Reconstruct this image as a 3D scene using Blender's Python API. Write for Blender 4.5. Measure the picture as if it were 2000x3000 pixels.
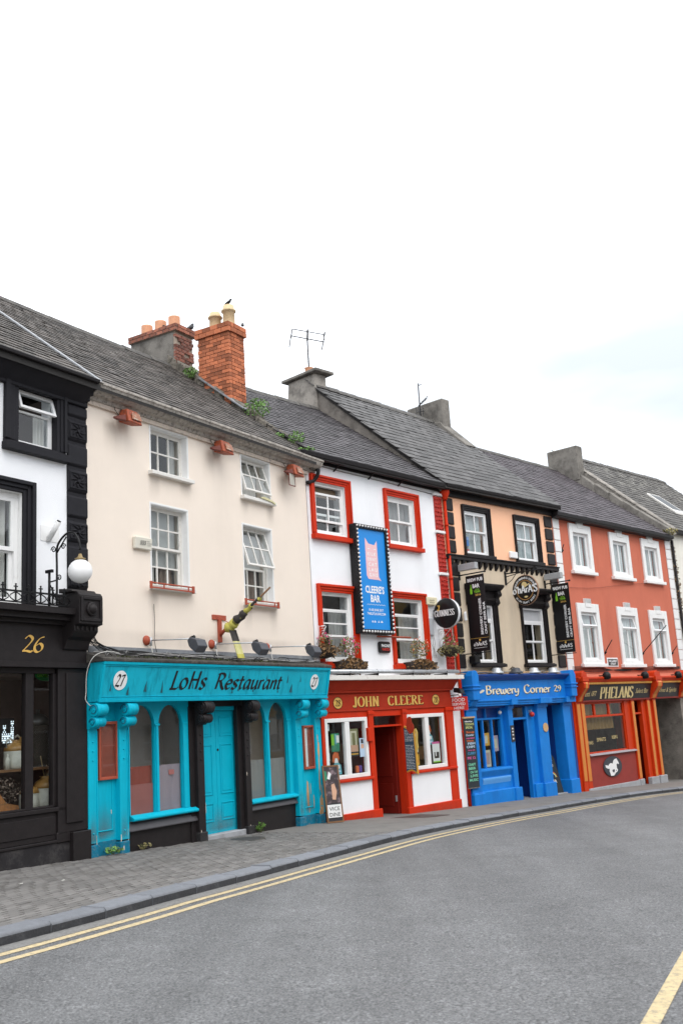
import bpy, bmesh, math, random
from mathutils import Vector, Matrix, Euler
random.seed(7)
for o in list(bpy.data.objects): bpy.data.objects.remove(o)
SC = bpy.context.scene
COL = SC.collection
# ------------------------------------------------------------------ camera
PITCH, ROLL, CAMZ = 0.21057276, -0.06164154, 1.72
F_ = Vector((0, math.cos(PITCH), math.sin(PITCH)))
R0 = Vector((1, 0, 0)); U0 = R0.cross(F_)
R_ = R0*math.cos(ROLL) + U0*math.sin(ROLL)
U_ = -R0*math.sin(ROLL) + U0*math.cos(ROLL)
cd = bpy.data.cameras.new('camera'); cam = bpy.data.objects.new('camera', cd); COL.objects.link(cam)
m = Matrix.Identity(4)
for i in range(3):
    m[i][0] = R_[i]; m[i][1] = U_[i]; m[i][2] = -F_[i]
m[2][3] = CAMZ
cam.matrix_world = m
cd.sensor_fit = 'VERTICAL'; cd.sensor_height = 36.0; cd.sensor_width = 24.0; cd.lens = 35.0145
cd.clip_start = 0.05; cd.clip_end = 2000
cd.dof.use_dof = True; cd.dof.focus_distance = 15.5; cd.dof.aperture_fstop = 3.2
SC.camera = cam
def in_frame(p, marg=0.05):
    d = p - Vector((0, 0, CAMZ)); z = d.dot(F_)
    if z < 0.1: return False
    x = 2917.87*d.dot(R_)/z/1000; y = 2917.87*d.dot(U_)/z/1500
    return abs(x) < 1+marg and abs(y) < 1+marg
# ------------------------------------------------------------------ sky, sun, exposure
SUN_DIR = Vector((0.42, -0.62, 0.95)).normalized()
w = bpy.data.worlds.new('World'); SC.world = w; w.use_nodes = True
nt = w.node_tree; nt.nodes.clear()
N = lambda t: nt.nodes.new(t)
out = N('ShaderNodeOutputWorld'); add = N('ShaderNodeAddShader')
sky = N('ShaderNodeTexSky'); sky.sky_type = 'NISHITA'; sky.sun_disc = False
sky.sun_elevation = math.asin(SUN_DIR.z); sky.sun_rotation = math.atan2(SUN_DIR.x, SUN_DIR.y)
b1 = N('ShaderNodeBackground'); b1.inputs[1].default_value = 0.05
nt.links.new(sky.outputs[0], b1.inputs[0])
tc = N('ShaderNodeTexCoord'); sep = N('ShaderNodeSeparateXYZ'); nt.links.new(tc.outputs['Generated'], sep.inputs[0])
# overcast cloud layer: brightness grows towards the zenith as under a real overcast sky
mr = N('ShaderNodeMapRange'); mr.inputs['From Min'].default_value = 0.0; mr.inputs['From Max'].default_value = 1.0
mr.inputs['To Min'].default_value = 0.86; mr.inputs['To Max'].default_value = 2.9
nt.links.new(sep.outputs['Z'], mr.inputs['Value'])
mp = N('ShaderNodeMapping'); mp.inputs['Scale'].default_value = (1.0, 1.0, 2.6); mp.inputs['Location'].default_value = (0.35, 0.2, 0.1)
nt.links.new(tc.outputs['Generated'], mp.inputs[0])
no = N('ShaderNodeTexNoise'); no.inputs['Scale'].default_value = 1.6; no.inputs['Detail'].default_value = 5; no.inputs['Roughness'].default_value = 0.45
nt.links.new(mp.outputs[0], no.inputs['Vector'])
cr = N('ShaderNodeValToRGB'); cr.color_ramp.elements[0].position = 0.36; cr.color_ramp.elements[1].position = 0.60
cr.color_ramp.elements[0].color = (0.43, 0.445, 0.447, 1); cr.color_ramp.elements[1].color = (1.0, 1.0, 1.0, 1)
nt.links.new(no.outputs[0], cr.inputs[0])
b2 = N('ShaderNodeBackground')
nt.links.new(cr.outputs[0], b2.inputs[0]); nt.links.new(mr.outputs[0], b2.inputs[1])
nt.links.new(b1.outputs[0], add.inputs[0]); nt.links.new(b2.outputs[0], add.inputs[1]); nt.links.new(add.outputs[0], out.inputs[0])
ld = bpy.data.lights.new('sun', 'SUN'); ld.energy = 0.7; ld.angle = math.radians(35); ld.color = (1, 0.95, 0.88)
sun = bpy.data.objects.new('sun', ld); COL.objects.link(sun); sun.rotation_euler = SUN_DIR.to_track_quat('Z', 'Y').to_euler()
SC.view_settings.view_transform = 'Standard'; SC.view_settings.look = 'None'
SC.view_settings.exposure = 0.3; SC.view_settings.gamma = 1.0; SC.view_settings.use_curve_mapping = False
# ------------------------------------------------------------------ materials
MATS = {}
def mat(name, col, rough=0.6, var=0.08, scale=5.0, bump=0.0, bscale=60.0, spec=0.4, metal=0.0, dirt=None, damt=0.5, dscale=1.5, streak=False, rnd=0.0, dlo=0.5, dhi=0.7):
    if name in MATS: return MATS[name]
    mt = bpy.data.materials.new(name); mt.use_nodes = True; t = mt.node_tree; n = t.nodes; L = t.links.new
    p = n['Principled BSDF']; p.inputs['Roughness'].default_value = rough; p.inputs['Metallic'].default_value = metal
    p.inputs['Specular IOR Level'].default_value = spec
    tcx = n.new('ShaderNodeTexCoord')
    nz = n.new('ShaderNodeTexNoise'); nz.inputs['Scale'].default_value = scale; nz.inputs['Detail'].default_value = 6; nz.inputs['Roughness'].default_value = 0.65
    L(tcx.outputs['Object'], nz.inputs['Vector'])
    r = n.new('ShaderNodeMapRange'); r.inputs['From Min'].default_value = 0.25; r.inputs['From Max'].default_value = 0.75
    r.inputs['To Min'].default_value = 1-var; r.inputs['To Max'].default_value = 1+var
    L(nz.outputs[0], r.inputs['Value'])
    fac = r.outputs[0]
    if rnd:
        oi = n.new('ShaderNodeObjectInfo'); ge = n.new('ShaderNodeNewGeometry')
        a = n.new('ShaderNodeMath'); a.operation = 'ADD'; L(oi.outputs['Random'], a.inputs[0]); L(ge.outputs['Random Per Island'], a.inputs[1])
        fr = n.new('ShaderNodeMath'); fr.operation = 'FRACT'; L(a.outputs[0], fr.inputs[0])
        r2 = n.new('ShaderNodeMapRange'); r2.inputs['To Min'].default_value = 1-rnd; r2.inputs['To Max'].default_value = 1+rnd; L(fr.outputs[0], r2.inputs['Value'])
        mm = n.new('ShaderNodeMath'); mm.operation = 'MULTIPLY'; L(fac, mm.inputs[0]); L(r2.outputs[0], mm.inputs[1]); fac = mm.outputs[0]
    mx = n.new('ShaderNodeMix'); mx.data_type = 'RGBA'; mx.blend_type = 'MULTIPLY'; mx.inputs['Factor'].default_value = 1
    mx.inputs['A'].default_value = (*col, 1); cb = n.new('ShaderNodeCombineColor')
    for i in range(3): L(fac, cb.inputs[i])
    L(cb.outputs[0], mx.inputs['B']); res = mx.outputs['Result']
    if dirt:
        mpn = n.new('ShaderNodeMapping'); mpn.inputs['Scale'].default_value = (1, 1, 0.12 if streak else 1); L(tcx.outputs['Object'], mpn.inputs[0])
        nd = n.new('ShaderNodeTexNoise'); nd.inputs['Scale'].default_value = dscale; nd.inputs['Detail'].default_value = 8; nd.inputs['Roughness'].default_value = 0.7
        L(mpn.outputs[0], nd.inputs['Vector'])
        rr = n.new('ShaderNodeMapRange'); rr.inputs['From Min'].default_value = dlo; rr.inputs['From Max'].default_value = dhi; rr.inputs['To Max'].default_value = damt
        L(nd.outputs[0], rr.inputs['Value'])
        m2 = n.new('ShaderNodeMix'); m2.data_type = 'RGBA'; L(rr.outputs[0], m2.inputs['Factor']); L(res, m2.inputs['A']); m2.inputs['B'].default_value = (*dirt, 1); res = m2.outputs['Result']
    L(res, p.inputs['Base Color'])
    if bump:
        nb = n.new('ShaderNodeTexNoise'); nb.inputs['Scale'].default_value = bscale; nb.inputs['Detail'].default_value = 4
        L(tcx.outputs['Object'], nb.inputs['Vector'])
        bp = n.new('ShaderNodeBump'); bp.inputs['Strength'].default_value = bump; bp.inputs['Distance'].default_value = 0.02
        L(nb.outputs[0], bp.inputs['Height']); L(bp.outputs[0], p.inputs['Normal'])
    MATS[name] = mt
    return mt
def glass_mat(name, tint=(0.93, 0.95, 0.95), k=1.0, wob=0.0):
    mt = bpy.data.materials.new(name); mt.use_nodes = True; t = mt.node_tree; n = t.nodes; L = t.links.new
    n.remove(n['Principled BSDF'])
    tr = n.new('ShaderNodeBsdfTransparent'); tr.inputs[0].default_value = (*tint, 1)
    gl = n.new('ShaderNodeBsdfGlossy'); gl.inputs['Roughness'].default_value = 0.015
    fr = n.new('ShaderNodeFresnel'); fr.inputs[0].default_value = 1.5
    ge = n.new('ShaderNodeNewGeometry'); bk = n.new('ShaderNodeMath'); bk.operation = 'MULTIPLY_ADD'; bk.inputs[1].default_value = -k; bk.inputs[2].default_value = k; L(ge.outputs['Backfacing'], bk.inputs[0])
    mu = n.new('ShaderNodeMath'); mu.operation = 'MULTIPLY'; L(fr.outputs[0], mu.inputs[0]); L(bk.outputs[0], mu.inputs[1])
    mx = n.new('ShaderNodeMixShader'); L(mu.outputs[0], mx.inputs[0]); L(tr.outputs[0], mx.inputs[1]); L(gl.outputs[0], mx.inputs[2])
    L(mx.outputs[0], n['Material Output'].inputs[0])
    MATS[name] = mt; return mt
def translucent(name, col, alpha):
    mt = bpy.data.materials.new(name); mt.use_nodes = True; t = mt.node_tree; n = t.nodes; L = t.links.new
    p = n['Principled BSDF']; p.inputs['Base Color'].default_value = (*col, 1); p.inputs['Roughness'].default_value = 0.8
    tr = n.new('ShaderNodeBsdfTransparent'); mx = n.new('ShaderNodeMixShader'); mx.inputs[0].default_value = alpha
    L(tr.outputs[0], mx.inputs[1]); L(p.outputs[0], mx.inputs[2]); L(mx.outputs[0], n['Material Output'].inputs[0])
    MATS[name] = mt; return mt
GLASS = glass_mat('window_glass', k=1.5)
SHOPGLASS = glass_mat('shop_glass', k=1.0)
CREAM = mat('cream_render', (0.83, 0.73, 0.63), 0.85, 0.035, 1.2, 0.25, 90, dirt=(0.45, 0.38, 0.32), damt=0.14, dscale=0.9, streak=True, dlo=0.52, dhi=0.8)
WHITEW = mat('white_render', (0.86, 0.87, 0.89), 0.8, 0.03, 1.5, 0.3, 80, dirt=(0.5, 0.5, 0.5), damt=0.25, dscale=0.8, streak=True, dlo=0.55, dhi=0.8)
WHITEP = mat('white_paint', (0.80, 0.80, 0.79), 0.45, 0.04, 6, 0.05, 60, dirt=(0.42, 0.38, 0.34), damt=0.4, dscale=5, dlo=0.58, dhi=0.8)
OLDWHITE = mat('aged_white_paint', (0.72, 0.70, 0.66), 0.6, 0.08, 9, 0.1, 60, dirt=(0.25, 0.20, 0.16), damt=0.6, dscale=9, dlo=0.56, dhi=0.75)
UPVC = mat('white_plastic', (0.80, 0.80, 0.80), 0.3, 0.02)
BLACKP = mat('black_paint', (0.0175, 0.0145, 0.0150), 0.5, 0.2, 8, 0.1, 50, spec=0.22)
CHARC = mat('charcoal_paint', (0.018, 0.0175, 0.021), 0.6, 0.15, 6, 0.12, 50, spec=0.15)
DKGREY = mat('dark_grey_render', (0.030, 0.028, 0.030), 0.7, 0.25, 4, 0.2, 40, spec=0.1, dirt=(0.09, 0.085, 0.08), damt=0.5, dscale=4)
TEAL = mat('teal_paint', (0.001, 0.43, 0.59), 0.5, 0.07, 3, 0.06, 40, spec=0.15, dirt=(0.002, 0.29, 0.41), damt=0.45, dscale=4, streak=True)
TEALF = mat('weathered_teal_paint', (0.006, 0.43, 0.58), 0.55, 0.08, 3, 0.05, 40, spec=0.18, dirt=(0.002, 0.27, 0.38), damt=0.8, dscale=6, dlo=0.5, dhi=0.62, streak=True)
TEALB = mat('grime_and_shade_teal', (0.006, 0.16, 0.26), 0.7, 0.2, 14, 0.3, 40, spec=0.2, dirt=(0.20, 0.20, 0.19), damt=0.6, dscale=16, dlo=0.52, dhi=0.68)  # grime on the plinths; also the painted shade lines of the volutes
RED = mat('red_paint', (0.56, 0.032, 0.007), 0.5, 0.07, 4, 0.08, 40, spec=0.15, dirt=(0.34, 0.022, 0.01), damt=0.5, dscale=3, streak=True)
REDV = mat('red_vermiculated_stone', (0.42, 0.022, 0.012), 0.5, 0.3, 18, 0.9, 26, spec=0.4)
REDC = mat('red_cornice_paint', (0.38, 0.034, 0.015), 0.65, 0.1, 4, 0.1, 40, spec=0.1)
DKRED = mat('dark_red_paint', (0.17, 0.012, 0.007), 0.5, 0.1, 5, 0.05, 40, spec=0.2)
RUST = mat('rust_red_paint', (0.36, 0.075, 0.040), 0.6, 0.15, 8, 0.1, 40, spec=0.3)
RUSTD = mat('rust_board', (0.26, 0.050, 0.025), 0.4, 0.25, 5, 0.05, 40, spec=0.4)
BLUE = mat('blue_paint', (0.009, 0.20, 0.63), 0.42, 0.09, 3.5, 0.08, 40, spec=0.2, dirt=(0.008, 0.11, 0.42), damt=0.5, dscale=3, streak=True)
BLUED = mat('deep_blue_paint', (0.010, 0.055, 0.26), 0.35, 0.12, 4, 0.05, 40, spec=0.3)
BLUEL = mat('pale_blue_paint', (0.10, 0.34, 0.72), 0.5, 0.06, 4, 0.05, 40)
PEACH = mat('peach_render', (0.98, 0.55, 0.345), 0.8, 0.03, 2, 0.2, 80, dirt=(0.75, 0.40, 0.24), damt=0.2, dscale=1.2, streak=True)
BEIGE = mat('beige_render', (0.63, 0.52, 0.385), 0.8, 0.06, 2, 0.2, 80, dirt=(0.40, 0.33, 0.25), damt=0.4, dscale=1.2, streak=True)
TERRA = mat('terracotta_render', (0.57, 0.155, 0.092), 0.85, 0.06, 1.5, 0.25, 90, dirt=(0.44, 0.10, 0.06), damt=0.4, dscale=1.2, streak=True)
IVORY = mat('ivory_render', (0.78, 0.76, 0.68), 0.85, 0.05, 2, 0.2, 80, dirt=(0.4, 0.38, 0.33), damt=0.4, dscale=1.5, streak=True)
ORANGE = mat('orange_red_paint', (0.54, 0.040, 0.006), 0.45, 0.08, 4, 0.05, 40, spec=0.18)
AMBER = mat('amber_paint', (0.62, 0.21, 0.035), 0.5, 0.07, 6, 0.05, 40)
MAROON = mat('maroon_paint', (0.27, 0.030, 0.022), 0.6, 0.12, 4, 0.1, 40)
SIGNBLK = mat('black_sign_board', (0.011, 0.010, 0.011), 0.35, 0.15, 8, spec=0.25)
SIGNGRY = mat('slate_grey_sign_board', (0.028, 0.026, 0.028), 0.35, 0.15, 8, spec=0.25)
GOLD = mat('gold_leaf_paint', (0.72, 0.44, 0.10), 0.4, 0.12, 20, spec=0.5)
PALEGOLD = mat('pale_gold_paint', (0.70, 0.55, 0.26), 0.5, 0.1, 20)
LETW = mat('white_lettering', (0.82, 0.82, 0.82), 0.5, 0.02)
LETC = mat('cream_lettering', (0.80, 0.72, 0.52), 0.5, 0.04, 20)
LETK = mat('black_lettering', (0.004, 0.004, 0.006), 0.5, 0.2, 20)
PSHADE = mat('dark_letter_shade', (0.05, 0.008, 0.006), 0.6)
PBLUE = mat('poster_blue', (0.006, 0.24, 0.68), 0.4, 0.04, 2)
PPINK = mat('poster_pink', (0.80, 0.50, 0.52), 0.5, 0.03)
PGREEN = mat('sign_green', (0.22, 0.55, 0.03), 0.5)
BULB = mat('bulb_glass', (0.78, 0.77, 0.75), 0.12, 0.03, spec=0.8)
GLOBE = mat('opal_globe', (0.86, 0.86, 0.86), 0.25, 0.01, spec=0.5)
IRON = mat('black_iron', (0.009, 0.009, 0.010), 0.45, 0.2, 20, spec=0.25)
GALV = mat('galvanised_steel', (0.52, 0.54, 0.56), 0.4, 0.15, 12, metal=0.5, dirt=(0.3, 0.31, 0.32), damt=0.5, dscale=4)
LAMPGR = mat('grey_lamp_casing', (0.060, 0.064, 0.075), 0.45, 0.12, 10)
LEAD = mat('lead_sheet', (0.17, 0.18, 0.195), 0.55, 0.2, 7, 0.15, 20, dirt=(0.30, 0.30, 0.29), damt=0.6, dscale=6)
LEADL = mat('pale_lead_flashing', (0.27, 0.28, 0.295), 0.5, 0.25, 9, 0.2, 30)
FELT = mat('mossy_roofing_felt', (0.06, 0.055, 0.05), 0.9, 0.4, 9, 0.6, 30, dirt=(0.16, 0.15, 0.12), damt=0.7, dscale=7)
SLATE = mat('roof_slate', (0.080, 0.070, 0.064), 0.7, 0.4, 3.5, 0.45, 30, spec=0.25, rnd=0.62, dirt=(0.20, 0.19, 0.165), damt=0.75, dscale=13, dlo=0.52, dhi=0.64)
SLATEB = mat('blue_grey_roof_slate', (0.066, 0.060, 0.064), 0.6, 0.25, 3.5, 0.3, 30, spec=0.35, rnd=0.45, dirt=(0.028, 0.026, 0.022), damt=0.6, dscale=5)
SLATEG = mat('grey_roof_slate', (0.085, 0.081, 0.080), 0.6, 0.2, 2.5, 0.25, 30, spec=0.35, rnd=0.32, dirt=(0.06, 0.058, 0.05), damt=0.6, dscale=6)
SLATEP = mat('purple_grey_roof_slate', (0.072, 0.061, 0.068), 0.6, 0.2, 2.5, 0.25, 30, spec=0.35, rnd=0.3)
SLATEL = mat('lichen_roof_slate', (0.085, 0.078, 0.072), 0.7, 0.35, 3, 0.3, 30, rnd=0.3, dirt=(0.36, 0.35, 0.31), damt=0.8, dscale=3.5, dlo=0.5, dhi=0.68)
ROOFDK = mat('roof_underlay', (0.03, 0.028, 0.027), 0.9, 0.2)
RIDGE = mat('ridge_tile', (0.085, 0.08, 0.075), 0.8, 0.3, 7, 0.3, 30, dirt=(0.2, 0.19, 0.16), damt=0.6, dscale=6)
GUTST = mat('lichened_gutter', (0.40, 0.365, 0.325), 0.85, 0.35, 14, 0.4, 40, dirt=(0.075, 0.066, 0.058), damt=0.7, dscale=15, dlo=0.5, dhi=0.64)
GUTBK = mat('black_gutter', (0.014, 0.012, 0.013), 0.5, 0.2, 8, spec=0.2)
CONC = mat('weathered_concrete', (0.20, 0.185, 0.165), 0.9, 0.2, 3, 0.4, 40, dirt=(0.075, 0.068, 0.06), damt=0.85, dscale=2.2, dlo=0.45, dhi=0.65)
CONCP = mat('pale_old_render', (0.30, 0.275, 0.245), 0.9, 0.15, 3, 0.4, 40, dirt=(0.11, 0.10, 0.09), damt=0.85, dscale=2.5, dlo=0.45, dhi=0.65)
RUBBLE = mat('mossy_rubble_mortar', (0.17, 0.15, 0.125), 0.95, 0.4, 9, 0.9, 25, dirt=(0.05, 0.045, 0.035), damt=0.9, dscale=8, dlo=0.45, dhi=0.6)
BRICK = mat('red_brick', (0.43, 0.135, 0.06), 0.85, 0.2, 8, 0.5, 40, rnd=0.42, dirt=(0.22, 0.10, 0.07), damt=0.6, dscale=14)
BRICKO = mat('old_brick', (0.22, 0.08, 0.055), 0.9, 0.3, 8, 0.5, 40, rnd=0.5, dirt=(0.24, 0.22, 0.20), damt=0.9, dscale=5, dlo=0.45, dhi=0.6)
MORTAR = mat('lime_mortar', (0.33, 0.27, 0.22), 0.95, 0.2, 10, 0.4, 40)
POTT = mat('terracotta_pot', (0.62, 0.31, 0.18), 0.8, 0.15, 8, 0.2, 40)
POTY = mat('buff_pot', (0.58, 0.44, 0.26), 0.8, 0.15, 8, 0.2, 40)
STONEG = mat('grey_limestone', (0.34, 0.35, 0.37), 0.8, 0.15, 6, 0.3, 50, dirt=(0.2, 0.2, 0.2), damt=0.5, dscale=4)
STONEM = mat('mottled_stone', (0.22, 0.20, 0.175), 0.9, 0.35, 3, 0.6, 20, dirt=(0.07, 0.06, 0.055), damt=0.8, dscale=2)
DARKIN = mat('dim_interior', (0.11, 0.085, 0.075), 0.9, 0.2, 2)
CURT = mat('white_net_curtain', (0.62, 0.60, 0.57), 0.9, 0.1, 3)
BLIND = mat('grey_roller_blind', (0.40, 0.40, 0.39), 0.9, 0.05, 2)
PAPER = mat('white_paper', (0.75, 0.75, 0.74), 0.8, 0.03)
FILMG = translucent('grey_window_film', (0.28, 0.29, 0.29), 0.75)
FILMM = translucent('mauve_window_film', (0.40, 0.32, 0.36), 0.8)
LEAF = mat('green_leaf', (0.12, 0.24, 0.05), 0.6, 0.3, 20, rnd=0.45)
LEAFB = mat('autumn_leaf', (0.20, 0.115, 0.05), 0.7, 0.3, 20, rnd=0.5)
LEAFO = mat('olive_leaf', (0.24, 0.21, 0.09), 0.7, 0.3, 20, rnd=0.5)
PETAL = mat('pink_petal', (0.70, 0.08, 0.22), 0.6, 0.2, 20, rnd=0.3)
PETALS = mat('salmon_petal', (0.80, 0.25, 0.16), 0.6, 0.2, 20, rnd=0.3)
STEM = mat('plant_stem', (0.10, 0.11, 0.04), 0.8)
CROW = mat('black_feathers', (0.012, 0.012, 0.014), 0.6)
WOOD = mat('brown_wood', (0.20, 0.10, 0.045), 0.6, 0.2, 8)
BAREW = mat('bare_wood', (0.58, 0.36, 0.17), 0.8, 0.15, 10, dirt=(0.35, 0.25, 0.16), damt=0.6, dscale=14)
BAREP = mat('bare_plaster', (0.62, 0.55, 0.46), 0.85, 0.15, 14)
def stain_mat(flip=False):
    mt = bpy.data.materials.new('splash_shading' if flip else 'soot_stain'); mt.use_nodes = True; t = mt.node_tree; n = t.nodes; L = t.links.new
    p = n['Principled BSDF']; p.inputs['Base Color'].default_value = (0.16, 0.135, 0.115, 1); p.inputs['Roughness'].default_value = 0.9; p.inputs['Specular IOR Level'].default_value = 0
    tc = n.new('ShaderNodeTexCoord'); sp = n.new('ShaderNodeSeparateXYZ'); L(tc.outputs['Generated'], sp.inputs[0])
    def M(op, a, b=None):
        q = n.new('ShaderNodeMath'); q.operation = op
        for i, v in enumerate((a, b)):
            if v is None: continue
            if isinstance(v, (int, float)): q.inputs[i].default_value = v
            else: L(v, q.inputs[i])
        return q.outputs[0]
    x = M('SUBTRACT', sp.outputs['X'], 0.5); fx = M('SUBTRACT', 1.0, M('MULTIPLY', M('MULTIPLY', x, x), 4.0))
    z = M('SUBTRACT', 1.0, sp.outputs['Z']) if flip else sp.outputs['Z']; fz = M('MULTIPLY', M('POWER', z, 1.3), M('MINIMUM', M('MULTIPLY', M('SUBTRACT', 1.0, z), 6.0), 1.0))
    nz = n.new('ShaderNodeTexNoise'); nz.inputs['Scale'].default_value = 5; nz.inputs['Detail'].default_value = 6; mp = n.new('ShaderNodeMapping'); mp.inputs['Scale'].default_value = (1, 1, .25); L(tc.outputs['Object'], mp.inputs[0]); L(mp.outputs[0], nz.inputs['Vector'])
    al = M('MULTIPLY', M('MULTIPLY', fx, fz), M('MULTIPLY', nz.outputs[0], 1.0 if flip else 0.42))
    tr = n.new('ShaderNodeBsdfTransparent'); mx = n.new('ShaderNodeMixShader'); L(al, mx.inputs[0]); L(tr.outputs[0], mx.inputs[1]); L(p.outputs[0], mx.inputs[2]); L(mx.outputs[0], n['Material Output'].inputs[0])
    return mt
STAIN = stain_mat(); SPLASHSHADE = stain_mat(True)  # flipped version: splash dirt doubling as painted shading at wall bases
CHALK = mat('chalkboard', (0.022, 0.030, 0.036), 0.7, 0.2, 5)
# ------------------------------------------------------------------ mesh helpers
class MB:
    def __init__(s): s.v = []; s.f = []; s.sm = []; s.xf = None
    def P(s, p): s.v.append(tuple(p)); return len(s.v)-1
    def face(s, pts, smooth=False):
        s.f.append([s.P(p) for p in pts]); s.sm.append(smooth); return s
    def box(s, x0, x1, y0, y1, z0, z1):
        i = [s.P(p) for p in ((x0,y0,z0),(x1,y0,z0),(x1,y1,z0),(x0,y1,z0),(x0,y0,z1),(x1,y0,z1),(x1,y1,z1),(x0,y1,z1))]
        for q in ((3,2,1,0),(4,5,6,7),(0,1,5,4),(1,2,6,5),(2,3,7,6),(3,0,4,7)): s.f.append([i[k] for k in q]); s.sm.append(False)
        return s
    def hexa(s, p):   # 8 points, same order as box
        i = [s.P(q) for q in p]
        for q in ((3,2,1,0),(4,5,6,7),(0,1,5,4),(1,2,6,5),(2,3,7,6),(3,0,4,7)): s.f.append([i[k] for k in q]); s.sm.append(False)
        return s
    def prism(s, pts, y0, y1):  # outline in (x,z), anticlockwise seen from the street; y0 is the front
        a = [s.P((x, y0, z)) for x, z in pts]; b = [s.P((x, y1, z)) for x, z in pts]; n = len(pts)
        s.f.append(a); s.sm.append(False); s.f.append(b[::-1]); s.sm.append(False)
        for k in range(n): s.f.append([a[(k+1) % n], a[k], b[k], b[(k+1) % n]]); s.sm.append(False)
        return s
    def prof(s, pts, x0, x1):   # profile in (y,z) run along x
        a = [s.P((x0, y, z)) for y, z in pts]; b = [s.P((x1, y, z)) for y, z in pts]; n = len(pts)
        s.f.append(a); s.sm.append(False); s.f.append(b[::-1]); s.sm.append(False)
        for k in range(n): s.f.append([a[(k+1) % n], a[k], b[k], b[(k+1) % n]]); s.sm.append(False)
        return s
    def tube(s, pts, r, n=6, cap=True):
        pts = [Vector(p) for p in pts]; rings = []
        rr = r if isinstance(r, (list, tuple)) else [r]*len(pts)
        up = Vector((0, 0, 1))
        for k, p in enumerate(pts):
            d = (pts[min(k+1, len(pts)-1)]-pts[max(k-1, 0)])
            if d.length < 1e-9: d = Vector((0, 0, 1))
            d.normalize()
            a = up.cross(d)
            if a.length < 0.05: a = Vector((1, 0, 0)).cross(d)
            a.normalize(); b = d.cross(a)
            rings.append([s.P(p+(a*math.cos(2*math.pi*j/n)+b*math.sin(2*math.pi*j/n))*rr[k]) for j in range(n)])
        for k in range(len(rings)-1):
            for j in range(n):
                s.f.append([rings[k][j], rings[k][(j+1) % n], rings[k+1][(j+1) % n], rings[k+1][j]]); s.sm.append(n > 4)
        if cap:
            s.f.append(rings[0][::-1]); s.sm.append(False); s.f.append(rings[-1]); s.sm.append(False)
        return s
    def lathe(s, prof, c, n=16, axis='z'):
        rings = []
        for r, h in prof:
            ring = []
            for j in range(n):
                t = 2*math.pi*j/n; a, b = r*math.cos(t), r*math.sin(t)
                q = (a, b, h) if axis == 'z' else ((a, h, -b) if axis == 'y' else (h, a, b))
                ring.append(s.P((c[0]+q[0], c[1]+q[1], c[2]+q[2])))
            rings.append(ring)
        for k in range(len(rings)-1):
            for j in range(n):
                s.f.append([rings[k][j], rings[k][(j+1) % n], rings[k+1][(j+1) % n], rings[k+1][j]]); s.sm.append(True)
        s.f.append(rings[0][::-1]); s.sm.append(False); s.f.append(rings[-1]); s.sm.append(False)
        return s
    def ball(s, c, r, n=12, sq=1.0):
        k = max(4, n//2)
        return s.lathe([(r*max(0.02, math.sin(math.pi*i/k)), -r*sq*math.cos(math.pi*i/k)) for i in range(k+1)], c, n)
    def mesh(s, name):
        me = bpy.data.meshes.new(name)
        v = s.v if s.xf is None else [tuple(s.xf(Vector(p))) for p in s.v]
        me.from_pydata(v, [], s.f); me.polygons.foreach_set('use_smooth', s.sm); me.update()
        return me
def obj(name, mb, mt, parent=None, bev=0.0, kind=None, label=None, loc=None, rot=None):
    me = mb.mesh(name) if isinstance(mb, MB) else mb
    if not me.materials: me.materials.append(mt)
    o = bpy.data.objects.new(name, me); COL.objects.link(o)
    if parent is not None: o.parent = parent
    if loc is not None: o.location = loc
    if rot is not None: o.rotation_euler = rot
    if bev:
        b = o.modifiers.new('bevel', 'BEVEL'); b.width = bev; b.segments = 1; b.limit_method = 'ANGLE'; b.angle_limit = 0.7
    if kind: o['kind'] = kind
    if label: o['label'] = label
    return o
def tag(o, label, cat, group=None):
    o['label'] = label; o['category'] = cat
    if group: o['group'] = group
    return o
def empty(name, loc, rz=0.0):
    o = bpy.data.objects.new(name, None); o.empty_display_size = 0.2; COL.objects.link(o)
    o.location = loc; o.rotation_euler = (0, 0, rz); return o
class Frame:      # the plane of a house front: x along the front, y into the house, z up
    def __init__(s, O, az): s.O = Vector(O); s.az = az; s.rz = math.pi/2-az; s.u = Vector((math.sin(az), math.cos(az), 0)); s.n = Vector((-math.cos(az), math.sin(az), 0))
    def w(s, u, y, z): return s.O+s.u*u+s.n*y+Vector((0, 0, z))
F27 = Frame((-4.17208, 15.67953, 0), 0.53880845)
F28 = Frame((-0.72396, 21.44745, 0), 0.70333231)
F29 = Frame((2.60687, 25.37531, 0), 0.7689)
F30 = Frame((6.22266, 29.11242, 0), 0.7455)
F31 = Frame(F30.w(7.72, 0, 0), 0.7455)
def thing(name, fr, u, y, z, label, cat, group=None, turn=0.0):
    return tag(empty(name, fr.w(u, y, z), fr.rz+turn), label, cat, group)
PERP = -math.pi/2     # signs that stick out of a front and face along the street
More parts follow.
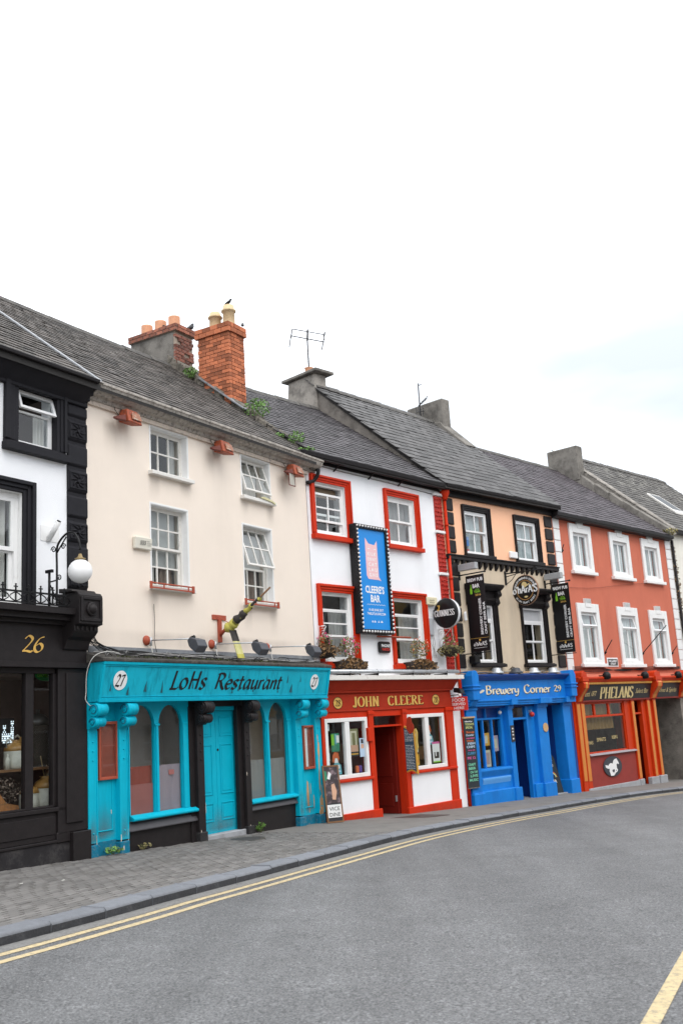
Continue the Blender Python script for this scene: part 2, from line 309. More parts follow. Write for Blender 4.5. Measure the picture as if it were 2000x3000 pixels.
def wall(mb, u0, u1, z0, z1, holes, y0, y1):
    us = sorted({u0, u1} | {h[0] for h in holes} | {h[1] for h in holes}); zs = sorted({z0, z1} | {h[2] for h in holes} | {h[3] for h in holes})
    us = [u for u in us if u0 <= u <= u1]; zs = [z for z in zs if z0 <= z <= z1]
    inside = lambda a, b: any(h[0] < a < h[1] and h[2] < b < h[3] for h in holes)
    for a, b in zip(us, us[1:]):
        for c, d in zip(zs, zs[1:]):
            if inside((a+b)/2, (c+d)/2): continue
            mb.face([(a,y0,c),(b,y0,c),(b,y0,d),(a,y0,d)]); mb.face([(b,y1,c),(a,y1,c),(a,y1,d),(b,y1,d)])
    for h in holes:
        a, b, c, d = h[:4]
        mb.face([(a,y0,c),(a,y0,d),(a,y1,d),(a,y1,c)]); mb.face([(b,y0,d),(b,y0,c),(b,y1,c),(b,y1,d)])
        mb.face([(a,y0,d),(b,y0,d),(b,y1,d),(a,y1,d)]); mb.face([(b,y0,c),(a,y0,c),(a,y1,c),(b,y1,c)])
    mb.face([(u0,y0,z1),(u0,y0,z0),(u0,y1,z0),(u0,y1,z1)]); mb.face([(u1,y0,z0),(u1,y0,z1),(u1,y1,z1),(u1,y1,z0)])
    mb.face([(u0,y0,z1),(u0,y1,z1),(u1,y1,z1),(u1,y0,z1)]); mb.face([(u0,y0,z0),(u1,y0,z0),(u1,y1,z0),(u0,y1,z0)])
    return mb
def ring(mb, u0, u1, z0, z1, t, y0, y1, bot=True, tt=None):
    tt = t if tt is None else tt
    mb.box(u0, u0+t, y0, y1, z0, z1); mb.box(u1-t, u1, y0, y1, z0, z1); mb.box(u0+t, u1-t, y0, y1, z1-tt, z1)
    if bot: mb.box(u0+t, u1-t, y0, y1, z0, z0+t)
    return mb
def sash(par, u0, u1, z0, z1, y, cols=1, rows=1, fw=0.05, bw=0.022, mt=None, tilt=0.0, t=0.04, gm=None, name='sash', side=0):
    mt = mt or WHITEP; gm = gm or GLASS
    def xf(p):
        if not tilt: return p
        if side: # hung on the right edge
            d = p.x-u1; return Vector((u1+d*math.cos(tilt), p.y+d*math.sin(tilt), p.z))
        d = z1-p.z; yy = p.y-y
        return Vector((p.x, y-d*math.sin(tilt)+yy*math.cos(tilt), z1-d*math.cos(tilt)-yy*math.sin(tilt)))
    mb = MB(); mb.xf = xf
    ring(mb, u0, u1, z0, z1, fw, y, y+t)
    cu = [u0+fw+(u1-u0-2*fw)*i/cols for i in range(cols+1)]; cz = [z0+fw+(z1-z0-2*fw)*i/rows for i in range(rows+1)]
    for i in range(1, cols): mb.box(cu[i]-bw/2, cu[i]+bw/2, y+0.004, y+t-0.006, z0+fw, z1-fw)
    for j in range(1, rows):
        for i in range(cols):
            mb.box(cu[i]+(bw/2 if i else 0), cu[i+1]-(bw/2 if i < cols-1 else 0), y+0.006, y+t-0.008, cz[j]-bw/2, cz[j]+bw/2)
    s = obj(name, mb, mt, par)
    for i in range(cols):
        for j in range(rows):
            g = MB(); g.xf = xf
            g.box(cu[i]+0.001, cu[i+1]-0.001, y+t*0.5, y+t*0.5+0.004, cz[j]+0.001, cz[j+1]-0.001)
            obj('pane', g, gm, par)
    return s
def curtain(par, u0, u1, z0, z1, y, mt, name='curtain', amp=0.03, waves=6, kind=None):
    mb = MB(); n = waves*6
    pt = [(u0+(u1-u0)*i/n, y+amp*math.sin(i*1.05+u0*7)) for i in range(n+1)]
    for a, b in zip(pt, pt[1:]): mb.face([(a[0],a[1],z0),(b[0],b[1],z0),(b[0],b[1],z1),(a[0],a[1],z1)], True)
    return obj(name, mb, mt, par)
# ------------------------------------------------------------------ lettering
def catmull(p, k=5, closed=False):
    n = len(p); o = []
    rng = n if closed else n-1
    for i in range(rng):
        g = lambda j: p[j % n] if closed else p[max(0, min(n-1, j))]
        a, b, c, d = g(i-1), g(i), g(i+1), g(i+2)
        for s in range(k):
            t = s/k
            o.append(tuple(0.5*((2*b[q])+(-a[q]+c[q])*t+(2*a[q]-5*b[q]+4*c[q]-d[q])*t*t+(-a[q]+3*b[q]-3*c[q]+d[q])*t**3) for q in range(len(b))))
    o.append(p[0] if closed else p[-1]); return o
def ell(cx, cy, rx, ry): return [(cx+rx*math.cos(2*math.pi*i/16+0.8), cy+ry*math.sin(2*math.pi*i/16+0.8)) for i in range(17)]
GL = {  # pen lettering: advance, straight strokes 's', curved strokes 'c'
 'L': (.56, [('s', [(.15,1),(.15,0)]), ('c', [(.02,.01),(.25,.01),(.45,.02),(.55,.13)])]),
 'o': (.54, [('s', ell(.25,.3,.21,.29))]), 'O': (.74, [('s', ell(.35,.5,.31,.49))]),
 'H': (.74, [('s', [(.13,0),(.13,1)]), ('s', [(.58,0),(.58,1)]), ('s', [(.13,.52),(.58,.52)])]),
 's': (.44, [('c', [(.37,.51),(.25,.6),(.1,.52),(.12,.38),(.27,.27),(.34,.14),(.2,0),(.02,.07)])]),
 'R': (.68, [('s', [(.13,0),(.13,1)]), ('c', [(.0,.93),(.15,1),(.4,.96),(.5,.77),(.38,.57),(.13,.5)]), ('c', [(.3,.52),(.45,.22),(.6,.02),(.7,0)])]),
 'e': (.44, [('c', [(.06,.3),(.36,.36),(.36,.53),(.22,.6),(.06,.42),(.06,.18),(.2,0),(.38,.1)])]),
 't': (.36, [('s', [(.14,.85),(.13,.15)]), ('c', [(.13,.15),(.2,0),(.32,.08)]), ('s', [(0,.58),(.32,.6)])]),
 'a': (.50, [('c', [(.38,.56),(.2,.6),(.04,.35),(.08,.06),(.2,.02),(.36,.3)]), ('s', [(.39,.6),(.37,.1)]), ('c', [(.37,.1),(.42,0),(.5,.07)])]),
 'u': (.50, [('c', [(.0,.52),(.08,.6),(.08,.4)]), ('s', [(.08,.5),(.08,.15)]), ('c', [(.08,.15),(.18,0),(.36,.25)]), ('s', [(.39,.6),(.39,.08)]), ('c', [(.39,.08),(.44,0),(.5,.06)])]),
 'r': (.38, [('s', [(.1,.6),(.1,0)]), ('c', [(.1,.35),(.2,.56),(.36,.57)])]),
 'n': (.50, [('s', [(.1,.6),(.1,0)]), ('c', [(.1,.35),(.25,.58),(.38,.5),(.39,.1)]), ('c', [(.39,.1),(.43,0),(.5,.05)])]),
 '2': (.58, [('c', [(.05,.8),(.22,1),(.43,.85),(.38,.58),(.05,.03)]), ('c', [(.03,.03),(.25,.05),(.5,0),(.55,.1)])]),
 '7': (.52, [('c', [(.04,.88),(.25,.95),(.5,.98)]), ('c', [(.5,.98),(.33,.6),(.2,0)])]),
 '8': (.54, [('c', [(.27,.54),(.1,.68),(.1,.88),(.26,1),(.42,.88),(.4,.68),(.27,.54),(.08,.36),(.07,.12),(.26,0),(.46,.12),(.45,.36),(.27,.54)])]),
 '6': (.56, [('c', [(.48,.98),(.25,.85),(.07,.45),(.1,.12),(.27,0),(.45,.15),(.46,.4),(.3,.54),(.1,.38)])]),
 '9': (.54, [('c', [(.42,.75),(.28,.98),(.08,.84),(.1,.58),(.28,.5),(.42,.75)]), ('c', [(.43,.8),(.42,.42),(.22,0)])]),
 'B': (.64, [('s', [(.12,0),(.12,1)]), ('c', [(.05,.97),(.4,.97),(.47,.76),(.33,.57),(.12,.54)]), ('c', [(.12,.54),(.44,.5),(.54,.26),(.4,.04),(.05,.02)])]),
 'w': (.66, [('c', [(.05,.6),(.05,.2),(.16,.0),(.29,.15),(.31,.52)]), ('c', [(.31,.4),(.32,.12),(.44,0),(.57,.2),(.54,.6)])]),
 'y': (.48, [('c', [(.05,.6),(.06,.28),(.18,.14),(.36,.3),(.39,.6)]), ('c', [(.39,.6),(.38,.1),(.24,-.24),(.04,-.2)])]),
 'C': (.64, [('c', [(.56,.82),(.38,1),(.13,.86),(.05,.5),(.14,.12),(.38,0),(.58,.18)])]),
 'J': (.46, [('s', [(.3,1),(.3,.2)]), ('c', [(.3,.2),(.24,0),(.1,0),(.03,.14)])]),
 'N': (.72, [('s', [(.13,0),(.13,1)]), ('s', [(.13,1),(.55,0)]), ('s', [(.57,0),(.57,1)])]),
 'E': (.60, [('s', [(.13,0),(.13,1)]), ('s', [(.13,.98),(.5,.98),(.52,.84)]), ('s', [(.13,.52),(.4,.52)]), ('s', [(.13,.02),(.52,.02),(.55,.17)])]),
 'P': (.60, [('s', [(.13,0),(.13,1)]), ('c', [(.13,.98),(.4,.97),(.5,.74),(.4,.5),(.13,.47)])]),
 'A': (.66, [('s', [(.05,0),(.31,1)]), ('s', [(.31,1),(.59,0)]), ('s', [(.14,.34),(.5,.34)])]),
 'S': (.52, [('c', [(.44,.8),(.3,1),(.1,.9),(.1,.66),(.38,.42),(.45,.18),(.28,0),(.06,.08),(.04,.22)])]),
 'G': (.70, [('c', [(.56,.82),(.38,1),(.13,.86),(.05,.5),(.14,.12),(.38,0),(.58,.12)]), ('s', [(.58,.42),(.58,.1)]), ('s', [(.42,.42),(.66,.42)])]),
 'U': (.70, [('s', [(.1,1),(.1,.25)]), ('c', [(.1,.27),(.17,.04),(.33,0),(.48,.06),(.56,.3)]), ('s', [(.56,.27),(.56,1)])]),
 'I': (.30, [('s', [(.14,0),(.14,1)])]),
 'h': (.52, [('s', [(.1,0),(.1,.95)]), ('c', [(.1,.38),(.28,.62),(.42,.45),(.42,0)])]),
 "'": (.18, [('s', [(.08,.95),(.06,.72)])]), ' ': (.36, []),
}
def pen(txt, thick=0.13, thin=0.03, ang=0.7, serif=False, shear=0.0, track=0.0):
    quads = []; x = 0.0; layer = 0
    def ribbon(pts):
        nonlocal layer
        layer += 1; n = len(pts); L = []; R = []
        for i in range(n):
            a = pts[max(0, i-1)]; b = pts[min(n-1, i+1)]; dx, dy = b[0]-a[0], b[1]-a[1]; l = math.hypot(dx, dy) or 1
            dx /= l; dy /= l; ph = math.atan2(dy, dx)
            hw = 0.5*math.hypot(thick*math.sin(ph-ang), thin*math.cos(ph-ang))
            L.append((pts[i][0]-dy*hw, pts[i][1]+dx*hw)); R.append((pts[i][0]+dy*hw, pts[i][1]-dx*hw))
        for i in range(n-1): quads.append(([R[i], R[i+1], L[i+1], L[i]], layer % 6))
    for ch in txt:
        adv, st = GL[ch]
        for k, p in st:
            pts = catmull(p, 5) if k == 'c' else p
            ribbon([(x+a, b) for a, b in pts])
            if serif and k == 's' and len(p) == 2 and abs(p[1][0]-p[0][0]) < 0.45*abs(p[1][1]-p[0][1]):
                for q in p:
                    if q[1] in (0, 1) and ch not in "'": ribbon([(x+q[0]-0.12, q[1]+(0.015 if q[1] == 0 else -0.015)), (x+q[0]+0.12, q[1]+(0.015 if q[1] == 0 else -0.015))])
        x += adv+track
    return [([(a+shear*b, b) for a, b in q], l) for q, l in quads]
def place(quads, par, name, mt, x, y, z, h, w=None, cap=1.0, align='L', tilt=0.0, vert=False, ay=0.0006):
    xs = [p[0] for q, l in quads for p in q]; x0, x1 = min(xs), max(xs)
    sy = h/cap; sx = (w/(x1-x0)) if w else sy
    off = {'L': 0, 'C': -(x1-x0)*sx/2, 'R': -(x1-x0)*sx}[align]
    mb = MB()
    for q, l in quads:
        pts = []
        for a, b in q:
            a2, b2 = (a-x0)*sx+off, b*sy
            if vert: a2, b2 = -b2, a2
            pts.append((x+a2, y-l*ay-b2*tilt, z+b2))
        mb.face(pts)
    return obj(name, mb, mt, par)
_fc = {}
def fontquads(txt, bold=0.0, shear=0.0, space=1.0):
    k = (txt, bold, shear, space)
    if k in _fc: return _fc[k]
    cu = bpy.data.curves.new('t', 'FONT'); cu.body = txt; cu.offset = bold; cu.shear = shear; cu.resolution_u = 2; cu.space_character = space
    o = bpy.data.objects.new('t', cu); COL.objects.link(o)
    dg = bpy.context.evaluated_depsgraph_get(); me = bpy.data.meshes.new_from_object(o.evaluated_get(dg))
    r = [([(me.vertices[i].co.x, me.vertices[i].co.y) for i in p.vertices], 0) for p in me.polygons]
    bpy.data.objects.remove(o); bpy.data.curves.remove(cu); bpy.data.meshes.remove(me)
    _fc[k] = r; return r
def font(par, txt, x, y, z, h, mt, w=None, bold=0.02, align='L', shear=0.0, name='lettering', tilt=0.0, vert=False, space=1.0):
    return place(fontquads(txt, bold, shear, space), par, name, mt, x, y, z, h, w, 0.73, align, tilt, vert)
def arc_text(par, txt, cx, y, cz, r, h, mt, a0, a1, inward=False, name='lettering'):
    mb = MB(); n = len(txt)
    for i, ch in enumerate(txt):
        if ch == ' ': continue
        a = math.radians(a0+(a1-a0)*i/(n-1)); q = fontquads(ch, 0.02); s = h/0.73
        xs = [p[0] for f, l in q for p in f]; mid = (min(xs)+max(xs))/2
        for f, l in q:
            pts = []
            for px, py in f:
                dx, dy = (px-mid)*s, py*s
                if not inward: rad = r+dy; ang = a-dx/r; pts.append((cx+rad*math.cos(ang), y, cz+rad*math.sin(ang)))
                else: rad = r-dy; ang = a+dx/r; pts.append((cx+rad*math.cos(ang), y, cz+rad*math.sin(ang)))
            mb.face(pts)
    return obj(name, mb, mt, par)
def disc(mb, cx, y, cz, r, rz=None, n=28, inner=0.0):
    rz = rz or r
    if inner <= 0: mb.face([(cx+r*math.cos(2*math.pi*i/n), y, cz+rz*math.sin(2*math.pi*i/n)) for i in range(n)])
    else:
        for i in range(n):
            a, b = 2*math.pi*i/n, 2*math.pi*(i+1)/n; k = inner
            mb.face([(cx+r*k*math.cos(a), y, cz+rz*k*math.sin(a)), (cx+r*math.cos(a), y, cz+rz*math.sin(a)), (cx+r*math.cos(b), y, cz+rz*math.sin(b)), (cx+r*k*math.cos(b), y, cz+rz*k*math.sin(b))])
    return mb
def plate(par, name, x0, x1, z0, z1, y, t, mt, bev=0.0): return obj(name, MB().box(x0, x1, y-t, y, z0, z1), mt, par, bev=bev)
# ------------------------------------------------------------------ plants
def leaves(mb, c, rad, n, size, flat=1.0, droop=0.0, rng=random):
    for i in range(n):
        while True:
            d = Vector((rng.uniform(-1, 1), rng.uniform(-1, 1), rng.uniform(-1, 1)))
            if d.length < 1: break
        p = Vector(c)+Vector((d.x*rad[0], d.y*rad[1], d.z*rad[2]-droop*d.length))
        a = Vector((rng.uniform(-1, 1), rng.uniform(-1, 1), rng.uniform(-1, 1))).normalized(); b = a.cross(Vector((rng.uniform(-1, 1), rng.uniform(-1, 1), rng.uniform(-1, 1)))).normalized()
        s = size*rng.uniform(0.6, 1.3)
        mb.face([p-a*s, p-b*s*0.45+a*s*0.1, p+a*s, p+b*s*0.45+a*s*0.1])
    return mb
def weed(fr, u, y, z, label, h=0.3, r=0.2, n=60, size=0.05, mt=None, name='weed', group=None):
    t = thing(name, fr, u, y, z, label, 'weed', group)
    s = MB()
    for i in range(7):
        a = random.uniform(0, 6.28); q = random.uniform(0.3, 1)*r
        s.tube([(0, 0, 0), (q*.4*math.cos(a), q*.4*math.sin(a), h*.5), (q*math.cos(a), q*math.sin(a), h*random.uniform(.7, 1.1))], 0.004, 4)
    obj('stem', s, STEM, t)
    obj('leaf_cluster', leaves(MB(), (0, 0, h*0.6), (r, r, h*0.5), n, size), mt or LEAF, t, kind='stuff')
    return t
# ------------------------------------------------------------------ ground, road, pavement
TD = (math.sin(0.62), math.cos(0.62))
ZK = [(-900, 3), (-60, 2.3), (0, 0.34), (10.35, 0.0), (16.8, -0.2), (19, -0.30), (21.9, -0.40), (27, -0.50), (32, -0.65), (60, -1.5), (900, -3)]
def zg(x, y):
    t = x*TD[0]+y*TD[1]
    for (a, b), (c, d) in zip(ZK, ZK[1:]):
        if t <= c: return b+(d-b)*(t-a)/(c-a)
    return ZK[-1][1]
def strip_t(tlo, thi, half, dz):
    mb = MB(); ts = sorted({tlo, thi} | {t for t, z in ZK if tlo < t < thi})
    def P(t, s): x, y = t*TD[0]+s*TD[1], t*TD[1]-s*TD[0]; return (x, y, zg(x, y)+dz)
    for a, b in zip(ts, ts[1:]): mb.face([P(a, -half), P(a, half), P(b, half), P(b, -half)][::-1])
    for f in mb.f: pass
    return mb
def asphalt():
    mt = bpy.data.materials.new('worn_asphalt'); mt.use_nodes = True; t = mt.node_tree; n = t.nodes; L = t.links.new
    p = n['Principled BSDF']; p.inputs['Roughness'].default_value = 0.72; p.inputs['Specular IOR Level'].default_value = 0.4
    tc = n.new('ShaderNodeTexCoord')
    def noise(sc, det=3, rough=0.6, vec=None):
        q = n.new('ShaderNodeTexNoise'); q.inputs['Scale'].default_value = sc; q.inputs['Detail'].default_value = det; q.inputs['Roughness'].default_value = rough
        L(vec or tc.outputs['Object'], q.inputs['Vector']); return q.outputs[0]
    def mrange(v, a, b, c, d):
        q = n.new('ShaderNodeMapRange'); q.inputs['From Min'].default_value = a; q.inputs['From Max'].default_value = b; q.inputs['To Min'].default_value = c; q.inputs['To Max'].default_value = d
        L(v, q.inputs['Value']); return q.outputs[0]
    def mul(a, b, op='MULTIPLY'):
        q = n.new('ShaderNodeMath'); q.operation = op; L(a, q.inputs[0]); L(b, q.inputs[1]); return q.outputs[0]
    fine = mrange(noise(58, 2, 0.6), 0.32, 0.68, 0.42, 1.58)
    mid = mrange(noise(24, 3, 0.8), 0.32, 0.68, 0.70, 1.30)
    big = mrange(noise(1.3, 8, 0.75), 0.3, 0.7, 0.80, 1.14)
    mp = n.new('ShaderNodeMapping'); mp.inputs['Rotation'].default_value = (0, 0, 0.60); mp.inputs['Scale'].default_value = (1.1, 0.07, 1); L(tc.outputs['Object'], mp.inputs[0])
    lanes = mrange(noise(1.0, 5, 0.6, mp.outputs[0]), 0.36, 0.64, 0.85, 1.10)
    vo = n.new('ShaderNodeTexVoronoi'); vo.inputs['Scale'].default_value = 22; L(tc.outputs['Object'], vo.inputs['Vector'])
    spk = mrange(vo.outputs['Distance'], 0.10, 0.22, 1.0, 0.0)
    gate = mrange(noise(9, 2, 0.5), 0.60, 0.66, 0, 0.8)
    val = mul(mul(mul(fine, mid), big), lanes)
    mx = n.new('ShaderNodeMix'); mx.data_type = 'RGBA'; mx.blend_type = 'MULTIPLY'; mx.inputs['Factor'].default_value = 1; mx.inputs['A'].default_value = (0.141, 0.1425, 0.145, 1)
    cb = n.new('ShaderNodeCombineColor'); [L(val, cb.inputs[i]) for i in range(3)]; L(cb.outputs[0], mx.inputs['B'])
    m2 = n.new('ShaderNodeMix'); m2.data_type = 'RGBA'; L(mul(spk, gate), m2.inputs['Factor']); L(mx.outputs['Result'], m2.inputs['A']); m2.inputs['B'].default_value = (0.40, 0.39, 0.37, 1)
    L(m2.outputs['Result'], p.inputs['Base Color'])
    bp = n.new('ShaderNodeBump'); bp.inputs['Strength'].default_value = 0.6; bp.inputs['Distance'].default_value = 0.008; L(fine, bp.inputs['Height']); L(bp.outputs[0], p.inputs['Normal'])
    return mt
ASPH = asphalt()
PAVC = mat('pavement_concrete', (0.185, 0.175, 0.163), 0.9, 0.14, 3, 0.3, 60, dirt=(0.11, 0.105, 0.095), damt=0.6, dscale=1.6)
PAVJ = mat('paving_joint_dirt', (0.085, 0.080, 0.068), 0.95, 0.3, 6)
PAVER = mat('grey_paving_brick', (0.168, 0.160, 0.152), 0.9, 0.2, 7, 0.3, 60, rnd=0.22, dirt=(0.095, 0.088, 0.078), damt=0.7, dscale=1.3)
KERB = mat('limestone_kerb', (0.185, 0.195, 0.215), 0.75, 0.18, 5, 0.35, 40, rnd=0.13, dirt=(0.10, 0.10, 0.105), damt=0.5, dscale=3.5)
KERBF = mat('dark_kerb_face', (0.050, 0.051, 0.056), 0.8, 0.3, 6, 0.35, 40, rnd=0.15, dirt=(0.13, 0.13, 0.13), damt=0.6, dscale=5, dlo=.55, dhi=.7)  # darker stone for the front face of each kerb
YLINE = mat('worn_yellow_road_paint', (0.52, 0.42, 0.245), 0.85, 0.15, 14, 0.3, 70, dirt=(0.17, 0.165, 0.155), damt=0.85, dscale=22, dlo=0.50, dhi=0.66)
obj('ground', strip_t(-890, 890, 900, -0.22), PAVC, kind='structure')
obj('road', strip_t(-55, 75, 50, -0.10), ASPH, kind='structure')
KP = [(-9.5, -6.5), (-6.6, 0.6), (-5.0, 4.6), (-3.75, 7.6), (-3.05, 9.15), (-2.73, 9.88), (-2.44, 10.55), (-2.09, 11.45), (-1.75, 12.2), (-1.17, 13.55), (-0.32, 15.5), (0.66, 17.7), (1.78, 19.75), (2.80, 21.65), (4.70, 24.4), (6.8, 26.9), (8.95, 29.0), (13.0, 32.6), (22, 40), (40, 54)]
kc = catmull(KP, 12)
KS = [0.0]
for a, b in zip(kc, kc[1:]): KS.append(KS[-1]+math.hypot(b[0]-a[0], b[1]-a[1]))
def K(s):
    s = max(0, min(KS[-1]-1e-6, s))
    lo = 0; hi = len(KS)-1
    while hi-lo > 1:
        md = (lo+hi)//2
        if KS[md] <= s: lo = md
        else: hi = md
    q = (s-KS[lo])/(KS[hi]-KS[lo]); a, b = kc[lo], kc[hi]; dx, dy = b[0]-a[0], b[1]-a[1]; l = math.hypot(dx, dy)
    return a[0]+dx*q, a[1]+dy*q, -dy/l, dx/l, math.atan2(dy, dx)     # point, normal towards the houses, heading
def KO(s, d, dz=0.0):
    x, y, nx, ny, h = K(s); x += nx*d; y += ny*d; return (x, y, zg(x, y)+dz)
def s_at_y(y): return min((abs(K(i*0.1)[1]-y), i*0.1) for i in range(int(KS[-1]*10)))[1]
S_A, S_B, S_END = s_at_y(4.0), s_at_y(17.9), s_at_y(50)
pv = MB(); s = 0.0
while s < KS[-1]-1:
    e = min(s+0.5, KS[-1]-0.5); dz = -0.012 if S_A < s < S_B else 0.0
    for a, b in ((0.28, 2.0), (2.0, 4.0), (4.0, 8.0)):
        pv.face([KO(s, b, dz), KO(s, a, dz), KO(e, a, dz), KO(e, b, dz)])
    s = e
pave = obj('pavement', pv, PAVC, kind='structure')
pj = MB(); s = S_A
while s < S_B:
    e = min(s+0.5, S_B)
    for a, b in ((0.28, 2.0), (2.0, 4.0), (4.0, 6.0)): pj.face([KO(s, b, -0.008), KO(s, a, -0.008), KO(e, a, -0.008), KO(e, b, -0.008)])
    s = e
obj('joint_bed', pj, PAVJ, pave)
# kerb stones, one object each
s = S_A-0.3; kl = random.Random(3)
while s < s_at_y(48):
    l = kl.uniform(0.74, 0.92)
    o = KO(s+l/2, 0.0); mb = MB()
    prof = [(0.012, -0.24), (0.0, -0.022), (0.022, 0.0), (0.285, 0.004), (0.285, -0.24)]
    A = [Vector(KO(s+0.006, d, z))-Vector(o) for d, z in prof]; B = [Vector(KO(s+l-0.006, d, z))-Vector(o) for d, z in prof]
    dz = kl.uniform(-0.004, 0.004); dz2 = dz+kl.uniform(-0.003, 0.003)
    A = [p+Vector((0, 0, dz)) for p in A]; B = [p+Vector((0, 0, dz2)) for p in B]
    ia = [mb.P(p) for p in A]; ib = [mb.P(p) for p in B]; n = 5
    for k in range(n): mb.f.append([ia[k], ib[k], ib[(k+1) % n], ia[(k+1) % n]][::-1]); mb.sm.append(False)
    mb.f += [ia, ib[::-1]]; mb.sm += [False, False]
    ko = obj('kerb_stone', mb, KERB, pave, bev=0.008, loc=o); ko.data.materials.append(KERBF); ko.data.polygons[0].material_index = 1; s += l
# paving bricks, running bond along the kerb
pl_, pw_ = 0.205, 0.104
pb = MB(); hx, hy = pl_/2-0.003, pw_/2-0.003
pb.hexa([(-hx,-hy,-.03),(hx,-hy,-.03),(hx,hy,-.03),(-hx,hy,-.03),(-hx+.004,-hy+.004,0),(hx-.004,-hy+.004,0),(hx-.004,hy-.004,0),(-hx+.004,hy-.004,0)])
pb.f = pb.f[1:]; pb.sm = pb.sm[1:]
pmesh = pb.mesh('paving_brick'); items = []; pr = random.Random(5)
row = 0; d = 0.29+pw_/2
while d < 6.0:
    s = S_A+(0.5*pl_ if row % 2 else 0)
    while s < S_B-0.1:
        x, y, nx, ny, h = K(s+pl_/2); px, py = x+nx*d, y+ny*d
        v = Vector((px, py, 0))-F27.O
        if v.dot(F27.n) < -0.03:
            pz = zg(px, py)+pr.uniform(-0.0025, 0.0025)
            p = Vector((px, py, pz)); items.append(((p-cam.location).length+(0 if in_frame(p, 0.02) else 1000), p, (pr.uniform(-.012, .012), pr.uniform(-.012, .012), h+pr.uniform(-.012, .012))))
        s += pl_
    row += 1; d += pw_
items.sort(key=lambda q: q[0])
for q in items[:300]: obj('paving_brick', pmesh, PAVER, pave, loc=q[1], rot=q[2])
rest = MB()
for q in items[300:]:
    mtx = Euler(q[2]).to_matrix(); b0 = len(rest.v)
    rest.v += [tuple(mtx @ Vector(p)+q[1]) for p in pb.v]; rest.f += [[i+b0 for i in f] for f in pb.f]; rest.sm += pb.sm
obj('paving_brick_remainder', rest, PAVER, pave, kind='stuff')
def line_along(d0, d1, sa, sb, dz):
    mb = MB(); s = sa
    while s < sb:
        e = min(s+0.4, sb); mb.face([KO(s, d0, dz), KO(s, d1, dz), KO(e, d1, dz), KO(e, d0, dz)]); s = e
    return mb
GUTS = mat('dusty_road_edge', (0.19, 0.187, 0.18), 0.9, 0.35, 30, 0.4, 60, dirt=(0.11, 0.11, 0.11), damt=.8, dscale=9)
obj('road_edge_strip', line_along(0.02, -0.22, 2, s_at_y(46), -0.097), GUTS, kind='structure')
for d0, d1 in ((-0.24, -0.34), (-0.47, -0.57)): obj('yellow_line', line_along(d0, d1, 2, s_at_y(46), -0.096), YLINE, kind='structure')
mb = MB(); a = Vector((1.485, 5.82)); dr = Vector((0.78, 1.77)).normalized(); nr = Vector((dr.y, -dr.x))
for i in range(-4, 24):
    p, q = a+dr*(i*0.4), a+dr*(i*0.4+0.4)
    c = [p-nr*0.05, p+nr*0.05, q+nr*0.05, q-nr*0.05]; mb.face([(v.x, v.y, zg(v.x, v.y)-0.096) for v in c])
obj('centre_line', mb, YLINE, kind='structure')
# covers in the pavement
x, y = -2.0, 17.75; x, y, _ = F27.w(2.95, -0.75, 0)
mb = MB(); mb.lathe([(0.33, -0.02), (0.33, 0.006), (0.30, 0.008)], (0, 0, 0), 24)
o = tag(obj('manhole_cover', mb, mat('rusty_cast_iron', (0.055, 0.05, 0.047), 0.7, 0.3, 12, 0.5, 30), loc=(x, y, zg(x, y)), rot=(0.012, -0.028, 0)), 'round dark iron cover in the pavement before the teal double door', 'manhole cover')
obj('rim', MB().lathe([(0.37, -0.02), (0.37, 0.004), (0.335, 0.004), (0.335, -0.02)], (0, 0, 0), 24), PAVJ, o)
p = F28.w(1.9, -1.0, 0); t = tag(empty('cellar_hatch', (p.x, p.y, zg(p.x, p.y)), F28.rz), 'brown rectangular steel hatch in the pavement before the red pub door', 'cellar hatch')
HM = mat('rusty_hatch_plate', (0.075, 0.055, 0.05), 0.8, 0.3, 10, 0.4, 40)
mtx = (-0.0, 0.028, 0)
for k in (0, 1): obj('plate', MB().box(-0.55+k*0.555, -0.005+k*0.555, -0.4, 0.4, -0.03, 0.008), HM, t, rot=mtx)
# litter
for i, (fx, d, lab) in enumerate(((-3.6, 1.6, 'scrap of white paper near the left edge of the paving'), (-3.2, 1.9, 'pale crumpled wrapper nearest the kerb on the paving'))):
    p = F27.w(fx+1.0, -d, 0); q = random.Random(i); mb = MB().face([(q.uniform(-.03,-.02), -.02, .004), (.03, q.uniform(-.02, 0), .006), (.025, .02, .016), (-.02, .018, .007)])
    tag(obj('litter', mb, mat('dull_paper', (.42, .41, .38), .9), loc=(p.x, p.y, zg(p.x, p.y)), rot=(0, 0, i)), lab, 'litter')
